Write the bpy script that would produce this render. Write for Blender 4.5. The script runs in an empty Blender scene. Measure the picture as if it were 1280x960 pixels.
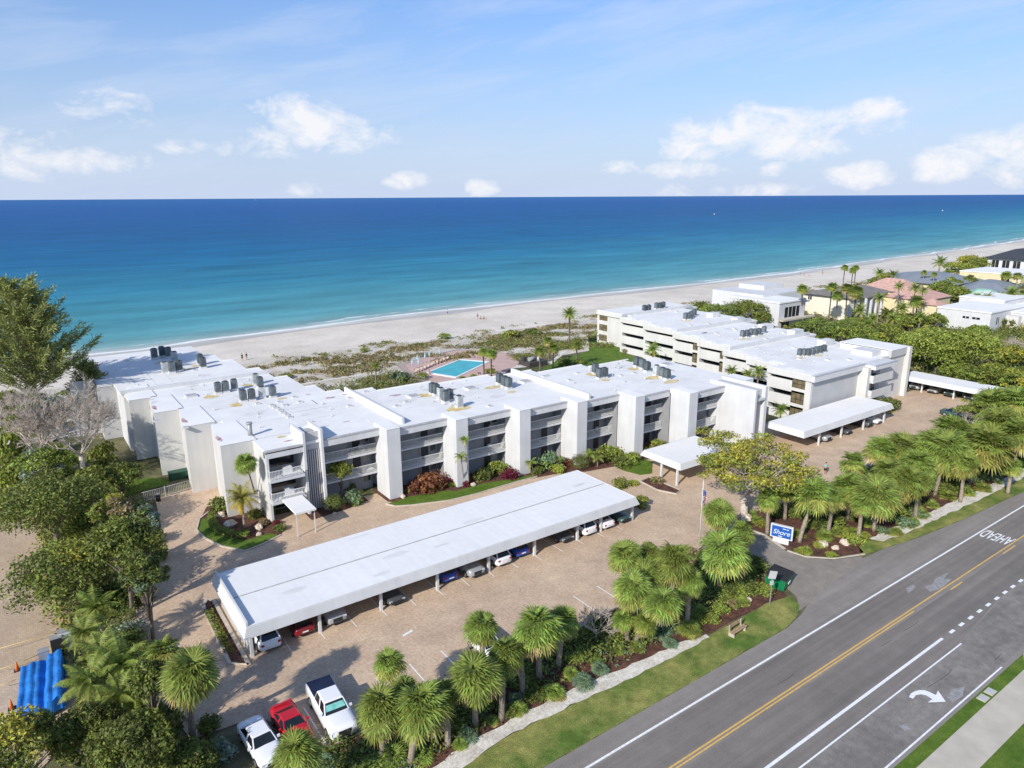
import bpy, math, random
import numpy as np
from mathutils import Vector, Matrix
random.seed(7); rng = np.random.default_rng(7)
S = bpy.context.scene
R = math.radians

# ---------------------------------------------------------------- camera, sky, sun, exposure
CAM_H = 36.0; FOC = 888.0; HEAD = R(35.3); ROLL = R(0.31); PITCH = math.atan(234 / FOC)
cam_d = bpy.data.cameras.new('camera'); cam = bpy.data.objects.new('camera', cam_d)
S.collection.objects.link(cam); S.camera = cam
cam_d.sensor_width = 36.0; cam_d.lens = 36.0 * FOC / 1280; cam_d.clip_end = 120000; cam_d.clip_start = 0.5
cam.matrix_world = (Matrix.Translation((0, 0, CAM_H)) @ Matrix.Rotation(-HEAD, 4, 'Z')
                    @ Matrix.Rotation(R(90) - PITCH, 4, 'X') @ Matrix.Rotation(-ROLL, 4, 'Z'))
SUN_EL = R(31); TRAVEL = R(23)            # shadows run towards this heading from +X
W = bpy.data.worlds.new('World'); S.world = W; W.use_nodes = True
nt = W.node_tree; nt.nodes.clear()
def N(t, **k):
    n = nt.nodes.new(t)
    for a, b in k.items(): setattr(n, a, b)
    return n
def Mth(op, a, b=None, c=None, clamp=False):
    n = N('ShaderNodeMath', operation=op, use_clamp=clamp)
    for i, v in enumerate((a, b, c)):
        if v is None: continue
        if isinstance(v, (int, float)): n.inputs[i].default_value = v
        else: nt.links.new(v, n.inputs[i])
    return n.outputs[0]
sky = N('ShaderNodeTexSky', sky_type='NISHITA', sun_disc=False, sun_elevation=SUN_EL)
sky.sun_rotation = math.atan2(-math.cos(TRAVEL), -math.sin(TRAVEL))
sky.air_density = 1.0; sky.dust_density = 0.6; sky.ozone_density = 2.6; sky.altitude = 40
tc = N('ShaderNodeTexCoord'); sx = N('ShaderNodeSeparateXYZ'); nt.links.new(tc.outputs['Generated'], sx.inputs[0])
X_, Y_, Z_ = sx.outputs
AZ = Mth('SUBTRACT', Mth('ARCTAN2', X_, Y_), HEAD)        # heading from the sea view's middle, clockwise
EL = Mth('ARCSINE', Z_)
def azel(px, py):
    x = px - 640; y = py - 480; c, s = math.cos(ROLL), math.sin(ROLL)
    u = (x * c - y * s) / FOC; v = (x * s + y * c) / FOC
    dn = math.sin(PITCH) + v * math.cos(PITCH); fw = math.cos(PITCH) - v * math.sin(PITCH)
    return math.atan2(u, fw), -math.atan2(dn, math.hypot(u, fw))
cmb = N('ShaderNodeCombineXYZ'); nt.links.new(AZ, cmb.inputs[0]); nt.links.new(Mth('MULTIPLY', EL, 1.5), cmb.inputs[1])
def noise(scale, detail, rough, dist=0.0, vec=None, off=0.0):
    n = N('ShaderNodeTexNoise'); n.inputs['Scale'].default_value = scale; n.inputs['Detail'].default_value = detail
    n.inputs['Roughness'].default_value = rough; n.inputs['Distortion'].default_value = dist
    nt.links.new(vec or cmb.outputs[0], n.inputs['Vector'])
    return n.outputs['Fac']
n1 = noise(16, 8, 0.62, 0.5); n2 = noise(60, 5, 0.6)
# cumulus puffs: heading and height of each, as seen from the shore (px, py, half width, half height, weight)
PUFFS = [(135,133,46,20,.62),(165,122,20,14,.5),(385,152,52,24,1.0),(400,166,70,20,.9),(345,135,36,12,.75),(355,178,60,12,.6),(228,184,26,9,.6),(325,188,48,10,.6),
 (20,190,42,26,.75),(8,180,20,24,.6),(115,202,62,14,.68),(505,224,26,10,.8),(605,234,24,11,.75),(380,237,24,8,.6),(235,215,26,10,.3),(950,158,52,22,1.0),(870,182,46,16,.95),(915,168,60,22,1.0),
 (985,178,90,18,.85),(1100,138,28,12,.85),(1060,158,60,18,.7),(775,212,30,10,.8),(850,212,50,10,.75),(968,211,14,9,.7),(1075,220,34,15,.95),(1188,205,40,16,1.0),(1275,215,45,14,.9),(1240,185,34,16,.7),(1278,182,18,18,.8),
 (850,238,34,9,.5),(940,238,50,9,.55),(665,239,30,8,.5),(1000,236,22,7,.4),(60,165,24,8,.3)]
acc = None
for px, py, rx, ry, w in PUFFS:
    a0, e0 = azel(px, py); ra = rx / FOC; re = ry / FOC
    dx = Mth('MULTIPLY', Mth('SUBTRACT', AZ, a0), 1 / ra); dy = Mth('MULTIPLY', Mth('SUBTRACT', EL, e0), 1 / re)
    d = Mth('ADD', Mth('MULTIPLY', dx, dx), Mth('MULTIPLY', dy, dy))
    m = Mth('MULTIPLY', Mth('SUBTRACT', 1.0, Mth('MULTIPLY', d, 0.45), clamp=True), w)
    acc = m if acc is None else Mth('MAXIMUM', acc, m)
dens = Mth('ADD', Mth('ADD', acc, Mth('MULTIPLY', Mth('SUBTRACT', n1, 0.5), 2.3)), Mth('MULTIPLY', Mth('SUBTRACT', n2, 0.5), 0.7))
dens = Mth('MULTIPLY', Mth('SUBTRACT', dens, 0.38), 1.5, clamp=True)
dens = Mth('MULTIPLY', dens, Mth('MULTIPLY', acc, 2.2, clamp=True))
dens = Mth('MULTIPLY', dens, 0.92)
# thin high cloud, streaked
cm2 = N('ShaderNodeCombineXYZ'); nt.links.new(Mth('ADD', AZ, Mth('MULTIPLY', EL, 1.6)), cm2.inputs[0]); nt.links.new(Mth('SUBTRACT', Mth('MULTIPLY', EL, 7.0), Mth('MULTIPLY', AZ, 1.5)), cm2.inputs[1])
cir = noise(2.6, 6, 0.6, 0.3, cm2.outputs[0])
cir = Mth('MULTIPLY', Mth('MULTIPLY', Mth('SUBTRACT', cir, 0.44, clamp=True), 3.2, clamp=True), 0.62)
haze = Mth('MULTIPLY', Mth('POWER', Mth('SUBTRACT', 1.0, Mth('MULTIPLY', EL, 3.2), clamp=True), 1.5), 0.92)
mixc = N('ShaderNodeMix', data_type='RGBA'); mixc.inputs[0].default_value = 1.0; mixc.blend_type = 'MULTIPLY'
nt.links.new(sky.outputs[0], mixc.inputs[6]); mixc.inputs[7].default_value = (.72, .91, 1.18, 1)
def mixto(fac, src, col):
    m = N('ShaderNodeMix', data_type='RGBA'); nt.links.new(fac, m.inputs[0]); nt.links.new(src, m.inputs[6]); m.inputs[7].default_value = (*col, 1)
    return m.outputs[2]
vm_ = N('ShaderNodeVectorMath', operation='SCALE'); nt.links.new(mixc.outputs[2], vm_.inputs[0]); nt.links.new(Mth('ADD', 1.0, Mth('MULTIPLY', Mth('MAXIMUM', Mth('SUBTRACT', Mth('MINIMUM', EL, .3), .08), 0.0), 1.5)), vm_.inputs['Scale'])
c = mixto(haze, vm_.outputs[0], (5.3, 6.15, 8.0))
c = mixto(cir, c, (5.6, 6.5, 8.2))
c = mixto(dens, c, (8.3, 8.3, 8.6))
bg = N('ShaderNodeBackground'); bg.inputs[1].default_value = 0.1; nt.links.new(c, bg.inputs[0])
wo = N('ShaderNodeOutputWorld'); nt.links.new(bg.outputs[0], wo.inputs[0])
sd = bpy.data.lights.new('sun', 'SUN'); sun = bpy.data.objects.new('sun', sd); S.collection.objects.link(sun)
sd.energy = 4.4; sd.angle = R(0.55); sd.color = (1.0, 0.95, 0.87)
tr = Vector((math.cos(SUN_EL) * math.cos(TRAVEL), math.cos(SUN_EL) * math.sin(TRAVEL), -math.sin(SUN_EL)))
sun.rotation_euler = tr.to_track_quat('-Z', 'Y').to_euler()
S.view_settings.view_transform = 'Standard'; S.view_settings.look = 'None'
S.view_settings.exposure = 0.2; S.view_settings.gamma = 1; S.view_settings.use_curve_mapping = False
S.render.engine = 'CYCLES'
S.cycles.max_bounces = 6; S.cycles.diffuse_bounces = 3; S.cycles.glossy_bounces = 2; S.cycles.transmission_bounces = 3; S.cycles.transparent_max_bounces = 6

# ---------------------------------------------------------------- site frame: X along the road, Y towards the sea
def g(px, py, z=0.0):
    """site point at height z that was surveyed from the aerial photograph"""
    x = px - 640; y = py - 480; c, s = math.cos(ROLL), math.sin(ROLL)
    u = (x * c - y * s) / FOC; v = (x * s + y * c) / FOC
    dn = math.sin(PITCH) + v * math.cos(PITCH); fw = math.cos(PITCH) - v * math.sin(PITCH)
    t = (CAM_H - z) / dn; X, Y = t * u, t * fw
    ch, sh = math.cos(HEAD), math.sin(HEAD)
    return (X * ch + Y * sh, -X * sh + Y * ch)
def gp(pts, z=0.0): return [g(x, y, z) for x, y in pts]
def mpp(px, py, z=0.0):
    a, b = g(px, py, z); return math.sqrt(a * a + b * b + (CAM_H - z) ** 2) / FOC

# ---------------------------------------------------------------- materials
MATS = {}
def mat(name, col, rough=0.8, var=0.12, scale=3.0, col2=None, bump=0.0, bscale=20.0, metal=0.0, spec=0.3, island=0.0, objrand=0.0, trans=0.0, detail=4, coat=0.0, coords='Object', huevar=0.0):
    if name in MATS: return MATS[name]
    m = bpy.data.materials.new(name); m.use_nodes = True; t = m.node_tree; n = t.nodes; L = t.links
    b = n['Principled BSDF']; b.inputs['Roughness'].default_value = rough; b.inputs['Metallic'].default_value = metal
    b.inputs['Specular IOR Level'].default_value = spec; b.inputs['Coat Weight'].default_value = coat
    tcn = n.new('ShaderNodeTexCoord'); nz = n.new('ShaderNodeTexNoise'); nz.inputs['Scale'].default_value = scale; nz.inputs['Detail'].default_value = detail
    L.new(tcn.outputs[coords], nz.inputs['Vector'])
    rp = n.new('ShaderNodeValToRGB'); c2 = col2 or tuple(v * (1 - var) for v in col); c1 = col if col2 else tuple(min(1, v * (1 + var)) for v in col)
    rp.color_ramp.elements[0].position = 0.35; rp.color_ramp.elements[1].position = 0.65
    rp.color_ramp.elements[0].color = (*c2, 1); rp.color_ramp.elements[1].color = (*c1, 1)
    L.new(nz.outputs['Fac'], rp.inputs[0]); out = rp.outputs[0]
    def hsv(src, vsock, lo, hi, hlo=0.5, hhi=0.5):
        h = n.new('ShaderNodeHueSaturation'); L.new(src, h.inputs['Color'])
        mr = n.new('ShaderNodeMapRange'); mr.inputs['To Min'].default_value = lo; mr.inputs['To Max'].default_value = hi; L.new(vsock, mr.inputs['Value']); L.new(mr.outputs[0], h.inputs['Value'])
        if hlo != hhi:
            mh = n.new('ShaderNodeMapRange'); mh.inputs['To Min'].default_value = hlo; mh.inputs['To Max'].default_value = hhi; L.new(vsock, mh.inputs['Value']); L.new(mh.outputs[0], h.inputs['Hue'])
        return h.outputs[0]
    if island:
        ge = n.new('ShaderNodeNewGeometry'); out = hsv(out, ge.outputs['Random Per Island'], 1 - island, 1 + island, 0.5 - huevar, 0.5 + huevar)
    if objrand:
        oi = n.new('ShaderNodeObjectInfo'); out = hsv(out, oi.outputs['Random'], 1 - objrand, 1 + objrand, 0.5 - huevar * .6, 0.5 + huevar * .6)
    L.new(out, b.inputs['Base Color'])
    if bump:
        bz = n.new('ShaderNodeTexNoise'); bz.inputs['Scale'].default_value = bscale; bz.inputs['Detail'].default_value = 3; L.new(tcn.outputs[coords], bz.inputs['Vector'])
        bn = n.new('ShaderNodeBump'); bn.inputs['Strength'].default_value = bump; bn.inputs['Distance'].default_value = 0.1; L.new(bz.outputs['Fac'], bn.inputs['Height']); L.new(bn.outputs[0], b.inputs['Normal'])
    if trans:
        tl = n.new('ShaderNodeBsdfTranslucent'); L.new(out, tl.inputs[0]); mx = n.new('ShaderNodeMixShader'); mx.inputs[0].default_value = trans
        L.new(b.outputs[0], mx.inputs[1]); L.new(tl.outputs[0], mx.inputs[2]); L.new(mx.outputs[0], n['Material Output'].inputs[0])
    MATS[name] = m; return m
def leafmat(name, col, isl=0.42, hv=0.02, tr=0.3, orr=0.15):
    return mat(name, col, 0.55, 0.25, 0.9, island=isl, trans=tr, objrand=orr, huevar=hv, spec=0.25)

M_white = mat('white_stucco', (.60, .60, .595), .85, .05, .35, bump=.06, bscale=9)
def weather(m_, lo=.955, hi=1.015):
    t = m_.node_tree; n = t.nodes; L = t.links; b = n['Principled BSDF']; src = b.inputs['Base Color'].links[0].from_socket
    tcn = n.new('ShaderNodeTexCoord'); mp_ = n.new('ShaderNodeMapping'); mp_.inputs['Scale'].default_value = (1.6,1.6,.10); L.new(tcn.outputs['Object'], mp_.inputs[0]); q_ = n.new('ShaderNodeTexNoise'); q_.inputs['Scale'].default_value = 1; q_.inputs['Detail'].default_value = 5; L.new(mp_.outputs[0], q_.inputs['Vector'])
    mr = n.new('ShaderNodeMapRange'); mr.inputs['From Min'].default_value = .35; mr.inputs['From Max'].default_value = .6; mr.inputs['To Min'].default_value = lo; mr.inputs['To Max'].default_value = hi; L.new(q_.outputs['Fac'], mr.inputs[0])
    mx = n.new('ShaderNodeMix'); mx.data_type = 'RGBA'; mx.blend_type = 'MULTIPLY'; mx.inputs[0].default_value = 1; L.new(src, mx.inputs[6]); L.new(mr.outputs[0], mx.inputs[7]); L.new(mx.outputs[2], b.inputs['Base Color'])
M_curt = mat('drawn_curtain', (.34,.32,.29), .6, .1, 3); weather(M_white)
M_cream = mat('cream_stucco', (.60, .585, .55), .85, .05, .3, bump=.06, bscale=9)
weather(M_cream)
M_roof = mat('white_roof_membrane', (.78, .765, .73), .85, .045, .22, detail=7, bump=.03, bscale=2, spec=.1)
M_lip = mat('grey_drip_edge', (.42, .41, .40), .6, .1, 2)
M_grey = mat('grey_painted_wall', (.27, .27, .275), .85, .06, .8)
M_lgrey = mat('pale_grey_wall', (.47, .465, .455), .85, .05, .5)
M_dark = mat('dark_glass', (.025, .028, .034), .12, .3, 1.2, spec=.6)
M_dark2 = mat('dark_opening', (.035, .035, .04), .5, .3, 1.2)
M_bronze = mat('bronze_tinted_glass', (.16, .13, .07), .2, .3, 1.5, spec=.5)
M_bframe = mat('bronze_frame', (.06, .055, .05), .5)
M_rail = mat('white_railing', (.66, .66, .64), .6, .03)
M_stain = mat('rust_yellow_stain', (.55, .38, .10), .9, .2, .8, col2=(.70, .62, .40))
M_redst = mat('red_lichen_stain', (.30, .12, .14), .9, .3, 3, col2=(.62, .50, .50))
M_ac = mat('grey_condenser_metal', (.15, .175, .185), .55, .25, 2, objrand=.25, metal=.2)
M_acl = mat('pale_condenser_metal', (.42, .44, .43), .55, .2, 2, objrand=.2)
M_acf = mat('condenser_fan_grille', (.045, .05, .055), .5)
M_curb = mat('beige_concrete_kerb', (.50, .44, .36), .9, .12, 2)
M_conc = mat('sidewalk_concrete', (.50, .45, .36), .9, .1, .5, bump=.1, bscale=30)
M_metal = mat('galvanised_post', (.38, .38, .37), .5, .1, 4, metal=.3)
M_paint = mat('white_road_paint', (.78, .78, .76), .8, .12, 6)
M_yel = mat('yellow_road_paint', (.70, .42, .10), .8, .15, 5)
M_trunk = mat('palm_trunk', (.27, .22, .17), .95, .3, 5, bump=.5, bscale=14, objrand=.2)
M_bark = mat('grey_bark', (.22, .18, .14), .95, .3, 4, bump=.4, bscale=12)
M_twig = mat('bare_twigs', (.50, .43, .36), .95, .2, 4)
M_pg = leafmat('palm_green', (.235, .30, .06)); M_py = leafmat('palm_yellow_green', (.34, .34, .08), hv=.02); M_pd = mat('dead_frond', (.40, .29, .13), .9, .3, 3, island=.3)
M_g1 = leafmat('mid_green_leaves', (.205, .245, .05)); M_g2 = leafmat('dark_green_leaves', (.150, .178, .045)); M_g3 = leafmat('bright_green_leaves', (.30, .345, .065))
M_g4 = leafmat('olive_yellow_leaves', (.40, .36, .06), hv=.02); M_g5 = leafmat('silver_leaves', (.28, .33, .25)); M_g6 = leafmat('blue_green_leaves', (.19, .27, .15))
M_red = leafmat('crimson_leaves', (.20, .025, .055)); M_org = leafmat('russet_leaves', (.24, .09, .05)); M_yg = leafmat('lime_leaves', (.34, .36, .06)); M_cas = leafmat('casuarina_needles', (.28, .30, .095), hv=.02, tr=.2)
M_ol = leafmat('olive_brown_leaves', (.22, .20, .08), hv=.02)
M_dry = leafmat('dry_brown_scrub', (.34, .265, .14), hv=.02)
M_tyre = mat('tyre_rubber', (.02, .02, .02), .9); M_rim = mat('alloy_rim', (.45, .45, .46), .35, metal=.7)
M_lamp = mat('clear_headlamp', (.6, .6, .62), .2, spec=.6); M_tail = mat('red_tail_lamp', (.35, .01, .01), .3)
M_glass = mat('car_glass', (.012, .015, .018), .06, .2, 1, spec=.7)
M_plastic = mat('black_trim', (.03, .03, .03), .6)

def groundmat(name, base, second, scale, brick=None, fine=None, bump=.2, rough=.9, streak=None):
    m = bpy.data.materials.new(name); m.use_nodes = True; t = m.node_tree; n = t.nodes; L = t.links; b = n['Principled BSDF']
    b.inputs['Roughness'].default_value = rough; b.inputs['Specular IOR Level'].default_value = .2
    tcn = n.new('ShaderNodeTexCoord')
    def nz(s, d=5, r=.6):
        q = n.new('ShaderNodeTexNoise'); q.inputs['Scale'].default_value = s; q.inputs['Detail'].default_value = d; q.inputs['Roughness'].default_value = r; L.new(tcn.outputs['Object'], q.inputs['Vector']); return q.outputs['Fac']
    rp = n.new('ShaderNodeValToRGB'); rp.color_ramp.elements[0].position = .38; rp.color_ramp.elements[1].position = .62
    rp.color_ramp.elements[0].color = (*second, 1); rp.color_ramp.elements[1].color = (*base, 1); L.new(nz(scale), rp.inputs[0]); out = rp.outputs[0]
    def mul(a, bsock, fac=1.0):
        q = n.new('ShaderNodeMix'); q.data_type = 'RGBA'; q.blend_type = 'MULTIPLY'; q.inputs[0].default_value = fac; L.new(a, q.inputs[6]); L.new(bsock, q.inputs[7]); return q.outputs[2]
    for s, lo, hi in (fine or [(3.0, .82, 1.12)]):
        mr = n.new('ShaderNodeMapRange'); mr.inputs['From Min'].default_value = .3; mr.inputs['From Max'].default_value = .7; mr.inputs['To Min'].default_value = lo; mr.inputs['To Max'].default_value = hi; L.new(nz(s, 3), mr.inputs[0]); out = mul(out, mr.outputs[0])
    if streak:
        for (sx_, sy_, lo, hi) in streak:
            mp_ = n.new('ShaderNodeMapping'); mp_.inputs['Scale'].default_value = (sx_, sy_, 1); L.new(tcn.outputs['Object'], mp_.inputs[0]); q_ = n.new('ShaderNodeTexNoise'); q_.inputs['Scale'].default_value = 1; q_.inputs['Detail'].default_value = 4; L.new(mp_.outputs[0], q_.inputs['Vector'])
            mr = n.new('ShaderNodeMapRange'); mr.inputs['From Min'].default_value = .32; mr.inputs['From Max'].default_value = .68; mr.inputs['To Min'].default_value = lo; mr.inputs['To Max'].default_value = hi; L.new(q_.outputs['Fac'], mr.inputs[0]); out = mul(out, mr.outputs[0])
    if brick:
        bk = n.new('ShaderNodeTexBrick'); mp = n.new('ShaderNodeMapping'); mp.inputs['Rotation'].default_value = (0, 0, R(45)); L.new(tcn.outputs['Object'], mp.inputs[0]); L.new(mp.outputs[0], bk.inputs['Vector'])
        bk.inputs['Scale'].default_value = brick; bk.inputs['Color1'].default_value = (1.0, .98, .94, 1); bk.inputs['Color2'].default_value = (.84, .75, .69, 1); bk.inputs['Mortar'].default_value = (.72, .68, .62, 1)
        bk.inputs['Mortar Size'].default_value = .03; bk.inputs['Bias'].default_value = -.1; out = mul(out, bk.outputs[0])
    L.new(out, b.inputs['Base Color'])
    if bump:
        bn = n.new('ShaderNodeBump'); bn.inputs['Strength'].default_value = bump; bn.inputs['Distance'].default_value = .08; L.new(nz(9, 4), bn.inputs['Height']); L.new(bn.outputs[0], b.inputs['Normal'])
    return m
M_roofm = groundmat('white_roof_sheet', (.78,.765,.73), (.71,.695,.665), .16, bump=.05, rough=.85, fine=[(.7,.95,1.02),(3,.97,1.02)])
M_roofc = groundmat('carport_roof_sheet', (.785,.77,.735), (.745,.73,.70), .10, bump=.02, rough=.8, fine=[(1.5,.97,1.02)], streak=[(2.2,.05,.965,1.02)])
G_paver = groundmat('brick_pavers', (.67, .53, .39), (.59, .455, .34), .14, brick=2.3, fine=[(.5, .88, 1.08), (4, .86, 1.12)])
G_asph = groundmat('worn_asphalt', (.275, .248, .218), (.245, .220, .192), .10, streak=[(.03,.9,.9,1.08),(.01,2.5,.94,1.05)], fine=[(.9, .92, 1.06), (12, .82, 1.16)])
G_asph2 = groundmat('patched_asphalt', (.265, .240, .212), (.205, .185, .163), .35, streak=[(.04,.9,.88,1.1)], fine=[(1.6, .80, 1.12), (10, .82, 1.16)])
G_lane = groundmat('travel_lane_asphalt', (.222, .198, .172), (.198, .177, .154), .12, streak=[(.03,1.1,.86,1.12),(.012,2.8,.92,1.06)], fine=[(.8, .92, 1.06), (12, .85, 1.14)])
G_apron = groundmat('driveway_asphalt', (.29, .255, .215), (.25, .22, .185), .3, fine=[(1.2, .9, 1.08), (9, .88, 1.1)])
G_lawn = groundmat('lawn_grass', (.125, .190, .025), (.080, .145, .015), .5, fine=[(1.7, .8, 1.15), (14, .6, 1.3)], bump=.6)
G_verge = groundmat('dry_verge_grass', (.30, .285, .085), (.10, .165, .028), .28, fine=[(1.2, .75, 1.2), (12, .6, 1.35)], bump=.6)
G_mulch = groundmat('red_brown_mulch', (.150, .068, .045), (.075, .040, .030), 1.2, fine=[(5, .55, 1.5)], bump=.9)
G_shell = groundmat('white_shell_path', (.74, .69, .60), (.58, .53, .44), .9, fine=[(4, .75, 1.15), (15, .8, 1.2)])
G_sand = groundmat('beach_sand', (.70, .63, .53), (.61, .545, .45), .03, fine=[(.12, .93, 1.06), (1.2, .9, 1.07)], bump=.5)
G_dune = groundmat('dune_sand', (.66, .60, .52), (.50, .44, .34), .12, fine=[(.6, .8, 1.1)], bump=.8)
G_land = groundmat('scrub_earth', (.10, .11, .045), (.17, .15, .085), .08, fine=[(.8, .6, 1.35)], bump=.8)
G_deck = groundmat('salmon_pool_deck', (.58, .40, .34), (.52, .36, .31), .4)
G_lotsand = groundmat('sandy_paver_lot', (.60, .48, .355), (.53, .42, .31), .12, brick=2.3, fine=[(.4, .9, 1.08), (4, .88, 1.1)])

# ---------------------------------------------------------------- object helpers
COL = S.collection
def tag(o, label=None, cat=None, group=None, kind=None):
    if label: o['label'] = label
    if cat: o['category'] = cat
    if group: o['group'] = group
    if kind: o['kind'] = kind
    return o
def link(o, parent=None):
    COL.objects.link(o)
    if parent: o.parent = parent
    return o
def empty(name, loc=(0, 0, 0), rz=0.0, label=None, cat=None, group=None):
    o = bpy.data.objects.new(name, None); o.location = loc; o.rotation_euler = (0, 0, rz); o.empty_display_size = .3
    return tag(link(o), label, cat, group)
class MB:
    def __init__(s): s.v = []; s.f = []; s.m = []; s.sm = []
    def add(s, vs, fs, mi=0, smooth=False):
        o = len(s.v); s.v += [tuple(v) for v in vs]
        for f in fs: s.f.append(tuple(i + o for i in f)); s.m.append(mi); s.sm.append(smooth)
        return s
    def box(s, x0, x1, y0, y1, z0, z1, mi=0):
        if x0 > x1: x0, x1 = x1, x0
        if y0 > y1: y0, y1 = y1, y0
        return s.add([(x0,y0,z0),(x1,y0,z0),(x1,y1,z0),(x0,y1,z0),(x0,y0,z1),(x1,y0,z1),(x1,y1,z1),(x0,y1,z1)],
                     [(0,3,2,1),(4,5,6,7),(0,1,5,4),(1,2,6,5),(2,3,7,6),(3,0,4,7)], mi)
    def prism(s, poly, z0, z1, mi=0, top=None):
        n = len(poly); area = sum(poly[i][0]*poly[(i+1)%n][1]-poly[(i+1)%n][0]*poly[i][1] for i in range(n))
        if area < 0: poly = poly[::-1]
        tp = top or poly
        if top and area < 0: tp = top[::-1]
        s.add([(x,y,z0) for x,y in poly] + [(x,y,z1) for x,y in tp],
              [tuple(range(n))[::-1], tuple(range(n, 2*n))] + [(i,(i+1)%n,n+(i+1)%n,n+i) for i in range(n)], mi); return s
    def sheet(s, poly, z, mi=0):
        n = len(poly); area = sum(poly[i][0]*poly[(i+1)%n][1]-poly[(i+1)%n][0]*poly[i][1] for i in range(n))
        if area < 0: poly = poly[::-1]
        return s.add([(x,y,z) for x,y in poly], [tuple(range(n))], mi)
    def tube(s, pts, rad, n=6, mi=0, smooth=True, cap=True):
        pts = [Vector(p) for p in pts]
        if not isinstance(rad, (list, tuple)): rad = [rad]*len(pts)
        vs = []; up = None
        for i, p in enumerate(pts):
            d = (pts[min(i+1, len(pts)-1)] - pts[max(i-1, 0)]).normalized()
            a = d.cross(Vector((0,0,1)) if abs(d.z) < .9 else Vector((1,0,0))).normalized(); b = d.cross(a)
            if up is not None and a.dot(up) < 0: a, b = -a, -b
            up = a
            for k in range(n):
                t = 2*math.pi*k/n; vs.append(p + (a*math.cos(t) + b*math.sin(t))*rad[i])
        fs = [(i*n+k, i*n+(k+1)%n, (i+1)*n+(k+1)%n, (i+1)*n+k) for i in range(len(pts)-1) for k in range(n)]
        s.add(vs, fs, mi, smooth)
        if cap: o = len(s.v) - len(vs); s.f += [tuple(o+k for k in range(n))[::-1], tuple(o+(len(pts)-1)*n+k for k in range(n))]; s.m += [mi, mi]; s.sm += [False, False]
        return s
    def quads(s, arr, mi=0):
        """arr (n,4,3)"""
        o = len(s.v); s.v += [tuple(v) for v in arr.reshape(-1, 3).tolist()]
        for i in range(len(arr)): s.f.append((o+4*i, o+4*i+1, o+4*i+2, o+4*i+3))
        s.m += ([mi]*len(arr) if isinstance(mi, int) else list(mi)); s.sm += [False]*len(arr); return s
    def mesh(s, name, mats):
        me = bpy.data.meshes.new(name); me.from_pydata(s.v, [], s.f)
        for m in (mats if isinstance(mats, (list, tuple)) else [mats]): me.materials.append(m)
        me.polygons.foreach_set('material_index', s.m); me.polygons.foreach_set('use_smooth', s.sm); me.update(); return me
    def build(s, name, mats, parent=None, loc=None):
        o = bpy.data.objects.new(name, s.mesh(name, mats))
        if loc: o.location = loc
        return link(o, parent)
def struct(name, mb, m): return tag(mb.build(name, m), kind='structure')
def clone(root, loc=None, rz=None, scale=None, label=None, group=None, parent=None):
    c = root.copy(); COL.objects.link(c)
    if parent: c.parent = parent
    if loc is not None: c.location = loc
    if rz is not None: c.rotation_euler = (0, 0, rz)
    if scale is not None: c.scale = scale if isinstance(scale, (tuple, list)) else (scale,)*3
    if label: c['label'] = label
    if group: c['group'] = group
    for ch in root.children: clone(ch, parent=c)
    return c
# ---------------------------------------------------------------- ground, sea and roads
SH = [(-60000,150),(-400,188),(-100,193),(-4,196),(25,193.5),(49,196.5),(86,200),(131,202.5),(205,201),(252,200),(315,202),(409,212),(528,222),(677,238),(1200,330),(3000,620),(60000,9000)]
DIST = [(-3,),(0,),(3,),(8,),(20,),(45,),(90,),(180,),(400,),(900,),(2500,),(8000,),(30000,),(70000,)]
def shore_b(a):
    for (x0, y0), (x1, y1) in zip(SH, SH[1:]):
        if x0 <= a <= x1:
            return y0 + (y1-y0)*(a-x0)/(x1-x0)
m = MB(); vs = []; att = []; xs = [p[0] for p in SH]
for (d,) in DIST:
    for a in xs:
        vs.append((a, shore_b(a)+d, .03 if d > -3 else .02)); att.append(d)
nx = len(xs)
m.add(vs, [(j*nx+i, j*nx+i+1, (j+1)*nx+i+1, (j+1)*nx+i) for j in range(len(DIST)-1) for i in range(nx-1)])
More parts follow.
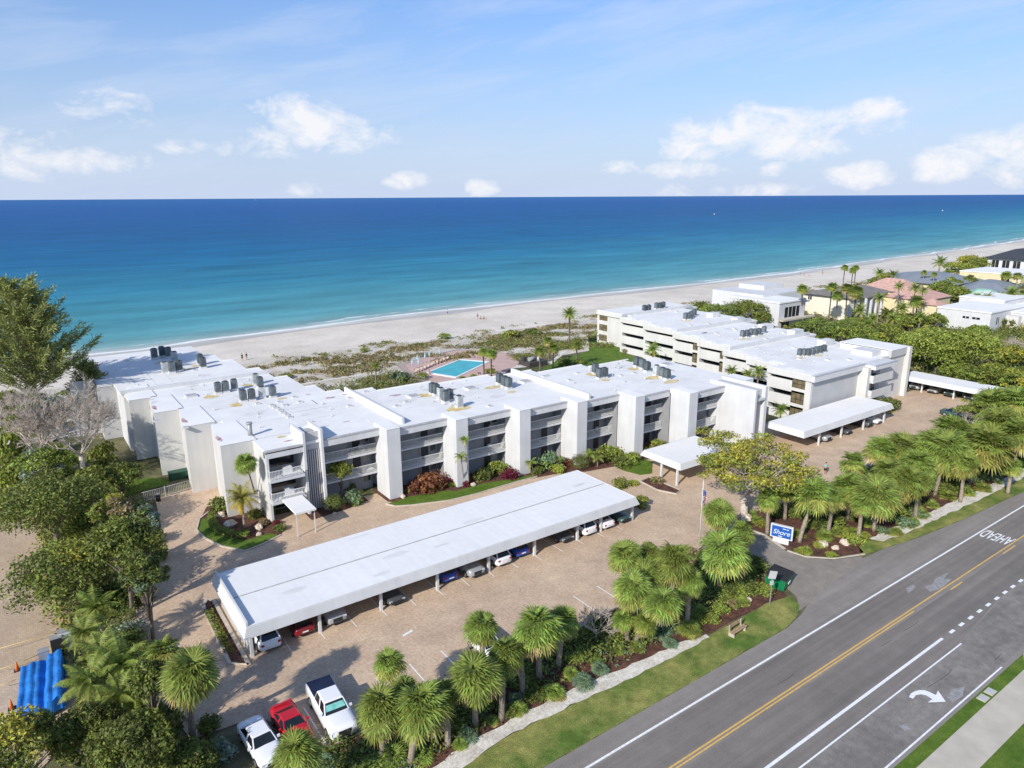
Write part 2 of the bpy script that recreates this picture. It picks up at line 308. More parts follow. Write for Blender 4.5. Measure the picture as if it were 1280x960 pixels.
def sea_mat():
    mt = bpy.data.materials.new('sea_water'); mt.use_nodes = True; t = mt.node_tree; n = t.nodes; L = t.links; b = n['Principled BSDF']
    at = n.new('ShaderNodeAttribute'); at.attribute_name = 'shore_distance'
    tcn = n.new('ShaderNodeTexCoord'); sp = n.new('ShaderNodeSeparateXYZ'); L.new(tcn.outputs['Object'], sp.inputs[0])
    def M(op, a, b_=None, cl=False):
        q = n.new('ShaderNodeMath'); q.operation = op; q.use_clamp = cl
        for i, v in enumerate((a, b_)):
            if v is None: continue
            if isinstance(v, (int, float)): q.inputs[i].default_value = v
            else: L.new(v, q.inputs[i])
        return q.outputs[0]
    def nz(sc, d, vec, r=.55):
        q = n.new('ShaderNodeTexNoise'); q.inputs['Scale'].default_value = sc; q.inputs['Detail'].default_value = d; q.inputs['Roughness'].default_value = r; L.new(vec, q.inputs['Vector']); return q.outputs['Fac']
    mp = n.new('ShaderNodeMapping'); mp.inputs['Scale'].default_value = (.25, 1, 1); mp.inputs['Rotation'].default_value = (0, 0, R(14)); L.new(tcn.outputs['Object'], mp.inputs[0])
    big = nz(.012, 4, mp.outputs[0]); mid = nz(.09, 5, mp.outputs[0]); far_ = nz(.018, 6, mp.outputs[0], .7); sml = nz(.9, 3, mp.outputs[0])
    # depth grows offshore; sand bars wobble the colour bands
    dd = M('MAXIMUM', M('ADD', at.outputs['Fac'], M('MULTIPLY', M('SUBTRACT', big, .5), M('MINIMUM', M('MULTIPLY', at.outputs['Fac'], 1.1), 170.0))), .01)
    lg = M('DIVIDE', M('LOGARITHM', M('ADD', dd, 1.0), 10.0), 4.0)
    rp = n.new('ShaderNodeValToRGB'); e = rp.color_ramp.elements
    stops = [(.00,(.50,.49,.43)),(.12,(.36,.42,.39)),(.22,(.21,.36,.35)),(.33,(.105,.305,.33)),(.46,(.055,.25,.305)),(.555,(.020,.175,.275)),(.63,(.006,.12,.255)),(.72,(.006,.092,.24)),(.85,(.008,.088,.27)),(1.0,(.016,.11,.30))]
    e[0].position = 0; e[0].color = (*stops[0][1], 1); e[1].position = 1; e[1].color = (*stops[-1][1], 1)
    for p, c_ in stops[1:-1]: q = e.new(p); q.color = (*c_, 1)
    L.new(lg, rp.inputs[0])
    # ripple tint
    mr = n.new('ShaderNodeMapRange'); mr.inputs['From Min'].default_value = .36; mr.inputs['From Max'].default_value = .64; mr.inputs['To Min'].default_value = .72; mr.inputs['To Max'].default_value = 1.32; L.new(M('ADD', M('ADD', M('MULTIPLY', mid, .45), M('MULTIPLY', sml, .2)), M('MULTIPLY', far_, .35)), mr.inputs[0])
    mu = n.new('ShaderNodeMix'); mu.data_type = 'RGBA'; mu.blend_type = 'MULTIPLY'; mu.inputs[0].default_value = 1; L.new(rp.outputs[0], mu.inputs[6]); L.new(mr.outputs[0], mu.inputs[7])
    # foam lines where the small waves break
    mp2 = n.new('ShaderNodeMapping'); mp2.inputs['Scale'].default_value = (.35, 1, 1); L.new(tcn.outputs['Object'], mp2.inputs[0])
    wob = M('MULTIPLY', M('SUBTRACT', nz(.05, 6, mp2.outputs[0]), .5), 20.0)
    dw = M('ADD', at.outputs['Fac'], wob)
    f1 = M('SUBTRACT', 1.0, M('ABSOLUTE', M('DIVIDE', M('SUBTRACT', dw, .8), 1.5)), True); f2 = M('SUBTRACT', 1.0, M('ABSOLUTE', M('DIVIDE', M('SUBTRACT', dw, 6.5), .9)), True)
    brk = M('MULTIPLY', M('SUBTRACT', nz(.12, 4, mp2.outputs[0]), .47), 7.0, True)
    foam = M('MULTIPLY', M('MAXIMUM', M('MULTIPLY', f1, 1.4), M('MULTIPLY', M('MULTIPLY', f2, 1.8), brk)), M('ADD', M('MULTIPLY', nz(.8, 4, tcn.outputs['Object']), 1.0), .3), True)
    mf = n.new('ShaderNodeMix'); mf.data_type = 'RGBA'; L.new(foam, mf.inputs[0]); L.new(mu.outputs[2], mf.inputs[6]); mf.inputs[7].default_value = (.80, .81, .80, 1)
    L.new(mf.outputs[2], b.inputs['Base Color']); b.inputs['Roughness'].default_value = .42; b.inputs['IOR'].default_value = 1.06
    bn = n.new('ShaderNodeBump'); bn.inputs['Strength'].default_value = .5; bn.inputs['Distance'].default_value = .6; L.new(M('ADD', mid, M('MULTIPLY', sml, .35)), bn.inputs['Height']); L.new(bn.outputs[0], b.inputs['Normal'])
    return mt
sea = struct('sea', m, sea_mat())
a_ = sea.data.attributes.new('shore_distance', 'FLOAT', 'POINT'); a_.data.foreach_set('value', att)

# land as one sheet that runs out to the shoreline
m = MB(); land = [(x, shore_b(x)-1.5) for x in xs]
for (x0, y0), (x1, y1) in zip(land, land[1:]): m.add([(x0,-60000 if x0 < -900 or x1 > 2500 else -900,-.05),(x1,-60000 if x0 < -900 or x1 > 2500 else -900,-.05),(x1,y1,-.05),(x0,y0,-.05)], [(0,1,2,3)])
struct('ground', m, G_land)
def strip(pts_lo, pts_hi, z, mb=None):
    mb = mb or MB(); n = len(pts_lo)
    mb.add([(x,y,z) for x,y in pts_lo]+[(x,y,z) for x,y in pts_hi], [(i,i+1,n+i+1,n+i) for i in range(n-1)]); return mb
bx = [-400,-100,-4,25,49,86,131,205,252,315,409,528,677,1200,3000]
lo = [150,148,150,156,160,160,158,158,158,156,160,168,180,262,545]
struct('beach_sand', strip(list(zip(bx, lo)), [(x, shore_b(x)+.5) for x in bx], 0.0), G_sand)
mw = groundmat('wet_sand', (.50,.455,.40), (.44,.40,.35), .1, bump=.1, rough=.45)
struct('wet_sand', strip([(x, shore_b(x)-5.5-1.5*math.sin(x*.07)) for x in np.linspace(-400,1200,240)], [(x, shore_b(x)+.3) for x in np.linspace(-400,1200,240)], .01), mw)
dune_b = list(zip([-60,20,34,48,70,96,120,150,200,260,330,420],[160,163,160,163,163,160,160,160,160,158,160,164]))
struct('dune_ground', strip([(x, 126 if x < 300 else 140) for x, _ in dune_b], dune_b, .012), G_dune)

struct('paved_lot', MB().sheet([(10,46),(5.6,46.3),(3,62),(4,66),(9,76),(10.2,84),(11,92.5),(19.5,94.5),(19.5,79),(60,75),(90,70),(102,62.5),(131,62),(142,62.5),(142,47),(110,46.4),(90,46),(74,45.8),(66,46.5),(61.4,45.7),(55.5,44.2),(50,43.5),(43.5,41.5),(34,40.6),(20,40.4),(13,40.2)], .0), G_paver)
struct('neighbour_lot', MB().sheet([(-60,40),(-5.5,45),(-1.2,52),(1.4,66),(2.4,82),(2.6,92),(-2,95.8),(-60,101)], .0), G_lotsand)
# the main road with its lanes
struct('road', MB().sheet([(-400,16.95),(-400,30.3),(50.3,30.25),(53,30.7),(56,31.6),(60,32.3),(67,33.0),(71,32.8),(76,31.95),(84,31.2),(93,30.7),(101,30.2),(1200,30.2),(1200,16.95)], .0), G_asph)
struct('travel_lane', MB().sheet([(-400,25.5),(-400,28.4),(600,28.4),(600,25.5)], .006), G_lane)
struct('turn_lane', MB().sheet([(-400,17.35),(-400,20.4),(58,20.4),(70,21.5),(600,21.5),(600,17.35)], .006), G_asph2)
struct('bike_lane', MB().sheet([(-400,20.6),(-400,24.9),(600,24.9),(600,21.6),(70,21.6),(59,20.6)], .007), G_lane)
struct('driveway', MB().sheet([(51.5,31.1),(53.6,31.3),(55.3,32.6),(56.2,34.8),(56.8,37.2),(56.4,41),(55.6,44.0),(61.6,46.2),(62.9,45.4),(63.4,42),(62.3,38.6),(62.7,36.4),(64.6,34.5),(67.5,33.3),(67,32.7),(60,32.1),(56,31.3)], .008), G_apron)
ORDN = 'first second third fourth fifth sixth seventh eighth ninth tenth eleventh twelfth thirteenth fourteenth fifteenth sixteenth seventeenth eighteenth nineteenth twentieth'.split()
def mark(name, poly, label, group=None, m_=M_paint, z=.014):
    return tag(MB().sheet(poly, z).build(name, m_), label, 'road marking', group)
def rect(a0, a1, b0, b1): return [(a0,b0),(a1,b0),(a1,b1),(a0,b1)]
mark('edge_line', rect(-60,300,28.5,28.67), 'long white line nearest the driveway, running the full length of the road')
mark('centre_line', rect(-60,300,25.36,25.48), 'continuous yellow centre line of the road, the upper one of the yellow pair', m_=M_yel)
mark('centre_line', rect(-60,61.7,25.10,25.21), 'lower yellow centre line that stops above the row of short white dashes', m_=M_yel)
mark('centre_line', rect(68.1,70.5,24.85,24.97), 'short stub of yellow line right of the end of the doubled yellow line', m_=M_yel)
mark('centre_line', rect(79.9,82.9,24.95,25.07), 'short stub of yellow line just below the word AHEAD', m_=M_yel)
mark('lane_line', rect(-60,59.5,21.64,21.86), 'thick solid white lane line ending where the short dashes start')
mark('lane_line', rect(-60,60.0,20.44,20.56), 'thin white lane line between the thick line and the curved arrow')
mark('edge_line', rect(-60,59.3,17.19,17.31), 'thin white edge line beside the grass strip and sidewalk')
dsh = None; k = 0
for a0 in (60.8,62.55,64.3,66.05,67.8,69.6,71.35,73.1,74.9,76.7,78.5,80.3,82.1,83.9,85.7,87.5,89.3,91.1,92.9):
    p = MB().sheet(rect(0,.75,-.13,.13), 0); k += 1; dl_ = 'short white lane dash %s after the end of the thick white line' % ORDN[k-1]
    if dsh is None: dsh = tag(p.build('lane_dash', M_paint, loc=(a0,21.74,.014)), dl_, 'road marking', 'short white dashes of the dotted lane line')
    else: clone(dsh, (a0,21.74,.014), label=dl_)
ar = gp([(1136.2,871.5),(1138.5,867),(1143,864.5),(1149,862.7),(1156,863.0),(1163,865.6),(1170,869.0),(1172.3,863.2),(1182.3,877.3),(1159.5,878.2),(1165.5,874.0),(1158,869.5),(1151,867.9),(1145,869.0),(1141.2,873.5)])
mark('turn_arrow', ar, 'white curved arrow painted in the turn lane')
fc = bpy.data.curves.new('road_word', 'FONT'); fc.body = 'AHEAD'; fc.size = 1.0; fc.align_x = 'CENTER'; fc.align_y = 'BOTTOM'; fc.space_character = 1.05
fc.materials.append(M_paint); fc.offset = .012; _t = bpy.data.objects.new('tmp', fc); link(_t); bpy.context.view_layer.update(); _me = bpy.data.meshes.new_from_object(_t.evaluated_get(bpy.context.evaluated_depsgraph_get())); bpy.data.objects.remove(_t); _me.name = 'road_word'; fo = bpy.data.objects.new('road_word', _me); link(fo)
fo.location = (85.2, 26.98, .016); fo.rotation_euler = (0, 0, R(90)); fo.scale = (.84, 3.3, 1)
tag(fo, 'white painted word AHEAD on the far traffic lane', 'road marking')
for i, a0 in enumerate((13.0, 38.65, 41.6, 21.6, 24.5, 18.7, 15.8)):
    lab = ['white bay line between the red car and the white pickup','white bay line left of the other one, on open pavers right of the palms','white bay line furthest right on the open pavers, ending under palms','white bay line half hidden above the lone palm','white bay line by the half hidden white car','white bay line behind the lone palm crown','white bay line right of the white pickup truck'][i]
    mark('bay_line', rect(a0-.05,a0+.05,40.6,44.9), lab, 'parking bay lines on the pavers')
k = 0
for a0 in np.arange(14.5, 53, 2.88):
    o = mark('bay_line', rect(a0-.04,a0+.04,52.1,57.5), '%s white bay line from the left, reaching out from under the long carport' % ORDN[(k := k+1)-1], 'parking bay lines under the long carport', z=.012)
mark('pavement_stripe', gp([(503,794),(515,787),(516.5,789),(504,796)]), 'faint white stripe worn on the pavers in the middle of the lot')
# road stains (worn paint)
stn = mat('scuffed_pale_paint', (.33,.33,.33), .95, .3, 3, col2=(.25,.235,.22))
struct('road_scuff', MB().sheet([(66.2,25.9),(67.5,25.5),(70.2,25.75),(69.6,26.2),(71.2,26.5),(69.2,26.75),(67.9,26.4),(66.6,26.6)], .016), stn)
struct('road_scuff', MB().sheet([(64.2,26.9),(65.8,27.0),(66.3,27.4),(65.0,27.5)], .016), stn)
struct('road_scuff', MB().sheet([(51.8,17.6),(53.2,17.5),(54.5,17.9),(53.3,18.3),(52.1,18.1)], .016), stn)
struct('road_scuff', MB().sheet([(46.1,18.2),(46.7,18.0),(46.9,18.5),(46.3,18.7)], .016), stn)
tar = mat('dark_crack_sealant', (.055,.05,.045), .9, .2, 3)
_rc = random.Random(9)
for _i in range(9):
    _a = _rc.uniform(28,80); _b = _rc.choice((17.9,18.6,19.4,22.6,24.2,26.3,27.6)); _p = [(_a+j*1.3*_rc.uniform(.7,1.2), _b+_rc.uniform(-.12,.12)) for j in range(_rc.randint(2,5))]
    struct('road_crack', strip([(x,y-.018) for x,y in _p], [(x,y+.018) for x,y in _p], .0135), tar)
# kerb side pieces
def rough(poly, amp, step=.7, seed=1, keep=lambda x, y: False):
    r = random.Random(seed); out = []
    for (x0,y0),(x1,y1) in zip(poly, poly[1:]+poly[:1]):
        L_ = math.hypot(x1-x0,y1-y0); n = max(1,min(400,int(L_/step))); nx_, ny_ = -(y1-y0)/max(L_,.01), (x1-x0)/max(L_,.01)
        for i in range(n):
            t = i/n; x, y = x0+(x1-x0)*t, y0+(y1-y0)*t; j = 0 if keep(x,y) or abs(x) > 200 else r.uniform(-amp,amp)
            out.append((x+nx_*j, y+ny_*j))
    return out
struct('verge_grass', MB().sheet(rough([(-60,30.3),(50.2,30.28),(52.6,30.75),(54.3,31.7),(54.9,33.1),(52.1,33.6),(44.1,33.4),(35.5,33.4),(24,33.9),(18,33.3),(-60,33)], 0.05), .012), G_verge)
struct('verge_grass', MB().sheet(rough([(67.6,33.2),(70.5,32.9),(76,31.98),(84,31.25),(93,30.75),(101,30.25),(400,30.25),(400,33),(105.7,32.4),(92,32.6),(82,33.1),(74,33.4),(71.5,34.8),(69.3,34.6)], 0.05), .012), G_verge)
struct('shell_path', MB().sheet(rough([(-60,33.2),(10,33.3),(18,33.2),(24,33.9),(29,33.75),(35.5,33.3),(43.8,33.25),(43.9,33.65),(41,34.15),(36,34.5),(31,34.95),(26,35.15),(21,34.9),(16,34.3),(-60,34.3)], 0.13), .018), G_shell)
struct('shell_path', MB().sheet(rough([(72.6,33.7),(76,33.2),(82,32.95),(92,32.5),(105.7,32.2),(400,32.8),(400,34),(106,33.5),(98,33.7),(90,34.0),(82,34.4),(74.6,34.9),(71.8,34.8)], 0.13), .018), G_shell)
struct('mulch_bed', MB().sheet(rough([(-20,34),(16,34.2),(31,34.8),(44,33.6),(52.1,33.65),(54.7,33.2),(55.6,34.8),(56.0,37.2),(55.8,41),(55.0,43.9),(50,43.4),(43.5,41.4),(34,40.5),(20,40.3),(13,40.1),(8,39.6),(-20,39)], 0.08), .012), G_mulch)
struct('mulch_bed', MB().sheet(rough([(68.5,33.6),(69.3,34.5),(71.5,34.8),(82,34.3),(106,33.5),(300,33.5),(300,47),(142,46.9),(110,46.2),(90,45.8),(74,45.6),(66,46.4),(64.3,46.2),(63.4,45.4),(63.9,42),(62.9,38.6),(63.3,36.6),(65.2,34.9)], 0.08), .012), G_mulch)
struct('sidewalk', MB().sheet([(-60,13.7),(300,13.7),(300,16.05),(60.5,16.1),(-60,16.05)], .02), G_paver if False else M_conc)
struct('sidewalk_apron', MB().sheet([(60.5,16.1),(300,16.1),(300,16.95),(62.6,16.95)], .018), M_conc)
struct('lawn_strip', MB().sheet([(-60,16.05),(60.5,16.1),(62.6,16.9),(58,16.95),(-60,16.95)], .012), G_lawn)
struct('lawn', MB().sheet([(-60,-60),(300,-60),(300,13.7),(-60,13.7)], .01), G_lawn)
for i, (a0, b0) in enumerate(((54.15,16.5),(55.35,16.5))):
    t = empty('utility_cover', (a0,b0,.02), 0, ['left grey concrete utility cover set in the grass beside the sidewalk','right grey concrete utility cover set in the grass beside the sidewalk'][i], 'utility cover', 'utility covers in the roadside grass')
    MB().box(-.42,.42,-.3,.3,0,.05).build('frame', M_conc, t); MB().box(-.36,.36,-.24,.24,.05,.065).build('lid', M_lgrey, t)
# kerbs: real steps of concrete
def kerb(name, pts, w=.2, h=.13, label=None, closed=False):
    mb = MB(); P = [Vector((x, y)) for x, y in pts]; n = len(P)
    lo_, hi_ = [], []
    for i in range(n):
        a = P[(i-1) % n if closed else max(i-1,0)]; b = P[(i+1) % n if closed else min(i+1,n-1)]
        d = (b-a).normalized(); q = Vector((-d.y, d.x))*w/2; lo_.append(P[i]-q); hi_.append(P[i]+q)
    vs = [(p.x,p.y,z) for z in (0, h) for p in lo_] + [(p.x,p.y,z) for z in (0, h) for p in hi_]
    rg = range(n) if closed else range(n-1)
    fs = []
    for i in rg:
        j = (i+1) % n; fs += [(n+i,n+j,3*n+j,3*n+i),(i,j,n+j,n+i),(2*n+j,2*n+i,3*n+i,3*n+j)]
    if not closed: fs += [(0,n,3*n,2*n),(n-1,2*n+n-1,3*n+n-1,n+n-1)]
    return struct('kerb', mb.add(vs, fs), M_curb)
kerb('kerb', [(55.0,43.9),(50,43.4),(43.5,41.4),(34,40.5),(20,40.3),(13,40.1)])
kerb('kerb', [(62.0,46.6),(63.0,45.4),(63.5,42),(62.5,38.8)], .25)
kerb('kerb', [(62.4,38.4),(62.8,36.5),(64.8,34.6),(68.2,33.3)], .15, .1)
kerb('kerb', [(6.8,77.5),(4.6,66),(3.6,62),(4.3,56),(6.0,48)], .2)
# front garden of the entrance wing: mulch, lawn ring, kerb
isl = [(15.6,84.6),(14.2,82.7),(13.3,80),(13.6,77.4),(14.6,74.4),(16.3,71.9),(18.3,72.4),(20.5,73.3),(21.3,74.4),(21.3,84.6)]
struct('garden_mulch', MB().sheet([(15.6,86),(14.2,82.7),(13.3,80),(13.6,77.4),(14.6,74.4),(16.3,71.9),(18.3,72.4),(20.5,73.3),(21.3,74.4),(21.3,86)], .012), G_mulch)
struct('garden_lawn', MB().sheet([(14.2,82.7),(13.3,80),(13.6,77.4),(14.6,74.4),(16.3,71.9),(18.3,72.4),(20.3,73.2),(19.6,74.5),(17.2,74.2),(16.0,75.6),(15.0,78.4),(15.0,80.6),(15.4,82.6)], .03), G_lawn)
kerb('kerb', [(15.4,84.2),(14.1,82.8),(13.2,80),(13.5,77.3),(14.5,74.3),(16.25,71.75),(18.3,72.25),(20.5,73.2)], .18)
struct('garden_mulch', MB().sheet([(24.6,74.9),(29.2,75.4),(32.2,76.1),(32.2,79.8),(24.6,79.8)], .012), G_mulch)
struct('garden_mulch', MB().sheet([(34,74.5),(35.5,72.6),(41,70.9),(50,70.4),(56,69.4),(60,67.6),(64,66.8),(70,66),(76,62.9),(82,59),(89,58),(89,66),(84,70),(34,79)], .012), G_mulch)
struct('facade_lawn', MB().sheet([(33.6,73.9),(34.2,72.7),(36,71.8),(40.2,70.4),(44,70.1),(49.8,70.3),(53.5,70.2),(53.2,70.9),(50,71.5),(46.5,72.4),(42.4,72.3),(41.5,73.2),(37,74.2)], .03), G_lawn)
kerb('kerb', [(33.5,73.9),(34.1,72.6),(36,71.65),(40.2,70.25),(44,69.95),(49.8,70.15),(53.6,70.05)], .15)
struct('facade_lawn', MB().sheet(gp([(768,582),(800,573),(816,577),(815,592),(800,594),(778,588)]), .03), G_lawn)
struct('canopy_island', MB().sheet(gp([(800,602),(812,597),(850,613),(844,617),(822,612)]), .03), G_mulch)
kerb('kerb', gp([(800,602),(812,597),(850,613),(846,618),(822,613)]), .15, closed=True)
iw = gp([(254,758),(259,750),(267,751),(311,831),(287,830)])
struct('carport_planter_soil', MB().sheet(iw, .03), G_mulch)
kerb('kerb', iw, .3, closed=True)
struct('lawn', MB().sheet(gp([(150,607),(165,600),(190,597),(212,600),(210,606),(180,613),(155,621)]), .03), G_lawn)
struct('lawn', MB().sheet([(2,84),(7.5,84),(7.5,98),(0,99),(2.5,92)], .02), G_lawn)
struct('lawn', MB().sheet([(86,100),(89,116),(98,122),(112,126),(124,140),(128,132),(117,120),(114,108),(111,98),(108,88),(96,90),(91,92)], .02), G_lawn)
struct('garden_mulch', MB().sheet([(50,94.5),(91,84.5),(91,100),(88.5,110),(78,121),(66,122),(56,118),(38,112),(37,97)], .008), G_land)
struct('dune_path', strip([(30,137.6),(40,135.2),(52,136),(62,135.6),(66,133)], [(30,139),(40,136.6),(52,137.3),(62,137),(66.5,134.5)], .03), G_shell)
struct('garden_path', strip(gp([(612,462),(650,460),(690,455),(720,430)]), gp([(614,458),(652,456),(688,452),(716,428)]), .04), G_shell)
# ---------------------------------------------------------------- buildings
FL = (.15, 2.80, 5.45)
def railing(mb, a0, a1, b, z, step=.16, along='a'):
    h = 1.05
    if along == 'a':
        mb.box(a0,a1,b-.035,b+.035,z+h-.07,z+h); mb.box(a0,a1,b-.025,b+.025,z+.1,z+.15)
        k = a0+step/2
        while k < a1: mb.box(k-.02,k+.02,b-.02,b+.02,z+.15,z+h-.07); k += step
    else:
        mb.box(b-.035,b+.035,a0,a1,z+h-.07,z+h); mb.box(b-.025,b+.025,a0,a1,z+.1,z+.15)
        k = a0+step/2
        while k < a1: mb.box(b-.02,b+.02,k-.02,k+.02,z+.15,z+h-.07); k += step
def bay(root, a0, a1, b0, b1, ztop, seed):
    """open gallery bay: slabs, railings, recessed wall with shutters, doors and windows"""
    r = random.Random(seed); bs = b0+1.15; bw = b0+2.9
    sl = MB()
    for z in FL[1:]: sl.box(a0,a1,bs,bw+.1,z-.27,z)
    sl.build('balcony_slab', M_white, root)
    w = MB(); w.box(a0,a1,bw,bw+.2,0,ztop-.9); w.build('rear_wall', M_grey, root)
    mid = a0+(a1-a0)*.52
    for z in FL:
        rl = MB()
        if z > 1: railing(rl, a0, a1, bs+.06, z); rl.build('railing', M_rail, root)
        # grey storm shutters on the left half, with a dark slot over them
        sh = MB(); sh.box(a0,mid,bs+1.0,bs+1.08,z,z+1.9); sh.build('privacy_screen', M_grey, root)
        MB().box(a0+.5,mid-.4,bw-.03,bw,z+1.6,z+2.15).build('window', M_dark, root)
        if r.random() < .9:
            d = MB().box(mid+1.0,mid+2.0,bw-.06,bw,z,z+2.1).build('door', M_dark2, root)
        x0 = mid+2.3
        if x0+1 < a1: MB().box(x0,min(a1-.3,x0+1.4),bw-.03,bw,z+.9,z+2.1).build('window', M_curt if r.random() < .4 else M_dark, root)
        if z > 1 and r.random() < .5:
            cx_ = r.uniform(mid+.4, a1-.8); ch_ = MB(); ch_.box(cx_-.3,cx_+.3,bs+.35,bs+.9,z+.38,z+.46).box(cx_-.3,cx_+.3,bs+.85,bs+.92,z+.46,z+.95).box(cx_-.28,cx_+.28,bs+.38,bs+.88,z,z+.38).build('gallery_chair', M_curt if r.random() < .5 else M_lip, root)
def column(root, a0, a1, b0, b1, z):
    c = MB().box(a0,a1,b0,b1,0,z).build('column', M_white, root)
    MB().box(a0-.04,a1+.04,b0-.04,b1+.04,z,z+.06).build('column_cap', M_roof, c)
def parapet(root, a0, a1, b0, b1, z0, z1, cap=M_roof):
    MB().box(a0,a1,b0,b1,z0,z1).build('parapet', M_white if cap is M_roof else cap, root)
def roof_curb(root, px, py, z, s=.9, h=.18):
    a, b = g(px, py, z); c = MB().box(a-s/2,a+s/2,b-s/2,b+s/2,z,z+h).build('skylight_curb', M_white, root)
    MB().box(a-s/2+.1,a+s/2-.1,b-s/2+.1,b+s/2-.1,z+h,z+h+.04).build('skylight', M_lip, c)
def blob(a, b, ra, rb, n=14, seed=0):
    r = random.Random(seed); return [(a+ra*math.cos(2*math.pi*i/n)*(.75+.5*r.random()), b+rb*math.sin(2*math.pi*i/n)*(.75+.5*r.random())) for i in range(n)]
def stain(root, px, py, ra, rb, z, m_=None, seed=1):
    a, b = g(px, py, z); MB().sheet(blob(a, b, ra*.5, rb*.62, seed=seed+int(px)), z+.012).build('roof_stain', m_ or M_stain, root)
ZR = 8.72; ZC = 9.0

# --- middle building: six stepped bays between tall white columns
mid_b = empty('apartment_building', (60,82,0), 0, 'long white apartment block in the middle with tall projecting columns and open galleries', 'building')
mid_b.location = (0,0,0)
cols = [(34.5,74.8),(43.2,73.2),(52.0,71.7),(60.5,70.1),(68.8,67.4),(76.2,64.2)]
backs = [(37.6,41.9,95),(41.9,50.6,93.2),(50.6,60.0,91.5),(60.0,67.4,90.0),(67.4,76.5,88.0),(76.5,85.5,86.2),(85.5,90.2,84.4)]
fr = []
for i, (a, b) in enumerate(cols):
    column(mid_b, a, a+1.75, b, b+3.6, ZC)
    a1 = cols[i+1][0] if i < 5 else 84.6
    bf = b+.6
    bay(mid_b, a+1.75, a1, bf, bf, ZR, i+3)
    MB().box(a+1.75,a1,bf,bf+1.1,ZR-.95,ZR-.16).build('fascia', M_white, mid_b)
    MB().box(a+1.75,a1,bf-.06,bf+.3,ZR-.16,ZR).build('drip_edge', M_lip, mid_b)
    fr.append((a, a1+.0, bf))
    if i < 5: MB().box(a1,a1+.3,cols[i+1][1]+3.5,bf+3.1,0,ZR-.4).build('side_wall', M_grey, mid_b)
mb = MB()
for i, (a, a1, bf) in enumerate(fr):
    for (x0, x1, yb) in backs:
        s, e = max(a+(.1 if i else 0), x0), min(a1+(.1 if i < 5 else 0), x1)
        if e > s: mb.box(s, e, bf+.3, yb, ZR-.35, ZR-.01)
mb.box(84.6, 90.2, 66.2, 84.4, ZR-.35, ZR-.01); mb.box(34.6,37.62,75.7,81.62,ZR-.34,ZR-.011)
mb.build('roof', M_roofm, mid_b)
mb = MB()
for (x0, x1, yb) in backs: mb.box(x0, x1, yb-6, yb-.3, 0, ZR-.35)
mb.build('rear_wall', M_white, mid_b)
MB().box(84.9,89.9,66.5,84.2,0,ZR-.35).build('end_wall', M_white, mid_b)
for (x0, x1, yb) in backs: MB().box(x0,x1,yb-.28,yb,ZR-.02,ZR+.12).build('roof_lip', M_roof, mid_b)
parapet(mid_b, 37.5, 37.8, 76.6, 95, ZR-.01, 9.55); parapet(mid_b, 63.5, 63.8, 71.2, 90, ZR-.01, 9.55)
def seams(root, a0, a1, b0, b1, z, n, seed):
    r = random.Random(seed); m_ = MB()
    for k in range(n):
        if k % 3: y = r.uniform(b0,b1); x = r.uniform(a0,a1-4); m_.box(x,min(a1,x+r.uniform(4,12)),y-.03,y+.03,z-.005,z+.008)
        else: x = r.uniform(a0,a1); m_.box(x-.03,x+.03,b0,b1,z-.005,z+.0085)
    m_.build('roof_seam', M_seam, root)
    v = MB()
    for k in range(n): x = r.uniform(a0,a1); y = r.uniform(b0,b1); v = MB().tube([(x,y,z),(x,y,z+r.uniform(.25,.5))],.07,8); v.build('vent_pipe', M_lip if k % 2 else M_rail, root)
M_seam = mat('membrane_seam', (.60,.595,.585), .9, .1, 2); M_pond = mat('ponding_mark', (.70,.69,.665), .9, .06, .5, col2=(.62,.605,.575))
seams(mid_b, 45, 59, 77, 91, ZR, 9, 1); seams(mid_b, 65, 84, 72, 86, ZR, 12, 2); seams(mid_b, 39, 50, 79, 92, ZR, 6, 3)
r_ = random.Random(4)
for k in range(9): x = r_.uniform(40,86); y = (94.5-(x-40)*.2)-r_.uniform(2,17); MB().sheet(blob(x,y,r_.uniform(.5,1.6),r_.uniform(.3,.9),seed=k),ZR+.010).build('roof_stain', M_pond, mid_b)
# right end stair block
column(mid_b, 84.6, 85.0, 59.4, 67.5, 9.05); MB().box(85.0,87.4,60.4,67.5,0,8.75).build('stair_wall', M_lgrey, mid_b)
column(mid_b, 87.4, 88.0, 59.8, 67.6, 9.15); column(mid_b, 88.0, 90.2, 64.0, 67.6, 9.15)
MB().box(85.0,87.4,59.7,60.4,7.3,7.6).build('canopy_slab', M_white, mid_b)
for p in [(437,508),(496,508),(508,503),(680,471),(684,470),(712,476),(722,467),(760,470),(777,470),(793,467),(840,464),(572,503),(612,508)]: roof_curb(mid_b, *p, ZR, .7, .15)
for p in [(517,496),(588,486),(657,477.5),(833,456)]: roof_curb(mid_b, *p, ZR, 1.6, .22)
for p in [(532,494,2.2,1.5),(572,511,3.4,1.7),(617,484,2.6,1.2),(640,490,1.5,.8),(741,468,2.2,1.6),(757,475,1.5,.8),(792,461,2,1.5),(818,472,3,1.6),(840,477,3,1.1)]: stain(mid_b, *p, ZR)
for p in [(567,486.5,1.0,.6),(494,494,1.6,.7)]: stain(mid_b, *p, ZR, M_redst)

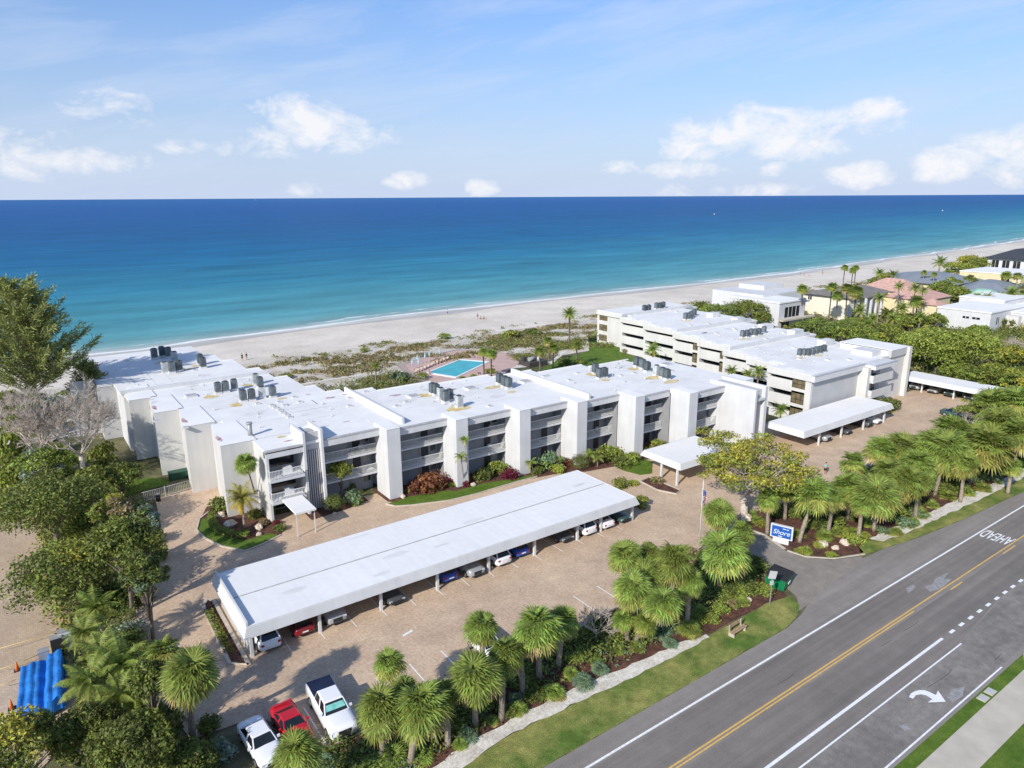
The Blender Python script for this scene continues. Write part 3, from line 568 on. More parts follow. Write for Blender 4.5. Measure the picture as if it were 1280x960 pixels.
# --- left building: wings that step back towards the sea
left_b = empty('apartment_building', (0,0,0), 0, 'large white apartment block at left with blank stepped wall slabs and a slatted tower', 'building')
steps = [(11.4,108.6,118),(13.2,100.0,109.5),(15.2,91.4,101),(17.0,81.4,92)]
wl = MB()
for k, (a, b, be) in enumerate(steps):
    wv_ = 3.6 if k < 3 else 4.0; sk = .118; D_ = 8.9
    s = MB().prism([(a,b),(a+wv_,b),(a+wv_,b+D_),(a+sk*D_,b+D_)],0,8.78).build('wall_slab', M_cream, left_b)
    MB().prism([(a-.03,b-.04),(a+wv_+.02,b-.04),(a+wv_+.02,b+D_),(a-.03+sk*D_,b+D_)],8.78,8.83).build('wall_cap', M_roof, s)
    MB().box(a+wv_+.12,a+wv_+.42,b+1.0,b+1.2,.5,8.0).build('window_slit', M_dark2, left_b)
    if k: MB().sheet(blob(a+.5,b+2.6,.28,1.2,seed=k),8.846).build('roof_stain', M_redst, left_b)
MB().box(20.6,21.0,77.0,84,0,ZR-.4).build('wall_slab', M_cream, left_b)
backs1 = [(11.4,27.0,140),(27.0,28.7,134),(28.7,30.3,127.6),(30.3,32.2,118.4),(32.2,34.1,110),(34.1,35.6,101.6),(35.6,37.6,97)]
rf = MB()
rf.box(11.0,27.0,113.2,134,ZR-.35,ZR-.01); rf.box(8.8,27.0,121.2,144.5,ZR-.36,ZR-.02)
rf.box(27.0,28.7,108.6,134,ZR-.35,ZR-.01); rf.box(28.7,30.3,100,127.6,ZR-.35,ZR-.01); rf.box(30.3,32.2,96,118.4,ZR-.35,ZR-.01); rf.box(32.2,34.1,94,110,ZR-.35,ZR-.01); rf.box(34.1,35.6,96.9,101.6,ZR-.35,ZR-.01); rf.box(35.6,37.6,81.6,97,ZR-.35,ZR-.01)
rf.box(11.45,27.0,108.7,113.3,ZR-.35,ZR-.01); rf.box(15.8,28.7,100.1,108.7,ZR-.34,ZR-.012); rf.box(18,30.3,91.5,100.2,ZR-.35,ZR-.01); rf.box(19.6,34.1,81.8,91.6,ZR-.34,ZR-.012); rf.box(30.0,32.3,91.5,96.1,ZR-.33,ZR-.014);rf.box(32.2,34.2,91.5,94.1,ZR-.33,ZR-.014)
rf.box(20.6,24.9,76.7,81.6,ZR-.35,ZR-.01); rf.box(24.9,34.5,77.2,81.6,ZR-.34,ZR-.012); rf.box(34.1,35.6,81.6,97,ZR-.36,ZR-.013); rf.box(30.2,34.2,81.4,94.2,ZR-.37,ZR-.016)
rf.build('roof', M_roofm, left_b)
bd = MB()
for x0, x1, y0, y1 in ((11.3,26.7,113,133.7),(9.1,26.7,121.5,144.2),(14,28.4,101,127.3),(18.5,31.8,90,117),(21.2,33.8,83,109),(27.2,37.3,80.6,96)): bd.box(x0,x1,y0,y1,0,ZR-.36)
bd.build('wall', M_white, left_b)
MB().box(11.0,32.2,113.0,113.3,ZR-.01,9.25).build('parapet', M_white, left_b)
for x0, x1, yb in backs1[1:]: MB().box(x0,x1,yb-.28,yb,ZR-.02,ZR+.1).build('roof_lip', M_roof, left_b)
MB().box(5.5,10.4,125.5,126,0,8.7).build('garden_wall_slab', M_cream, left_b); MB().box(8.8,9.1,121.3,140,0,8.78).build('wall_slab', M_lgrey, left_b)
MB().box(9.1,14.5,121.25,121.5,0,ZR-.36).build('wall_slab', M_lgrey, left_b)
seams(left_b, 22, 33, 83, 92, ZR, 9, 5); seams(left_b, 19, 29, 93, 112, ZR, 10, 6); seams(left_b, 12, 25, 115, 133, ZR, 9, 7)
for k in range(9): x = r_.uniform(20,30); y = r_.uniform(83,130); MB().sheet(blob(x,y,r_.uniform(.5,1.6),r_.uniform(.3,.9),seed=k+20),ZR+.010).build('roof_stain', M_pond, left_b)
# corner balconies
for z in FL:
    if z > 1:
        MB().box(20.65,24.6,75.9,78.6,z-.32,z).build('balcony_slab', M_white, left_b)
        rl = MB(); railing(rl,20.75,24.5,75.96,z); railing(rl,76.0,78.4,20.72,z,along='b'); rl.build('railing', M_rail, left_b)
    MB().box(21.2,24.8,80.2,80.25,z,z+2.1).build('glass_door', M_dark, left_b)
    if z > 1:
        MB().box(22.6,23.6,77.2,78.2,z,z+.7).build('balcony_table', M_rail, left_b)
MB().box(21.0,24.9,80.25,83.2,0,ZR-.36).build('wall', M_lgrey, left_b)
MB().box(20.6,24.9,76.7,77.5,ZR-.95,ZR-.2).build('fascia', M_white, left_b); MB().box(20.55,24.95,76.62,77.0,ZR-.2,ZR-.0).build('drip_edge', M_lip, left_b)
MB().box(20.62,20.9,76.7,77.0,0,ZR-.95).build('corner_post', M_white, left_b)
# stair tower: two fins, a panel and a screen of slats
for a0 in (24.9,27.0): MB().box(a0,a0+.28,76.6,80.8,0,10.1).build('fin_wall', M_white, left_b)
MB().box(25.18,27.0,77.4,77.6,7.6,9.7).build('tower_panel', M_lgrey, left_b)
MB().box(25.18,27.0,77.6,80.8,9.2,9.5).build('tower_roof', M_roof, left_b)
MB().box(25.18,27.0,78.6,78.7,0,7.6).build('stair_recess', M_grey, left_b)
sc = MB()
for i in range(7): sc.box(25.24+i*.26,25.36+i*.26,77.2,77.55,.2,7.6)
for i in range(23): sc.box(25.18,27.0,77.36,77.42,.5+i*.31,.56+i*.31)
sc.build('slat_screen', M_lgrey, left_b)
MB().box(25.6,26.6,78.2,79.2,9.5,9.7).build('roof_hatch', M_lip, left_b)
bay(left_b, 27.28, 34.5, 76.9, 0, ZR, 2)
MB().box(27.28,34.5,76.9,78,ZR-.95,ZR-.16).build('fascia', M_white, left_b); MB().box(27.28,34.5,76.84,77.2,ZR-.16,ZR).build('drip_edge', M_lip, left_b)
for p in [(375,503),(437,498),(243,463),(159,452),(457,490),(340,507),(344,510),(350,513),(353,516),(358,519),(356,507),(349,503),(362,522),(322,505),(368,497),(196,527),(232,535)]: roof_curb(left_b, *p, ZR, .65, .15)
roof_curb(left_b, 239, 495.5, ZR, 1.5, .22)
for p in [(264,496,1.9,1.6),(295,506,1.6,1.7),(312,481,2.6,1),(353,498,1.5,.8),(205,453,3,1.8),(246,457,1.8,1.2),(228,462,3,1),(352,546,1.2,.5),(308,545,1.3,.6)]: stain(left_b, *p, ZR)
for p in [(413,497,1.3,.6),(431,493,.8,.4),(385,493,.8,.3),(360,560-9,1.2,.25),(433,527,1.0,.2)]: stain(left_b, *p, ZR, M_redst)
# flue beside the corner roof
a, b = g(313,545,ZR); ch = MB(); ch.tube([(a,b,ZR),(a,b,ZR+1.5)], .28, 10); ch.build('flue_pipe', M_metal, left_b)
MB().tube([(a,b,ZR+1.5),(a,b,ZR+1.7)], .36, 10).build('flue_cap', M_metal, left_b)
# entrance awning
aw = empty('entrance_awning', (22.9,73.8,0), 0, 'small flat white awning on thin posts over the entrance of the left building', 'awning')
MB().box(-1.15,1.15,-2.4,3.0,2.75,2.95).build('awning_roof', M_roof, aw)
for x in (-1.0,1.0):
    for y in (-2.1,): MB().box(x-.05,x+.05,y-.05,y+.05,0,2.75).build('post', M_white, aw)

# --- right building: long side with ribbon balconies running towards the sea
right_b = empty('apartment_building', (0,0,0), 0, 'long cream and white block at right, stepping towards the beach with dark ribbon balconies', 'building')
Z3 = 8.1; F3 = (.15,2.75,5.35)
Lsteps = [(102.5,62.2,70),(104.9,70,76),(107.2,76,83),(110.2,83,91.6),(112.4,91.6,100),(114.9,100,111),(117.4,111,121),(120.8,121,133)]
Rsteps = [(131.6,62.2,82),(135.6,82,100),(140.6,100,122),(145.6,122,133)]
rf = MB(); bd = MB()
for (al, b0, b1) in Lsteps:
    for (arr_, c0, c1) in Rsteps:
        s, e = max(b0,c0), min(b1,c1)
        if e > s: rf.box(al-.3, arr_, s, e, Z3-.35, Z3); bd.box(al+1.6, arr_-.3, s+.02, e-.02, 0, Z3-.36)
rf.build('roof', M_roofm, right_b); bd.build('wall', M_cream, right_b)
for i, (al, b0, b1) in enumerate(Lsteps):
    MB().box(al,al+1.7,b1-.5,b1+.02,0,Z3-.35).build('pier', M_cream, right_b); MB().box(al,al+1.65,b0,b0+.45,0,Z3-.36).build('pier', M_cream, right_b)
    MB().box(al-.35,al+.5,b0-.3,b1,Z3-.9,Z3+.12).build('fascia', M_cream, right_b); MB().box(al-.36,al+.55,b0-.3,b1,Z3+.12,Z3+.18).build('roof_lip', M_roof, right_b)
    winend = i in (0, 3, 4)
    if i == 7:
        MB().box(al+.02,al+.3,b0+.45,b1-.5,0,Z3-.9).build('wall', M_cream, right_b)
        for z in F3:
            f = MB().box(al-.03,al+.02,129.3,132.2,z+.5,z+2.1).build('window', M_bronze, right_b); MB().box(al-.06,al-.03,129.2,132.3,z+1.25,z+1.33).box(al-.06,al-.031,130.7,130.8,z+.5,z+2.1).build('window_frame', M_bframe, f)
            MB().box(al-.03,al+.02,122.2,123.2,z+.7,z+2.0).build('window', M_dark, right_b)
        continue
    for z in F3:
        w = 2.7 if winend and (b1-b0) > 5 else 0
        MB().box(al+.02,al+.12,b0+.45+w,b1-.5,z-.35,z+1.30).build('balcony_wall', M_cream, right_b)
        MB().box(al+1.5,al+1.58,b0+.45+w,b1-.5,z,z+2.2).build('window_band', M_dark, right_b); MB().box(al+.04,al+.14,b0+.45+w,b1-.5,z+2.0,z+2.25).build('lintel', M_cream, right_b)
        if w:
            MB().box(al+.02,al+.2,b0+.45,b0+.45+w,z-.6,z+.2).build('balcony_wall', M_cream, right_b)
            MB().box(al+.02,al+.2,b0+.45,b0+.45+w,z+2.0,z+2.3).build('lintel', M_cream, right_b)
            f = MB().box(al+.08,al+.12,b0+.5,b0+.4+w,z+.2,z+2.0).build('window', M_bronze, right_b)
            q = MB()
            for k in range(4): y = b0+.5+k*(w-.14)/3; q.box(al+.03,al+.08,y,y+.07,z+.35,z+2.0)
            q.box(al+.02,al+.075,b0+.5,b0+.4+w,z+.9,z+.98); q.build('window_frame', M_bframe, f)
# near end wall, right hand balconies and tower
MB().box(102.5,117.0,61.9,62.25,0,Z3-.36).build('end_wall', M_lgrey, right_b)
MB().box(102.1,117.3,61.2,62.3,Z3-.9,Z3+.05).build('fascia', M_white, right_b); MB().box(102.1,117.3,61.14,61.5,Z3+.05,Z3+.12).build('drip_edge', M_lip, right_b)
MB().box(102.4,102.9,61.85,62.9,0,Z3-.9).build('pier', M_cream, right_b); MB().box(116.3,117.2,60.2,62.2,0,Z3-.4).build('pier', M_cream, right_b)
for z in F3:
    if z > 1:
        MB().box(117.2,123.6,59.6,62.2,z-.32,z).build('balcony_slab', M_white, right_b); MB().box(117.2,123.6,59.6,59.75,z,z+1.0).build('balcony_wall', M_cream, right_b); MB().box(117.1,117.2,59.6,62.2,z,z+1.0).build('balcony_wall', M_cream, right_b)
    MB().box(118.0,120.0,61.96,62.02,z,z+2.1).build('glass_door', M_dark, right_b); MB().box(121.3,122.3,61.96,62.02,z,z+2.1).build('glass_door', M_dark, right_b)
MB().box(117.2,123.8,62.02,62.3,0,Z3-.36).build('wall', M_lgrey, right_b)
MB().box(117.1,124.4,59.4,62.3,Z3-.7,Z3-.02).build('fascia', M_white, right_b); MB().box(117.05,124.45,59.34,59.8,Z3-.02,Z3+.05).build('drip_edge', M_lip, right_b)
MB().box(123.8,131.8,62.02,62.4,0,8.2).build('tower_wall', M_cream, right_b); MB().box(126.6,132.0,62.4,71.5,8.1,9.05).build('roof_room', M_white, right_b); MB().box(123.4,126.6,63.6,67.5,8.1,9.0).build('roof_room', M_white, right_b)
MB().box(126.4,132.6,61.7,62.4,7.9,9.25).build('tower_panel', M_lgrey, right_b); MB().box(131.9,132.8,61.2,63.0,0,9.3).build('tower_pier', M_cream, right_b); MB().box(126.5,132.7,61.65,71.6,9.2,9.28).build('roof_lip', M_roof, right_b)
for b_, a0, a1 in ((82.2,107.3,133.2),(100.2,112.8,138.2),(122,118,143.5)): MB().box(a0+.5,a1,b_-.12,b_+.12,Z3-.02,Z3+.75).build('parapet', M_white, right_b)
for p, w in (((891,396),1.2),((922,402),1.2),((957,411),1.5),((994,418),1.5),((1032,431),1.5)):
    a, b = g(*p, Z3); MB().box(a-w,a+w,b-.9,b+.9,Z3-.01,Z3+1.05).build('roof_hatch_house', M_white, right_b)
for p in [(838,388),(846,390),(863,407),(886,405),(918,411),(920,413),(943,409),(958,424),(896,417),(993,435),(980,416),(1035,450),(1062,450),(1000,449)]: roof_curb(right_b, *p, Z3, .8, .16)
for p in [(858,401,2.0,2.2),(800,391,2.0,1.5),(825,386,2,1),(930,424,2.8,1.8),(950,420,3,1.3),(1002,446,3,1.5),(1022,444,3,1.3)]: stain(right_b, *p, Z3, mat('pale_yellow_stain',(.60,.52,.30),.9,.2,.8,col2=(.72,.68,.55)))
# roof vents curled in white membrane along the left edge
for i in range(13):
    t = i/12; b_ = 66+t*58; al = [x for x in Lsteps if x[1] <= b_ < x[2]][0][0]
    MB().box(al+.7,al+2.0,b_-1.3,b_+1.2,Z3,Z3+.22).build('roof_ridge', M_roof, right_b)

seams(right_b, 108, 128, 66, 80, Z3, 10, 8); seams(right_b, 115, 133, 84, 98, Z3, 9, 9)
for k in range(7): x = r_.uniform(112,128); y = r_.uniform(66,98); MB().sheet(blob(x,y,r_.uniform(.6,2),r_.uniform(.4,1),seed=k+40),Z3+.010).build('roof_stain', M_pond, right_b)
# --- condensers standing on the roofs
def condenser(mt_, name='air_conditioner'):
    t = empty(name, (0,0,0))
    b = MB(); b.box(-.42,.42,-.42,.42,.28,1.42)
    for k in range(11): b.box(-.445,.445,-.445,.445,.34+k*.095,.37+k*.095)
    b.build('casing', mt_, t)
    f = MB(); f.tube([(0,0,1.42),(0,0,1.50)], [.36,.33], 14); f.build('fan_grille', M_acf, t)
    MB().box(-.5,.5,-.34,.34,0,.28).build('stand', M_white, t)
    return t
acd = condenser(M_ac); acl = condenser(M_acl); first = {'d': True, 'l': True}
def ac(px, py, z, label, group, kind='d', sc=1.0):
    a, b = g(px, py, z+.7); src = acd if kind == 'd' else acl; rz = R(random.choice((0,0,4,-5)))
    if first[kind]:
        o = src; o.location = (a,b,z); o.rotation_euler = (0,0,rz); o.scale = (sc*.92,sc*.92,sc*1.1); o['label'] = label; o['group'] = group; first[kind] = False
    else: o = clone(src, (a,b,z), rz, (sc*.92,sc*.92,sc*1.1), label, group)
    o['category'] = 'air conditioner'
ORD = ['first','second','third','fourth','fifth','sixth','seventh','eighth']
def acrow(pts, z, where, group, sc=1.05):
    for i, p in enumerate(pts): ac(p[0], p[1], z, '%s condenser from the left, dark, in %s' % (ORD[i], where) if len(p) < 3 else '%s condenser from the left, pale grey, in %s' % (ORD[i], where), group, 'l' if len(p) > 2 else 'd', sc)
G1 = 'condensers on the left building roof'; G2 = 'condensers on the middle building roof'; G3 = 'condensers on the right building roof'
acrow([(193,444),(202.5,441.5),(210.6,442.5),(218,448,1)], ZR, 'the far left roof shaded back row', G1, 1.2)
acrow([(206,461,1),(214.7,461),(223.8,459)], ZR, 'the far left roof shaded front row', G1, 1.15)
acrow([(250.6,451),(253.7,455)], ZR, 'the pair right of the shaded roof rows', G1, 1.15)
acrow([(272.5,486),(282,484.5),(292.8,482)], ZR, 'the big left roof cluster back row', G1)
acrow([(319.7,475,1),(325,479)], ZR, 'the pair behind the big left cluster', G1)
acrow([(304,496),(314.7,494.7),(327.5,491.6,1),(340.8,490.8)], ZR, 'the big left roof cluster front row', G1)
acrow([(540.8,487),(545,488),(551,492.8,1),(562,495)], ZR, 'the middle roof left cluster, back row', G2)
acrow([(557,497),(573.8,503,1)], ZR, 'the middle roof left cluster, front row', G2)
acrow([(624.5,474.5),(630.8,478),(635.7,480)], ZR, 'the trio left of the second parapet', G2)
acrow([(744,462),(749.5,468),(755.6,467)], ZR, 'the trio right of the second parapet', G2)
acrow([(796,453.4),(803,456),(809,459.5)], ZR, 'the middle roof right cluster, back half', G2)
acrow([(820.6,464,1),(828,467),(833.8,469)], ZR, 'the middle roof right cluster, front half', G2)
acrow([(805.6,386.2),(811,385.7),(820.6,383.2),(825,383),(829,382)], Z3, 'the farthest row on the right building', G3)
acrow([(857,396.3),(860.9,396),(864.2,394),(867.8,391.5)], Z3, 'the second farthest row on the right building', G3)
acrow([(928,418),(933.7,417.5),(938.7,416),(943.7,416),(948.7,415),(955,412.5)], Z3, 'the third row on the right building', G3, .95)
acrow([(1000,441),(1005,441),(1010,441),(1015,440),(1020,438.5),(1025,437.5),(1030,436)], Z3, 'the nearest row on the right building', G3, .9)

# ---------------------------------------------------------------- carports
def carport(name, a0, a1, b0, b1, zt, zb, posts, label, ax='a', ribs=True, cat='carport'):
    t = empty(name, (0,0,0), 0, label, cat)
    ov = .35
    r = MB(); r.box(a0,a1,b0,b1,zt-.12,zt); r.build('roof', M_roofc, t)
    if ribs:
        q = MB()
        if ax == 'a':
            k = a0+.6
            while k < a1: q.box(k-.01,k+.01,b0+.05,b1-.05,zt,zt+.006); k += .6
        else:
            k = b0+.6
            while k < b1: q.box(a0+.05,a1-.05,k-.01,k+.01,zt,zt+.012); k += .6
        q.build('roof_seam', M_roof, t)
    # sloping fascia all round
    o = [(a0,b0),(a1,b0),(a1,b1),(a0,b1)]; i = [(a0-ov,b0-ov),(a1+ov,b0-ov),(a1+ov,b1+ov),(a0-ov,b1+ov)]
    f = MB(); vs = [(x,y,zt+.04) for x,y in o] + [(x,y,zb) for x,y in i] + [(x,y,zb) for x,y in [(a0-ov+.12,b0-ov+.12),(a1+ov-.12,b0-ov+.12),(a1+ov-.12,b1+ov-.12),(a0-ov+.12,b1+ov-.12)]]
    f.add(vs, [(k,4+k,4+(k+1)%4,(k+1)%4)[::-1] for k in range(4)] + [(4+k,8+k,8+(k+1)%4,4+(k+1)%4)[::-1] for k in range(4)] + [(8+k,k,(k+1)%4,8+(k+1)%4)[::-1] for k in range(4)])
    f.build('fascia', M_white, t)
    for (x, y) in posts: MB().box(x-.12,x+.12,y-.12,y+.12,0,zt-.12).build('post', M_white, t)
    return t
pf = [11.7,17.4,23.1,28.9,34.7,40.4,46.2,49.6,54.4]
cp = carport('carport', 11.4, 54.4, 52.75, 62.9, 3.05, 2.2, [(x,53.2) for x in pf]+[(x,62.4) for x in pf], 'very long white carport before the middle building, one dark seam down its roof', ribs=False)
MB().box(11.6,54.2,57.68,57.82,3.05,3.09).build('roof_gutter', M_lip, cp)
fm_ = MB()
for k in range(5): zz = 2.3+k*.15; off = .35*(1-(zz-2.2)/.89)+.012; fm_.box(11.4-off,54.4+off,52.75-off-.012,52.75-off,zz,zz+.03)
fm_.build('fascia_rib', M_white, cp)
for k in range(7): x = r_.uniform(14,52); y = r_.choice((r_.uniform(53.2,57),r_.uniform(58.3,62.2))); MB().sheet(blob(x,y,r_.uniform(.5,1.4),r_.uniform(.2,.5),seed=k+60),3.058).build('roof_stain', M_pond, cp)
MB().box(11.4,11.55,52.8,62.8,3.0,3.45).build('roof_edge_upstand', M_white, cp)
MB().box(11.6,11.75,54,62.3,0,2.6).build('end_wall', M_lgrey, cp)
carport('carport', 90.4, 114.9, 55.0, 61.0, 3.0, 2.2, [(x,55.2) for x in (94.9,100.9,107.2,113.4)]+[(x,60.5) for x in (94.9,100.9,107.2,113.4)], 'white carport against the end wall of the right building, partly behind the big yellow-green tree')
carport('carport', 136.3, 141.6, 46.8, 64.5, 2.75, 2.0, [(137.3,y) for y in (48.7,55,60.6)]+[(141.2,y) for y in (48.7,55,60.6)], 'white carport at far right running away from the white tower of the right building', ax='b')
carport('entrance_canopy', 66.4, 76.5, 56.8, 63.2, 3.0, 2.3, [(65.6+.9,60.0),(66.4,57.2),(75.9,60),(75.9,57.2)], 'small white flat canopy left of the big yellow-green tree', cat='canopy')
# ---------------------------------------------------------------- background houses
def box_house(label, a0, a1, b0, b1, z, wallm, roofm, flat=True, wins=(), hip=2.2, over=.5):
    t = empty('house', (0,0,0), 0, label, 'house'); MB().box(a0,a1,b0,b1,0,z).build('wall', wallm, t)
    if flat: MB().box(a0-.2,a1+.2,b0-.2,b1+.2,z,z+.35).build('roof', roofm, t)
    else:
        m = MB(); w = min(a1-a0, b1-b0)/2; long_a = (a1-a0) > (b1-b0); O = over
        bs = [(a0-O,b0-O),(a1+O,b0-O),(a1+O,b1+O),(a0-O,b1+O)]
        rd = [(a0+w,(b0+b1)/2),(a1-w,(b0+b1)/2)] if long_a else [((a0+a1)/2,b0+w),((a0+a1)/2,b1-w)]
        vs = [(x,y,z-.05) for x,y in bs]+[(x,y,z+hip) for x,y in rd]
        fs = [(0,1,5,4),(1,2,5),(2,3,4,5),(3,0,4),(0,3,2,1)] if long_a else [(0,1,4),(1,2,5,4),(2,3,5),(3,0,4,5),(0,3,2,1)]
        m.add(vs, fs).build('roof', roofm, t)
    for (f, p0, p1, z0, z1) in wins:      # face, along range, height range
        w = MB(); fr = MB()
        if f == 'f': w.box(p0,p1,b0-.04,b0,z0,z1); fr.box(p0-.12,p1+.12,b0-.07,b0-.04,z1,z1+.12); fr.box((p0+p1)/2-.06,(p0+p1)/2+.06,b0-.09,b0-.04,z0,z1)
        else: w.box(a0-.04,a0,p0,p1,z0,z1); fr.box(a0-.07,a0-.04,p0-.12,p1+.12,z1,z1+.12); fr.box(a0-.09,a0-.04,(p0+p1)/2-.06,(p0+p1)/2+.06,z0,z1)
        wo_ = w.build('window', M_dark, t); fr.build('window_frame', M_rail, wo_)
    return t
M_groof = mat('grey_shingle_roof', (.20,.185,.165), .9, .15, .8); M_pink = mat('pink_tile_roof', (.52,.32,.26), .9, .15, 1.2, bump=.3, bscale=4)
M_ylw = mat('pale_yellow_stucco', (.66,.58,.36), .85, .05, .5); M_mroof = mat('blue_grey_metal_roof', (.24,.26,.275), .6, .08, .5); M_grnroof = mat('pale_green_roof', (.33,.52,.40), .8, .1, .7)
M_slate = mat('dark_slate_roof', (.05,.055,.065), .7, .15, 1)
h = box_house('white modern house with a wide dark window, behind the grove beside the right building', 171, 183, 115, 132, 7.4, M_white, M_roof, wins=[('f',173.6,176.8,3.3,6.2),('f',177.1,180.3,3.3,6.2),('f',172.5,176,.2,2.4)])
MB().box(183,187,116,119,6.6,6.9).build('canopy_slab', M_white, h); MB().box(176,196,124,142,0,8.3).build('rear_block', M_white, h); MB().box(186,196,131,140,8.3,9.6).build('roof_room', M_white, h); MB().box(171,186,113.5,115,2.6,3.0).build('terrace_slab', M_conc, h)
h = box_house('cream two storey house with a low grey roof behind two tall palms', 200.5, 216, 112, 127, 6.9, mat('warm_cream_stucco',(.72,.67,.54),.85,.04,.5), M_groof, flat=False, hip=1.6, over=1.2, wins=[('l',124,125.2,5.0,6.2),('f',203,205,.4,3.0),('f',206.5,208.2,.4,3.0),('f',209.6,211.2,.4,3.0),('f',206.5,208.2,4,6.2),('f',212.5,214,.4,3)])
for a_c in (206,209,212,215): MB().box(a_c-.3,a_c+.3,109.6,110.2,0,6.7).build('column', M_white, h)
MB().box(205.6,215.6,109.4,112,6.6,6.85).build('porch_roof', M_groof, h); MB().box(216,230,116,128,0,6).build('rear_wing', M_ylw, h); MB().add([(215,115,6),(231,115,6),(231,129,6),(215,129,6),(219,122,7.8),(227,122,7.8)],[(0,1,5,4),(1,2,5),(2,3,4,5),(3,0,4),(0,3,2,1)]).build('rear_roof', M_groof, h)
h = box_house('yellow house with pink tiled hip roofs among palms', 228, 246, 104, 117, 4.6, M_ylw, M_pink, flat=False, hip=2.8, wins=[('f',231,233,1,3.4),('f',237,239,1,3.4),('l',109,111,1,3.2)])
MB().box(243,256,116,132,0,4.6).build('rear_wing', M_ylw, h); MB().add([(242,115,4.6),(257,115,4.6),(257,133,4.6),(242,133,4.6),(249.5,121,8.2),(249.5,127,8.2)],[(0,1,4),(1,2,5,4),(2,3,5),(3,0,4,5),(0,3,2,1)]).build('rear_roof', M_pink, h)
MB().box(226,231,99,104,0,3.8).build('porch', M_ylw, h); MB().add([(225.5,98.5,3.8),(231.5,98.5,3.8),(231.5,104.2,3.8),(225.5,104.2,3.8),(228.5,101.3,5.6)],[(0,1,4),(1,2,4),(2,3,4),(3,0,4),(0,3,2,1)]).build('porch_roof', M_pink, h)
h = box_house('sprawling white modern house with two slot windows at the right edge', 212, 233, 79, 92.5, 5.3, M_white, M_roof, wins=[('l',84.2,85.8,3.3,3.9),('l',81.5,83.4,3.3,3.9),('f',216,217.5,2,4)])
MB().box(225,262,68,88,0,4.4).build('rear_block', M_white, h); MB().box(224.8,262.2,67.8,88.2,4.4,4.75).build('rear_roof', M_roof, h); MB().box(233,250,84,96,0,6.2).build('upper_block', M_white, h); MB().box(232.8,250.2,83.8,96.2,6.2,6.5).build('rear_roof', M_roof, h)
MB().box(230.5,231.8,67.85,67.95,.3,3.6).build('door', mat('timber_door',(.45,.24,.11),.7,.2,3), h); MB().box(222,224,76,79,0,3.9).build('side_wing', M_cream, h)
tag(MB().box(239,241.5,77.2,79,4.76,5.9).build('roof_tarp', mat('deep_blue_tarp',(.02,.09,.42),.6,.2,2)), 'bundle of deep blue tarp on the white modern house roof', 'tarp')
def slab_house(label, poly, z, h_, roofm, wallm, name='house'):
    t = empty(name, (0,0,0), 0, label, 'house'); cx = sum(p[0] for p in poly)/len(poly); cy = sum(p[1] for p in poly)/len(poly)
    MB().prism([(cx+(x-cx)*.94, cy+(y-cy)*.94) for x,y in poly], 0, z).build('wall', wallm, t)
    MB().prism(poly, z, z+h_, top=[(cx+(x-cx)*.35, cy+(y-cy)*.35) for x,y in poly]).build('roof', roofm, t); return t
slab_house('long low house with a blue grey metal roof behind the pink roofed house', [(281,119),(313,121),(325,141),(306,156),(283,140)], 3.6, 2.2, M_mroof, M_ylw)
slab_house('house with a blue grey metal roof just left of the pale green roof', [(270,112),(281,101),(308,106),(313,119),(290,119)], 3.4, 2.0, M_mroof, M_cream)
slab_house('small house with a pale green roof poking out of the trees', [(257,104),(263,96),(273,100),(268,109)], 3.6, 1.8, M_grnroof, M_cream)
h = box_house('flat white roofed house with pale yellow walls near the right edge', 334, 360, 116, 139, 4.2, M_ylw, M_roof, wins=[('l',120,123,1,3),('f',340,344,1,3)])
h = box_house('tall house with a dark hipped roof at the far right edge by the beach', 388, 420, 134, 150, 6.4, M_white, M_slate, flat=False, hip=4.2, over=1.5, wins=[('l',136,139,1,5.5),('l',140.5,143.5,1,5.5),('l',145,148,1,5.5),('f',392,396,1,5.5)])
h = box_house('white house half hidden at the right edge, beside the flat white roof', 420, 450, 112, 130, 6, M_white, M_roof, wins=[('f',424,428,1,4)])

# ---------------------------------------------------------------- pool terrace
struct('pool_deck', MB().sheet([(65.5,121.5),(82,119),(96.5,129.5),(93,139),(87.5,145.5),(78,143.5),(67.5,138.5),(65,130)], .05), G_deck)
pl = empty('swimming_pool', (0,0,0), 0, 'turquoise swimming pool with white coping on the salmon deck', 'swimming pool')
pq = gp([(536,466),(575,450.5),(608,453.2),(570,471.5)]); cx = sum(p[0] for p in pq)/4; cy = sum(p[1] for p in pq)/4
cop = MB(); out = [(cx+(x-cx)*1.12, cy+(y-cy)*1.12) for x,y in pq]
cop.add([(x,y,.16) for x,y in out]+[(x,y,.16) for x,y in pq]+[(x,y,.05) for x,y in out]+[(x,y,.05) for x,y in pq], [(k,(k+1)%4,4+(k+1)%4,4+k) for k in range(4)]+[(k,8+k,8+(k+1)%4,(k+1)%4) for k in range(4)]+[(4+k,4+(k+1)%4,12+(k+1)%4,12+k) for k in range(4)])
cop.build('coping', M_roof, pl); MB().sheet(pq, .10).build('water', mat('pool_water',(.02,.38,.37),.12,.12,.4,spec=.4), pl)
M_blue = mat('pale_blue_canvas',(.36,.58,.66),.8,.1,2)
um = empty('closed_umbrella', (0,0,0), 0)
MB().tube([(0,0,0),(0,0,2.6)],.035,6).build('pole', M_rail, um); MB().tube([(0,0,1.0),(0,0,1.6),(0,0,2.6)],[.16,.24,.05],8).build('canopy', M_blue, um); MB().tube([(0,0,0),(0,0,.1)],.3,10).build('base', M_conc, um)
up = [(515.6,462),(523.5,461),(531.5,453.5),(536.9,451),(549.4,448),(522,456)]
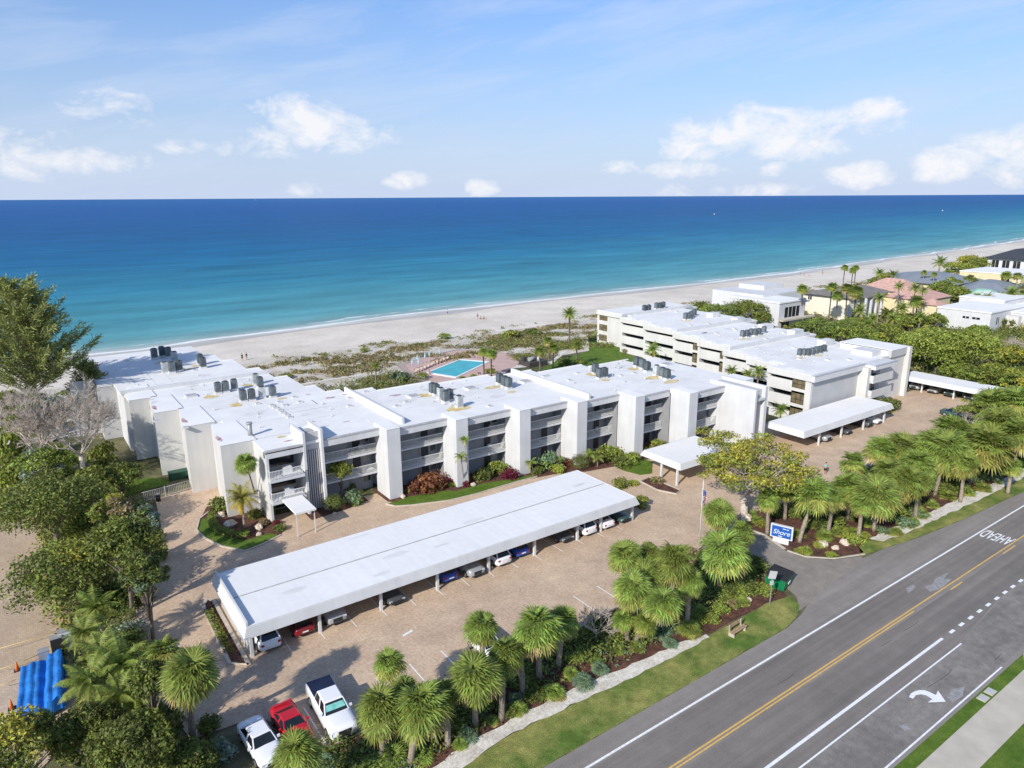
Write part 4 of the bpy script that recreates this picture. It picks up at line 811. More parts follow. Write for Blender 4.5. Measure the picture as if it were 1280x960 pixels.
ul = ['leftmost closed blue umbrella on the pool deck, nearest the dune scrub','second closed blue umbrella from the left on the pool deck, in front of the loungers','third closed blue umbrella along the far side of the pool deck','fourth closed blue umbrella along the far side of the pool deck','rightmost closed umbrella, standing alone behind the pool','closed blue umbrella behind the two leftmost ones on the pool deck']
for i, p in enumerate(up):
    a, b = g(*p); o = um if i == 0 else clone(um, (a,b,.05)); o.location = (a,b,.05); o.scale = (.8,.8,.9)
    tag(o, ul[i], 'umbrella', 'closed umbrellas on the pool deck')
lg = empty('sun_lounger', (0,0,0)); M_ltan = mat('tan_lounger_sling',(.50,.36,.28),.8,.1,2)
MB().box(-.32,.32,-.95,.35,.30,.36).build('seat', M_ltan, lg); MB().add([(-.32,.35,.33),(.32,.35,.33),(.32,.95,.75),(-.32,.95,.75),(-.32,.35,.38),(.32,.35,.38),(.32,.95,.80),(-.32,.95,.80)],[(0,1,2,3),(4,7,6,5),(0,4,5,1),(2,6,7,3),(1,5,6,2),(0,3,7,4)]).build('backrest', M_ltan, lg)
f = MB()
for x in (-.3,.3):
    for y in (-.85,.3): f.box(x-.03,x+.03,y-.03,y+.03,0,.3)
f.build('frame', M_rail, lg)
lp = [(518,467),(522,465.5),(526,464),(530,462.5),(534,460.5),(538,458.5),(542,456.5),(546,455),(550,453.5),(554,452),(558,450.5),(590,447),(597,447.5),(604,448.5),(611,450.5),(598,468),(606,464),(614,459)]
for i, p in enumerate(lp):
    a, b = g(*p); o = lg if i == 0 else clone(lg); o.location = (a,b,.05); o.scale = (.85,.85,.85); o.rotation_euler = (0,0,R((-70+(i*37)%45) if i < 11 else (150 if i > 14 else 10)))
    if i < 11: tag(o, '%s lounger from the left in the row along the left side of the pool' % (ORD+['ninth','tenth','eleventh'])[i], 'sun lounger', 'sun loungers on the pool deck')
    elif i < 15: tag(o, '%s lounger from the left in the short row behind the far end of the pool' % ORD[i-11], 'sun lounger', 'sun loungers on the pool deck')
    else: tag(o, '%s lounger from the left on the near right side of the pool' % ORD[i-15], 'sun lounger', 'sun loungers on the pool deck')
def fence(label, pts, h, m_, step=.35, name='fence'):
    t = empty(name, (0,0,0), 0, label, 'fence'); pk = MB(); rl = MB()
    for (x0,y0),(x1,y1) in zip(pts, pts[1:]):
        L_ = math.hypot(x1-x0,y1-y0); n = max(1,int(L_/step))
        rl.tube([(x0,y0,h-.05),(x1,y1,h-.05)],.03,4); rl.tube([(x0,y0,.15),(x1,y1,.15)],.025,4)
        for i in range(n): x=x0+(x1-x0)*i/n; y=y0+(y1-y0)*i/n; pk.box(x-.015,x+.015,y-.015,y+.015,.1,h)
        MB().box(x0-.05,x0+.05,y0-.05,y0+.05,0,h+.1).build('post', m_, t)
    pk.build('pickets', m_, t); rl.build('rail', m_, t); return t
fence('pale railing around the beach side of the pool deck', [(65,122),(65,130),(67.5,138.6),(78,143.7),(87.5,145.7),(93,139)], 1.2, M_metal)
ds = empty('pool_equipment_shed', (0,0,0), 0, 'dark cluttered equipment enclosure right of the pool deck', 'shed')
MB().box(90,95,120.5,124.5,0,1.0).build('wall', M_bframe, ds); MB().tube([(91,122,1.45),(93.2,122.6,1.45)],.45,10).build('tank', M_metal, ds); MB().tube([(93.2,121.4,1.0),(93.2,121.4,2.0)],.4,10).build('tank', M_lgrey, ds); MB().box(90.2,91,123,124,1.0,1.8).build('pump_box', M_bframe, ds)

# ---------------------------------------------------------------- cars
def loft(mb, secs, mi=0, smooth=True):
    n = len(secs[0]); vs = [p for s in secs for p in s]
    fs = [(i*n+k,(i+1)*n+k,(i+1)*n+k+1,i*n+k+1) for i in range(len(secs)-1) for k in range(n-1)]
    fs += [tuple(range(n)), tuple((len(secs)-1)*n+k for k in range(n))[::-1]]
    mb.add(vs, fs, mi, smooth)
CARS = {}
def make_car(kind, paint, name, accent=None):
    """front points to -Y"""
    P_ = dict(sedan=dict(L=4.7,W=1.84,zb=.92,hood=.80,H=1.43,ws=-.95,rf=-.35,rr=.95,rb=1.65,tr=.95), suv=dict(L=4.7,W=1.9,zb=1.08,hood=1.0,H=1.70,ws=-1.05,rf=-.45,rr=1.75,rb=2.2,tr=1.1),
              hatch=dict(L=4.2,W=1.8,zb=.98,hood=.88,H=1.52,ws=-.95,rf=-.35,rr=1.35,rb=1.95,tr=1.0), coupe=dict(L=4.4,W=1.82,zb=.86,hood=.74,H=1.24,ws=-.75,rf=-.15,rr=.75,rb=1.5,tr=.92), pickup=dict(L=5.9,W=2.03,zb=1.22,hood=1.16,H=1.90,ws=-1.35,rf=-.75,rr=.75,rb=.95,tr=1.22))[kind]
    L, Wd, zb, hd, H = P_['L'], P_['W']/2, P_['zb'], P_['hood'], P_['H']; t = empty(name, (0,0,0)); y0, y1 = -L/2, L/2
    def sec(y, w, zt, zlo=.28, cr=.04):
        return [(-w*.86,y,zlo),(-w*.99,y,zlo+.12),(-w,y,zlo+.3),(-w*.985,y,zt-.14),(-w*.93,y,zt-.03),(-w*.6,y,zt+cr*.7),(0,y,zt+cr),(w*.6,y,zt+cr*.7),(w*.93,y,zt-.03),(w*.985,y,zt-.14),(w,y,zlo+.3),(w*.99,y,zlo+.12),(w*.86,y,zlo)]
    b = MB(); wsy, rby = P_['ws'], P_['rb']
    ss = [sec(y0,Wd*.72,hd-.22,.36,.02),sec(y0+.10,Wd*.88,hd-.10,.30),sec(y0+.45,Wd*.97,hd-.02),sec(wsy-.05,Wd,zb-.02),sec(wsy+.4,Wd,zb),sec(0,Wd,zb),sec(min(rby,y1-.5),Wd*.99,zb+.02),sec(y1-.28,Wd*.95,P_['tr']),sec(y1-.05,Wd*.86,P_['tr']-.08,.36),sec(y1,Wd*.78,P_['tr']-.24,.42,.02)]
    if kind == 'pickup': ss = [sec(y0,Wd*.86,hd-.2,.42,.02),sec(y0+.12,Wd*.95,hd-.06,.4),sec(y0+.5,Wd,hd),sec(wsy,Wd,zb-.03),sec(wsy+.4,Wd,zb),sec(1.0,Wd,zb),sec(y1-.06,Wd,zb,.45),sec(y1,Wd*.97,zb-.05,.5)]
    loft(b, ss); b.build('body', paint, t)
    # greenhouse
    wb, wt = Wd*.87, Wd*.68; yb0, yt0, yt1, yb1 = wsy, P_['rf'], P_['rr'], P_['rb']
    B = [(-wb,yb0,zb-.02),(wb,yb0,zb-.02),(wb,yb1,zb),(-wb,yb1,zb)]; T = [(-wt,yt0,H-.05),(wt,yt0,H-.05),(wt,yt1,H-.05),(-wt,yt1,H-.05)]
    c = MB(); T2 = [(x*.9,(y-(yt0+yt1)/2)*.94+(yt0+yt1)/2,H) for x,y,_ in T]
    c.add(B+T+T2, [(0,1,5,4),(1,2,6,5),(2,3,7,6),(3,0,4,7),(4,5,9,8),(5,6,10,9),(6,7,11,10),(7,4,8,11),(8,9,10,11)], 0, False); c.build('cabin', paint, t)
    def pane(p, q, r_, s, ins, nm, m_=M_glass):
        P4 = [Vector(v) for v in (p,q,r_,s)]; cen = sum(P4, Vector())/4; nrm = (P4[1]-P4[0]).cross(P4[3]-P4[0]).normalized()
        if nrm.dot(cen-Vector((0,(yb0+yb1)/2,zb))) < 0: nrm = -nrm
        MB().add([v.lerp(cen, ins)+nrm*.012 for v in P4], [(0,1,2,3)]).build(nm, m_, t)
    pane(B[0],B[1],T[1],T[0],.10,'windshield'); pane(B[2],B[3],T[3],T[2],.14,'rear_window')
    for sgn, (i, j) in ((1,(1,2)),(-1,(0,3))):
        bm0, bm1, tm0, tm1 = Vector(B[i]), Vector(B[j]), Vector(T[i]), Vector(T[j]); pane(bm0,bm0.lerp(bm1,.48),tm0.lerp(tm1,.46),tm0,.12,'side_window'); pane(bm0.lerp(bm1,.52),bm1,tm1,tm0.lerp(tm1,.54),.14,'side_window')
    wr = .42 if kind in ('pickup',) else (.37 if kind == 'suv' else .33)
    for y in (y0+.92, y1-(1.25 if kind == 'pickup' else .9)):
        for sx_ in (-1, 1):
            x = sx_*(Wd-.11); w = MB().tube([(x-.12,y,wr),(x+.12,y,wr)], wr, 16, smooth=False).build('wheel', M_tyre, t)
            xo = sx_*(Wd+.015); MB().tube([(xo-.01*sx_,y,wr),(xo+.006*sx_,y,wr)], wr*.64, 12, smooth=False).build('rim', M_rim, w)
    for sx_ in (-1, 1):
        MB().box(sx_*Wd*.52,sx_*Wd*.84,y0+.02,y0+.16,hd-.30,hd-.14).build('headlight', M_lamp, t)
        MB().box(sx_*Wd*.58,sx_*Wd*.84,y1-.10,y1+.01,P_['tr']-.34,P_['tr']-.16).build('tail_light', M_tail, t)
        MB().box(sx_*(Wd*.98),sx_*(Wd*.98+.18),wsy+.18,wsy+.30,zb-.02,zb+.14).build('mirror', paint, t)
    MB().box(-Wd*.45,Wd*.45,y0-.012,y0+.12,.45,hd-.2).build('grille', M_plastic, t); MB().box(-.26,.26,y1-.02,y1+.012,.55,.68).build('number_plate', M_paint, t)
    MB().box(-Wd*.7,Wd*.7,y0-.02,y0+.1,.30,.42).build('bumper', M_plastic, t)
    if kind == 'pickup':
        MB().box(-Wd*.86,Wd*.86,1.05,y1-.12,zb+.02,zb+.09).build('bed_cover', mat('navy_bed_cover',(.012,.018,.045),.5,.2,1), t)
        MB().add([(-.72,-1.27,1.29),(.72,-1.27,1.29),(.62,-.90,1.70),(-.62,-.90,1.70)],[(0,1,2,3)]).build('sunshade', mat('teal_sunshade',(.10,.42,.38),.6,.3,3,col2=(.25,.55,.50)), t).location.z = .012
    if kind == 'coupe':
        MB().box(-Wd*.8,Wd*.8,y1-.42,y1-.22,1.02,1.06).build('spoiler', paint, t)
    return t
PT = dict(white=mat('white_car_paint',(.80,.80,.80),.3,.02,1,coat=.5), red=mat('red_car_paint',(.50,.012,.02),.3,.05,1,coat=.6), dred=mat('dark_red_car_paint',(.20,.015,.02),.3,.05,1,coat=.6), silver=mat('silver_car_paint',(.45,.47,.48),.35,.03,1,metal=.4,coat=.5), grey=mat('dark_grey_car_paint',(.07,.075,.08),.35,.05,1,coat=.5),
          blue=mat('blue_car_paint',(.02,.07,.36),.3,.05,1,coat=.6), green=mat('dark_green_car_paint',(.04,.08,.075),.35,.05,1,coat=.5))
def car(kind, col, a, b, rz, label, group=None):
    key = (kind, col)
    nm = 'pickup_truck' if kind == 'pickup' else 'parked_car'
    if key not in CARS: CARS[key] = o = make_car(kind, PT[col], nm)
    else: o = clone(CARS[key])
    o.location = (a,b,.0); o.rotation_euler = (0,0,R(rz)); o['category'] = 'pickup truck' if kind == 'pickup' else 'car'; o['label'] = label
    if group: o['group'] = group
    elif 'group' in o: del o['group']
car('pickup','white',14.35,42.9,-3,'white pickup truck with a dark bed cover and a teal sunshade behind its windshield')
car('coupe','red',11.55,43.1,2,'red sports coupe between the white sedan and the white pickup')
car('sedan','white',9.3,42.7,4,'white sedan leftmost of the open parked cars, under the palm at the bottom edge')
car('hatch','white',27.5,42.6,0,'white car half hidden behind the palm crowns in the middle of the lot edge')
car('sedan','green',126.0,49.6,0,'dark car under the bare grey tree at far right')
GC = 'cars under the long carport'
for (px, py, kind, col, rz, lab) in [(335,803,'suv','white',180,'white car at the left end of the long carport, by the planter'),(380,789,'hatch','dred',180,'dark red car beside the white one at the left end of the long carport'),(421,775,'suv','silver',0,'silver car facing out just right of the first inner carport post'),
     (492,748,'sedan','grey',0,'dark grey car facing out right of the second inner carport post'),(560,721,'hatch','blue',180,'bright blue car right of the third inner carport post'),(588,711,'suv','silver',0,'silver white car right of the bright blue one under the long carport'),
     (625,700,'suv','white',180,'white car right of the fourth inner post of the long carport'),(651,691,'hatch','blue',180,'blue car right of the white one beside the fourth inner carport post'),(705,672,'sedan','grey',0,'near black car left of the last inner post under the long carport'),
     (733,663,'suv','white',180,'white car just right of the last inner post under the long carport'),(756,655,'sedan','white',180,'white car third from the right end gap, before the dark one under the long carport'),(778,648,'sedan','green',0,'dark teal grey car at the right end of the long carport')]:
    a, b = g(px, py, .4); car(kind, col, a, 55.25+random.uniform(-.2,.3), rz, lab, GC)
G2_ = 'cars under the carport by the right building'
for (a, kind, col, lab) in [(97.3,'suv','silver','silver car behind the first post of the carport by the right building'),(103.0,'sedan','grey','dark car in the middle of the carport by the right building'),(109.0,'suv','grey','dark sport car second from the right end of the carport by the right building'),(111.8,'sedan','white','white car at the right end of the carport by the right building')]:
    car(kind, col, a, 57.3, 0, lab, G2_)
G3_ = 'cars under the far right carport'
for (px, py, kind, col, lab) in [(1144,484,'suv','silver','silver car leftmost under the far right carport'),(1168,488,'sedan','silver','grey silver car second from the left under the far right carport'),(1187,493,'suv','green','dark car in the middle of the far right carport'),(1211,498,'hatch','grey','dark blue grey car second from the right under the far right carport'),(1231,502,'suv','white','white car rightmost under the far right carport')]:
    a, b = g(px, py, .5); car(kind, col, 139.9, b, -90, lab, G3_)

# ---------------------------------------------------------------- street furniture
M_sblue = mat('royal_blue_sign_face',(.02,.09,.36),.5,.05,1); M_green = mat('dark_green_dumpster_paint',(.008,.16,.06),.5,.15,1.5)
A = Vector((*g(966,676),0)); B_ = Vector((*g(986,681),0)); dv = (B_-A); ang = math.atan2(dv.y, dv.x); mid = (A+B_)/2
sg = empty('monument_sign', (mid.x,mid.y,0), ang, 'blue and white monument sign with cursive lettering beside the driveway', 'sign')
MB().box(-.82,.82,-.22,.22,0,.55).build('base', M_white, sg); MB().box(-1.15,1.15,-.14,.14,.55,2.05).build('frame', M_white, sg)
MB().box(-1.0,1.0,-.165,-.142,.68,1.92).build('panel', M_sblue, sg)
def text(parent, s, size, x, y, z, m_, shear=0, name='lettering', ext=.004):
    c_ = bpy.data.curves.new(name, 'FONT'); c_.body = s; c_.size = size; c_.align_x = 'CENTER'; c_.align_y = 'CENTER'; c_.shear = shear; c_.extrude = ext; c_.offset = .0; c_.materials.append(m_)
    _t = bpy.data.objects.new('tmp', c_); link(_t); bpy.context.view_layer.update(); me_ = bpy.data.meshes.new_from_object(_t.evaluated_get(bpy.context.evaluated_depsgraph_get())); bpy.data.objects.remove(_t); me_.name = name; o = bpy.data.objects.new(name, me_); o.rotation_euler = (R(90),0,0); o.location = (x,y,z); return link(o, parent)
M_slet = mat('pale_blue_lettering',(.62,.74,.82),.6,.03,1)
text(sg, 'Shore', .74, -.02, -.172, 1.24, M_slet, .3)
lt = MB()
for x0, x1, z in ((.12,.42,1.72),(.5,.72,1.70),(-.3,.1,.82)): lt.box(x0,x1,-.175,-.167,z-.04,z+.04)
lt.build('lettering', M_slet, sg)
a, b = g(966,712,1.2); 
dp = empty('dumpster', (59.4,36.9,0), R(-20), 'dark green dumpster with a black lid at the mouth of the driveway', 'dumpster')
a_, b_ = g(976,727,0); dp.location = (*g(973,732,0),0)
f = MB(); f.prism([(-.95,-.75),(.95,-.75),(.95,.75),(-.95,.75)], .15, 1.25, top=[(-1.05,-.9),(1.05,-.9),(1.05,.85),(-1.05,.85)]); f.build('bin', M_green, dp)
MB().add([(-1.07,-.92,1.26),(1.07,-.92,1.26),(1.07,.87,1.45),(-1.07,.87,1.45),(-1.07,-.92,1.31),(1.07,-.92,1.31),(1.07,.87,1.5),(-1.07,.87,1.5)],[(0,3,2,1),(4,5,6,7),(0,1,5,4),(1,2,6,5),(2,3,7,6),(3,0,4,7)]).build('lid', M_plastic, dp)
for x in (-1,1): MB().box(x*1.0,x*1.14,-.3,.3,.7,.85).build('lift_pocket', M_green, dp)
for x in (-.8,.8):
    for y in (-.6,.6): MB().tube([(x-.04,y,.09),(x+.04,y,.09)],.09,8).build('caster', M_tyre, dp)
MB().box(-.25,.25,-.90,-.86,.62,.80).build('notice_label', M_paint, dp)
dp.scale = (1.1,1.1,1.0); dp.rotation_euler = (0,0,R(15))
a, b = g(962,756)
sp_ = empty('street_sign', (a,b,0), R(-25), 'blank grey back of a road sign on a thin post at the grass tip', 'sign')
MB().box(-.03,.03,-.03,.03,0,3.4).build('post', M_metal, sp_)
pn = MB().box(-.38,.38,-.015,.015,-.38,.38).build('sign_plate', M_lgrey, sp_); pn.location = (0,-.05,3.05); pn.rotation_euler = (0,R(12),0)
MB().box(-.18,.18,-.012,.012,2.0,2.45).build('sign_plate', M_lgrey, sp_)
a, b = g(921,791)
bn = empty('bench', (46.15,32.35,0), R(3), 'weathered wooden slatted bench on the roadside grass', 'bench')
M_wood = mat('weathered_timber',(.40,.27,.16),.9,.2,4)
for y in (-.38,-.16): MB().box(-1.0,1.0,y,y+.17,.42,.47).build('seat_slat', M_wood, bn)
for z in (.62,.80): MB().box(-1.0,1.0,.18,.22,z,z+.13).build('back_slat', M_wood, bn)
for x in (-.8,.8): MB().box(x-.05,x+.05,-.36,.18,0,.42).box(x-.05,x+.05,.12,.18,.42,.95).build('leg', M_conc, bn)
fpx = g(874,681); fp = empty('flagpole', (*fpx,0), 0, 'white flagpole with a drooping striped flag behind the palms', 'flagpole')
MB().tube([(0,0,0),(0,0,7.4)],[.07,.04],8).build('pole', M_white, fp); MB().tube([(0,0,7.4),(0,0,7.55)],[.08,.03],8).build('finial', M_metal, fp)
M_flag = bpy.data.materials.new('striped_flag'); M_flag.use_nodes = True
t_ = M_flag.node_tree; nn = t_.nodes; LL = t_.links; bb = nn['Principled BSDF']; tcn = nn.new('ShaderNodeTexCoord'); sp = nn.new('ShaderNodeSeparateXYZ'); LL.new(tcn.outputs['Object'], sp.inputs[0])
wv = nn.new('ShaderNodeMath'); wv.operation = 'FRACT'; mq = nn.new('ShaderNodeMath'); mq.operation = 'MULTIPLY'; mq.inputs[1].default_value = 5.2; LL.new(sp.outputs['Z'], mq.inputs[0]); LL.new(mq.outputs[0], wv.inputs[0])
gt = nn.new('ShaderNodeMath'); gt.operation = 'GREATER_THAN'; gt.inputs[1].default_value = .5; LL.new(wv.outputs[0], gt.inputs[0]); mx = nn.new('ShaderNodeMix'); mx.data_type = 'RGBA'; LL.new(gt.outputs[0], mx.inputs[0]); mx.inputs[6].default_value = (.50,.02,.04,1); mx.inputs[7].default_value = (.75,.74,.74,1); LL.new(mx.outputs[2], bb.inputs['Base Color'])
fm = MB(); nf = 7; rows = 9
vs = [(.06+.30*(k/nf)*(1-.35*r/rows)+.05*r/rows, .09*math.sin(k*2.2+r*.5), 6.3-1.7*r/rows-.35*k/nf) for r in range(rows+1) for k in range(nf+1)]
fm.add(vs, [(r*(nf+1)+k,r*(nf+1)+k+1,(r+1)*(nf+1)+k+1,(r+1)*(nf+1)+k) for r in range(rows) for k in range(nf)], 0, True); flg = fm.build('flag', M_flag, fp); flg.scale = (1.5,1.5,1)
MB().sheet([(0,0),(0,0),(0,0)],0) if False else None
cn = MB(); cn.add([(x,y-.012,z) for x,y,z in vs if z > 5.6 and x < .24][:0] or [(.06,-.02,6.3),(.25,-.10,6.1),(.24,-.10,5.6),(.06,-.02,5.7)], [(0,1,2,3)]); cn.build('flag_canton', M_sblue, flg)
# gate fence by the left building
fence('white and grey picket gate closing the drive beside the left building', [(18.4,93.4),(15.6,92.9),(12.2,92.3),(9.6,92.0)], 1.3, M_lgrey, .2, 'gate_fence')
for i,(x,y) in enumerate(((11.2,91.3),)):
    MB_ = empty('litter_bin', (x,y,0), 0, 'small dark litter bin standing by the gate at left', 'litter bin'); MB().tube([(0,0,0),(0,0,.9)],[.28,.32],10).build('bin', M_plastic, MB_); MB().tube([(0,0,.9),(0,0,1.0)],[.34,.2],10).build('lid', M_metal, MB_)
gb = empty('green_storage_box', (*g(225,597),0), R(0), 'low dark green box against the third wall slab of the left building', 'storage box')
MB().box(-1.3,1.3,-.6,.6,0,.9).build('box', mat('deep_green_paint',(.02,.07,.04),.6,.2,2), gb); MB().box(-1.35,1.35,-.65,.65,.9,1.0).build('lid', mat('deep_green_lid',(.03,.09,.055),.6,.2,2), gb)
# landscape boulders
M_rock = mat('pale_limestone',(.62,.52,.40),.95,.25,3,bump=.6,bscale=8)
def rock(seed):
    r = random.Random(seed); mb = MB(); n, k = 10, 6; vs = []
    for i in range(k+1):
        ph = math.pi*i/k
        for j in range(n):
            th_ = 2*math.pi*j/n; q = .8+.4*r.random(); vs.append((math.sin(ph)*math.cos(th_)*q, math.sin(ph)*math.sin(th_)*q*.8, math.cos(ph)*.6*q+.35))
    mb.add(vs, [(i*n+j,(i+1)*n+j,(i+1)*n+(j+1)%n,i*n+(j+1)%n) for i in range(k) for j in range(n)], 0, False); return mb
rk = [(1028,683,.62,'pale boulder left of the pair in the mulch near the driveway mouth'),(1055,680,.55,'pale boulder right of the upright stone near the driveway mouth'),(1044,686,.4,'small upright pale stone between the two boulders near the driveway mouth'),(933,650,.75,'tall pale boulder at the foot of the big yellow-green tree'),(276,645,.55,'small pale boulder behind the hedge ring of the entrance garden'),(288,657,.75,'large holed pale boulder in the entrance garden mulch'),(324,661,.55,'tan boulder right of the feathery palm in the entrance garden'),(324,668+1,.35,'flat white stone at the lawn edge of the entrance garden'),(504,622,.4,'white stone at the foot of the first white column'),(670,590,.4,'small white stone beside the third white column'),(936,751,.35,'small pale stone in the mulch left of the grass tip'),(418,643,.3,'small white stone in front of the round clipped bush by the slatted tower'),(592,607,.4,'pale stones at the foot of the second white column')]
RM = [rock(i).mesh('boulder', M_rock) for i in range(3)]
for i, (px, py, s, lab) in enumerate(rk):
    o = bpy.data.objects.new('boulder', RM[i%3]); link(o); o.location = (*g(px,py),0); o.scale = (s,s,s); o.rotation_euler = (0,0,i*1.3); tag(o, lab, 'rock', 'landscape boulders')
# blue tarps over stacked gear on the neighbour's lot
M_tarp = mat('bright_blue_tarp',(.025,.20,.58),.8,.25,1.2,bump=.5,bscale=2.5); M_purple = mat('dark_violet_tarp',(.05,.03,.22),.5,.25,1.5,bump=.5,bscale=3)
def drape(a0,a1,b0,b1,zf,nx_=34,ny_=26):
    mb = MB(); vs = []
    for j in range(ny_+1):
        for i in range(nx_+1):
            u, v = i/nx_, j/ny_; e = max(abs(u-.5), abs(v-.5))*2; z = zf(u, v); z = z if e < .93 else z*.25
            vs.append((a0+(a1-a0)*u+.02*math.sin(v*17)+(v-.5)*.5, b0+(b1-b0)*v+.05*math.sin(u*23)+(u-.5)*1.2, z))
    mb.add(vs, [(j*(nx_+1)+i,j*(nx_+1)+i+1,(j+1)*(nx_+1)+i+1,(j+1)*(nx_+1)+i) for j in range(ny_) for i in range(nx_)], 0, False); return mb
ridge = lambda u, v: 1.15+.10*(abs(math.sin(u*math.pi*5.2))**1.6)+.03*math.sin(v*7+u*9)-.25*max(0,math.sin((u-.42)*9))*(.4<u<.62)
tag(drape(-4.0,-.9,54.2,61.2,ridge).build('blue_tarp', M_tarp), 'big ridged bright blue tarp draped over stacked gear on the left lot', 'tarp')
tag(drape(-1.2,-.1,50.2,52.8,lambda u,v:1.1+.15*math.sin(v*9)).build('violet_tarp', M_purple), 'dark violet tarp below the blue tarp, half under the trees', 'tarp')
for i,(px,py,w,h_,m_,lab) in enumerate([(55,820,.35,1.5,M_metal,'leftmost grey crate standing behind the blue tarp'),(71,806,.4,1.7,M_plastic,'black topped crate behind the middle of the blue tarp'),(82,800,.45,1.9,M_white,'tall white panel behind the right end of the blue tarp')]):
    t = empty('stacked_crate', (*g(px,py,1.0),0), R(0), lab, 'crate'); MB().box(-w,w,-.3,.3,0,h_).build('crate', m_, t); MB().box(-w-.03,w+.03,-.33,.33,h_,h_+.06).build('lid', M_metal, t)
cnm = MB().tube([(0,0,.05),(0,0,.85)],[.20,.04],12).mesh('cone', mat('traffic_orange',(.75,.17,.03),.6,.1,2))
for i,(px,py,lab) in enumerate([(22,838,'orange traffic cone at the upper left corner of the blue tarp'),(15,886,'orange traffic cone at the lower left corner of the blue tarp')]):
    t = empty('traffic_cone', (*g(px,py),0), 0, lab, 'traffic cone', 'traffic cones by the blue tarp'); o = bpy.data.objects.new('cone', cnm); link(o, t); MB().box(-.28,.28,-.28,.28,0,.06).build('base', M_plastic, t); MB().tube([(0,0,.42),(0,0,.58)],[.125,.09],12).build('stripe', M_paint, t); t.scale=(.85,.85,.95)
M_rope = mat('yellow_rope',(.65,.48,.20),.8,.1,3)
for i, (p, q, lab) in enumerate([((-5,812),(88,783),'thin yellow rope nearest the top of the left lot, ending at the short posts'),((-5,838),(50,818),'thin yellow rope running to the grey crate on the left lot'),((-5,858),(20,850),'short thin rope behind the orange cone on the left lot')]):
    a0_, a1_ = g(*p,.5), g(*q,.5); tag(MB().tube([(*a0_,.5),((a0_[0]+a1_[0])/2,(a0_[1]+a1_[1])/2,.42),(*a1_,.55)],.03,5).build('rope', M_rope), lab, 'rope')
t = empty('short_fence', (0,0,0), 0, 'row of short yellow posts where the rope meets the hedge on the left lot', 'fence')
for i in range(4): a, b = g(76+i*4,787+i*.5); MB().box(a-.05,a+.05,b-.05,b+.05,0,1.1).build('post', M_rope, t)

# ---------------------------------------------------------------- boats
for i, (px, py, s, lab) in enumerate([(893,268.3,1.0,'small white motorboat on the open sea right of centre'),(320,250.4,5.2,'tiny white boat on the horizon at left'),(1178,264,1.2,'small white boat far right near the horizon')]):
    a, b = g(px, py); t = empty('boat', (a,b,0), R(20), lab, 'boat')
    h = MB(); secs = []
    for x, w in ((-3,1.0),(-1,1.25),(1.2,1.1),(2.6,.6),(3.4,.05)): secs.append([(x,-w,1.0+.1*max(x,0)),(x,-w*.8,.3),(x,0,-.1),(x,w*.8,.3),(x,w,1.0+.1*max(x,0))])
    loft(h, secs); h.add([(s_[0][0],s_[0][1],s_[0][2]) for s_ in secs]+[(s_[4][0],s_[4][1],s_[4][2]) for s_ in secs], [(k,k+1,5+k+1,5+k) for k in range(4)]); h.build('hull', M_white, t)
    MB().box(-1.2,.8,-.7,.7,1.0,1.9).build('cabin', M_white, t); MB().box(-1.4,1.0,-.8,.8,2.1,2.2).build('canopy', M_blue, t); t.scale = (s,)*3
    w = MB(); 

# ---------------------------------------------------------------- people
M_skin = mat('skin',(.50,.30,.20),.7,.05,3); M_hair = mat('dark_hair',(.04,.03,.02),.8,.2,5)
CL = dict(black=mat('black_cloth',(.03,.03,.035),.9,.1,5), white=mat('white_cloth',(.75,.76,.76),.9,.05,5), teal=mat('teal_cloth',(.22,.50,.50),.9,.1,5), pink=mat('pink_cloth',(.62,.22,.26),.9,.1,5), blue=mat('blue_cloth',(.10,.20,.42),.9,.1,5), tan=mat('tan_cloth',(.40,.32,.22),.9,.1,5))
def skin_obj(name, chains, m_, parent, sub=1):
    """chains: list of [(x,y,z,r),...]; first vertex of the first chain is the root"""
    vs, es, rs = [], [], []; idx = {}
    for ch in chains:
        prev = None
        for (x,y,z,r) in ch:
            k = (round(x,3),round(y,3),round(z,3))
            if k not in idx: idx[k] = len(vs); vs.append((x,y,z)); rs.append(r)
            if prev is not None: es.append((prev, idx[k]))
            prev = idx[k]
    me = bpy.data.meshes.new(name); me.from_pydata(vs, es, []); me.materials.append(m_); o = bpy.data.objects.new(name, me); link(o, parent)
    me.attributes.new('x','FLOAT','POINT') if False else None
    md = o.modifiers.new('skin','SKIN'); 
    if not me.skin_vertices: 
        bpy.context.view_layer.objects.active = o
    sv = me.skin_vertices[0].data
    for i, r in enumerate(rs): sv[i].radius = (r, r)
    sv[0].use_root = True
    o.modifiers.new('sub','SUBSURF').levels = sub; o.modifiers['sub'].render_levels = sub; md.use_smooth_shade = True
    return o
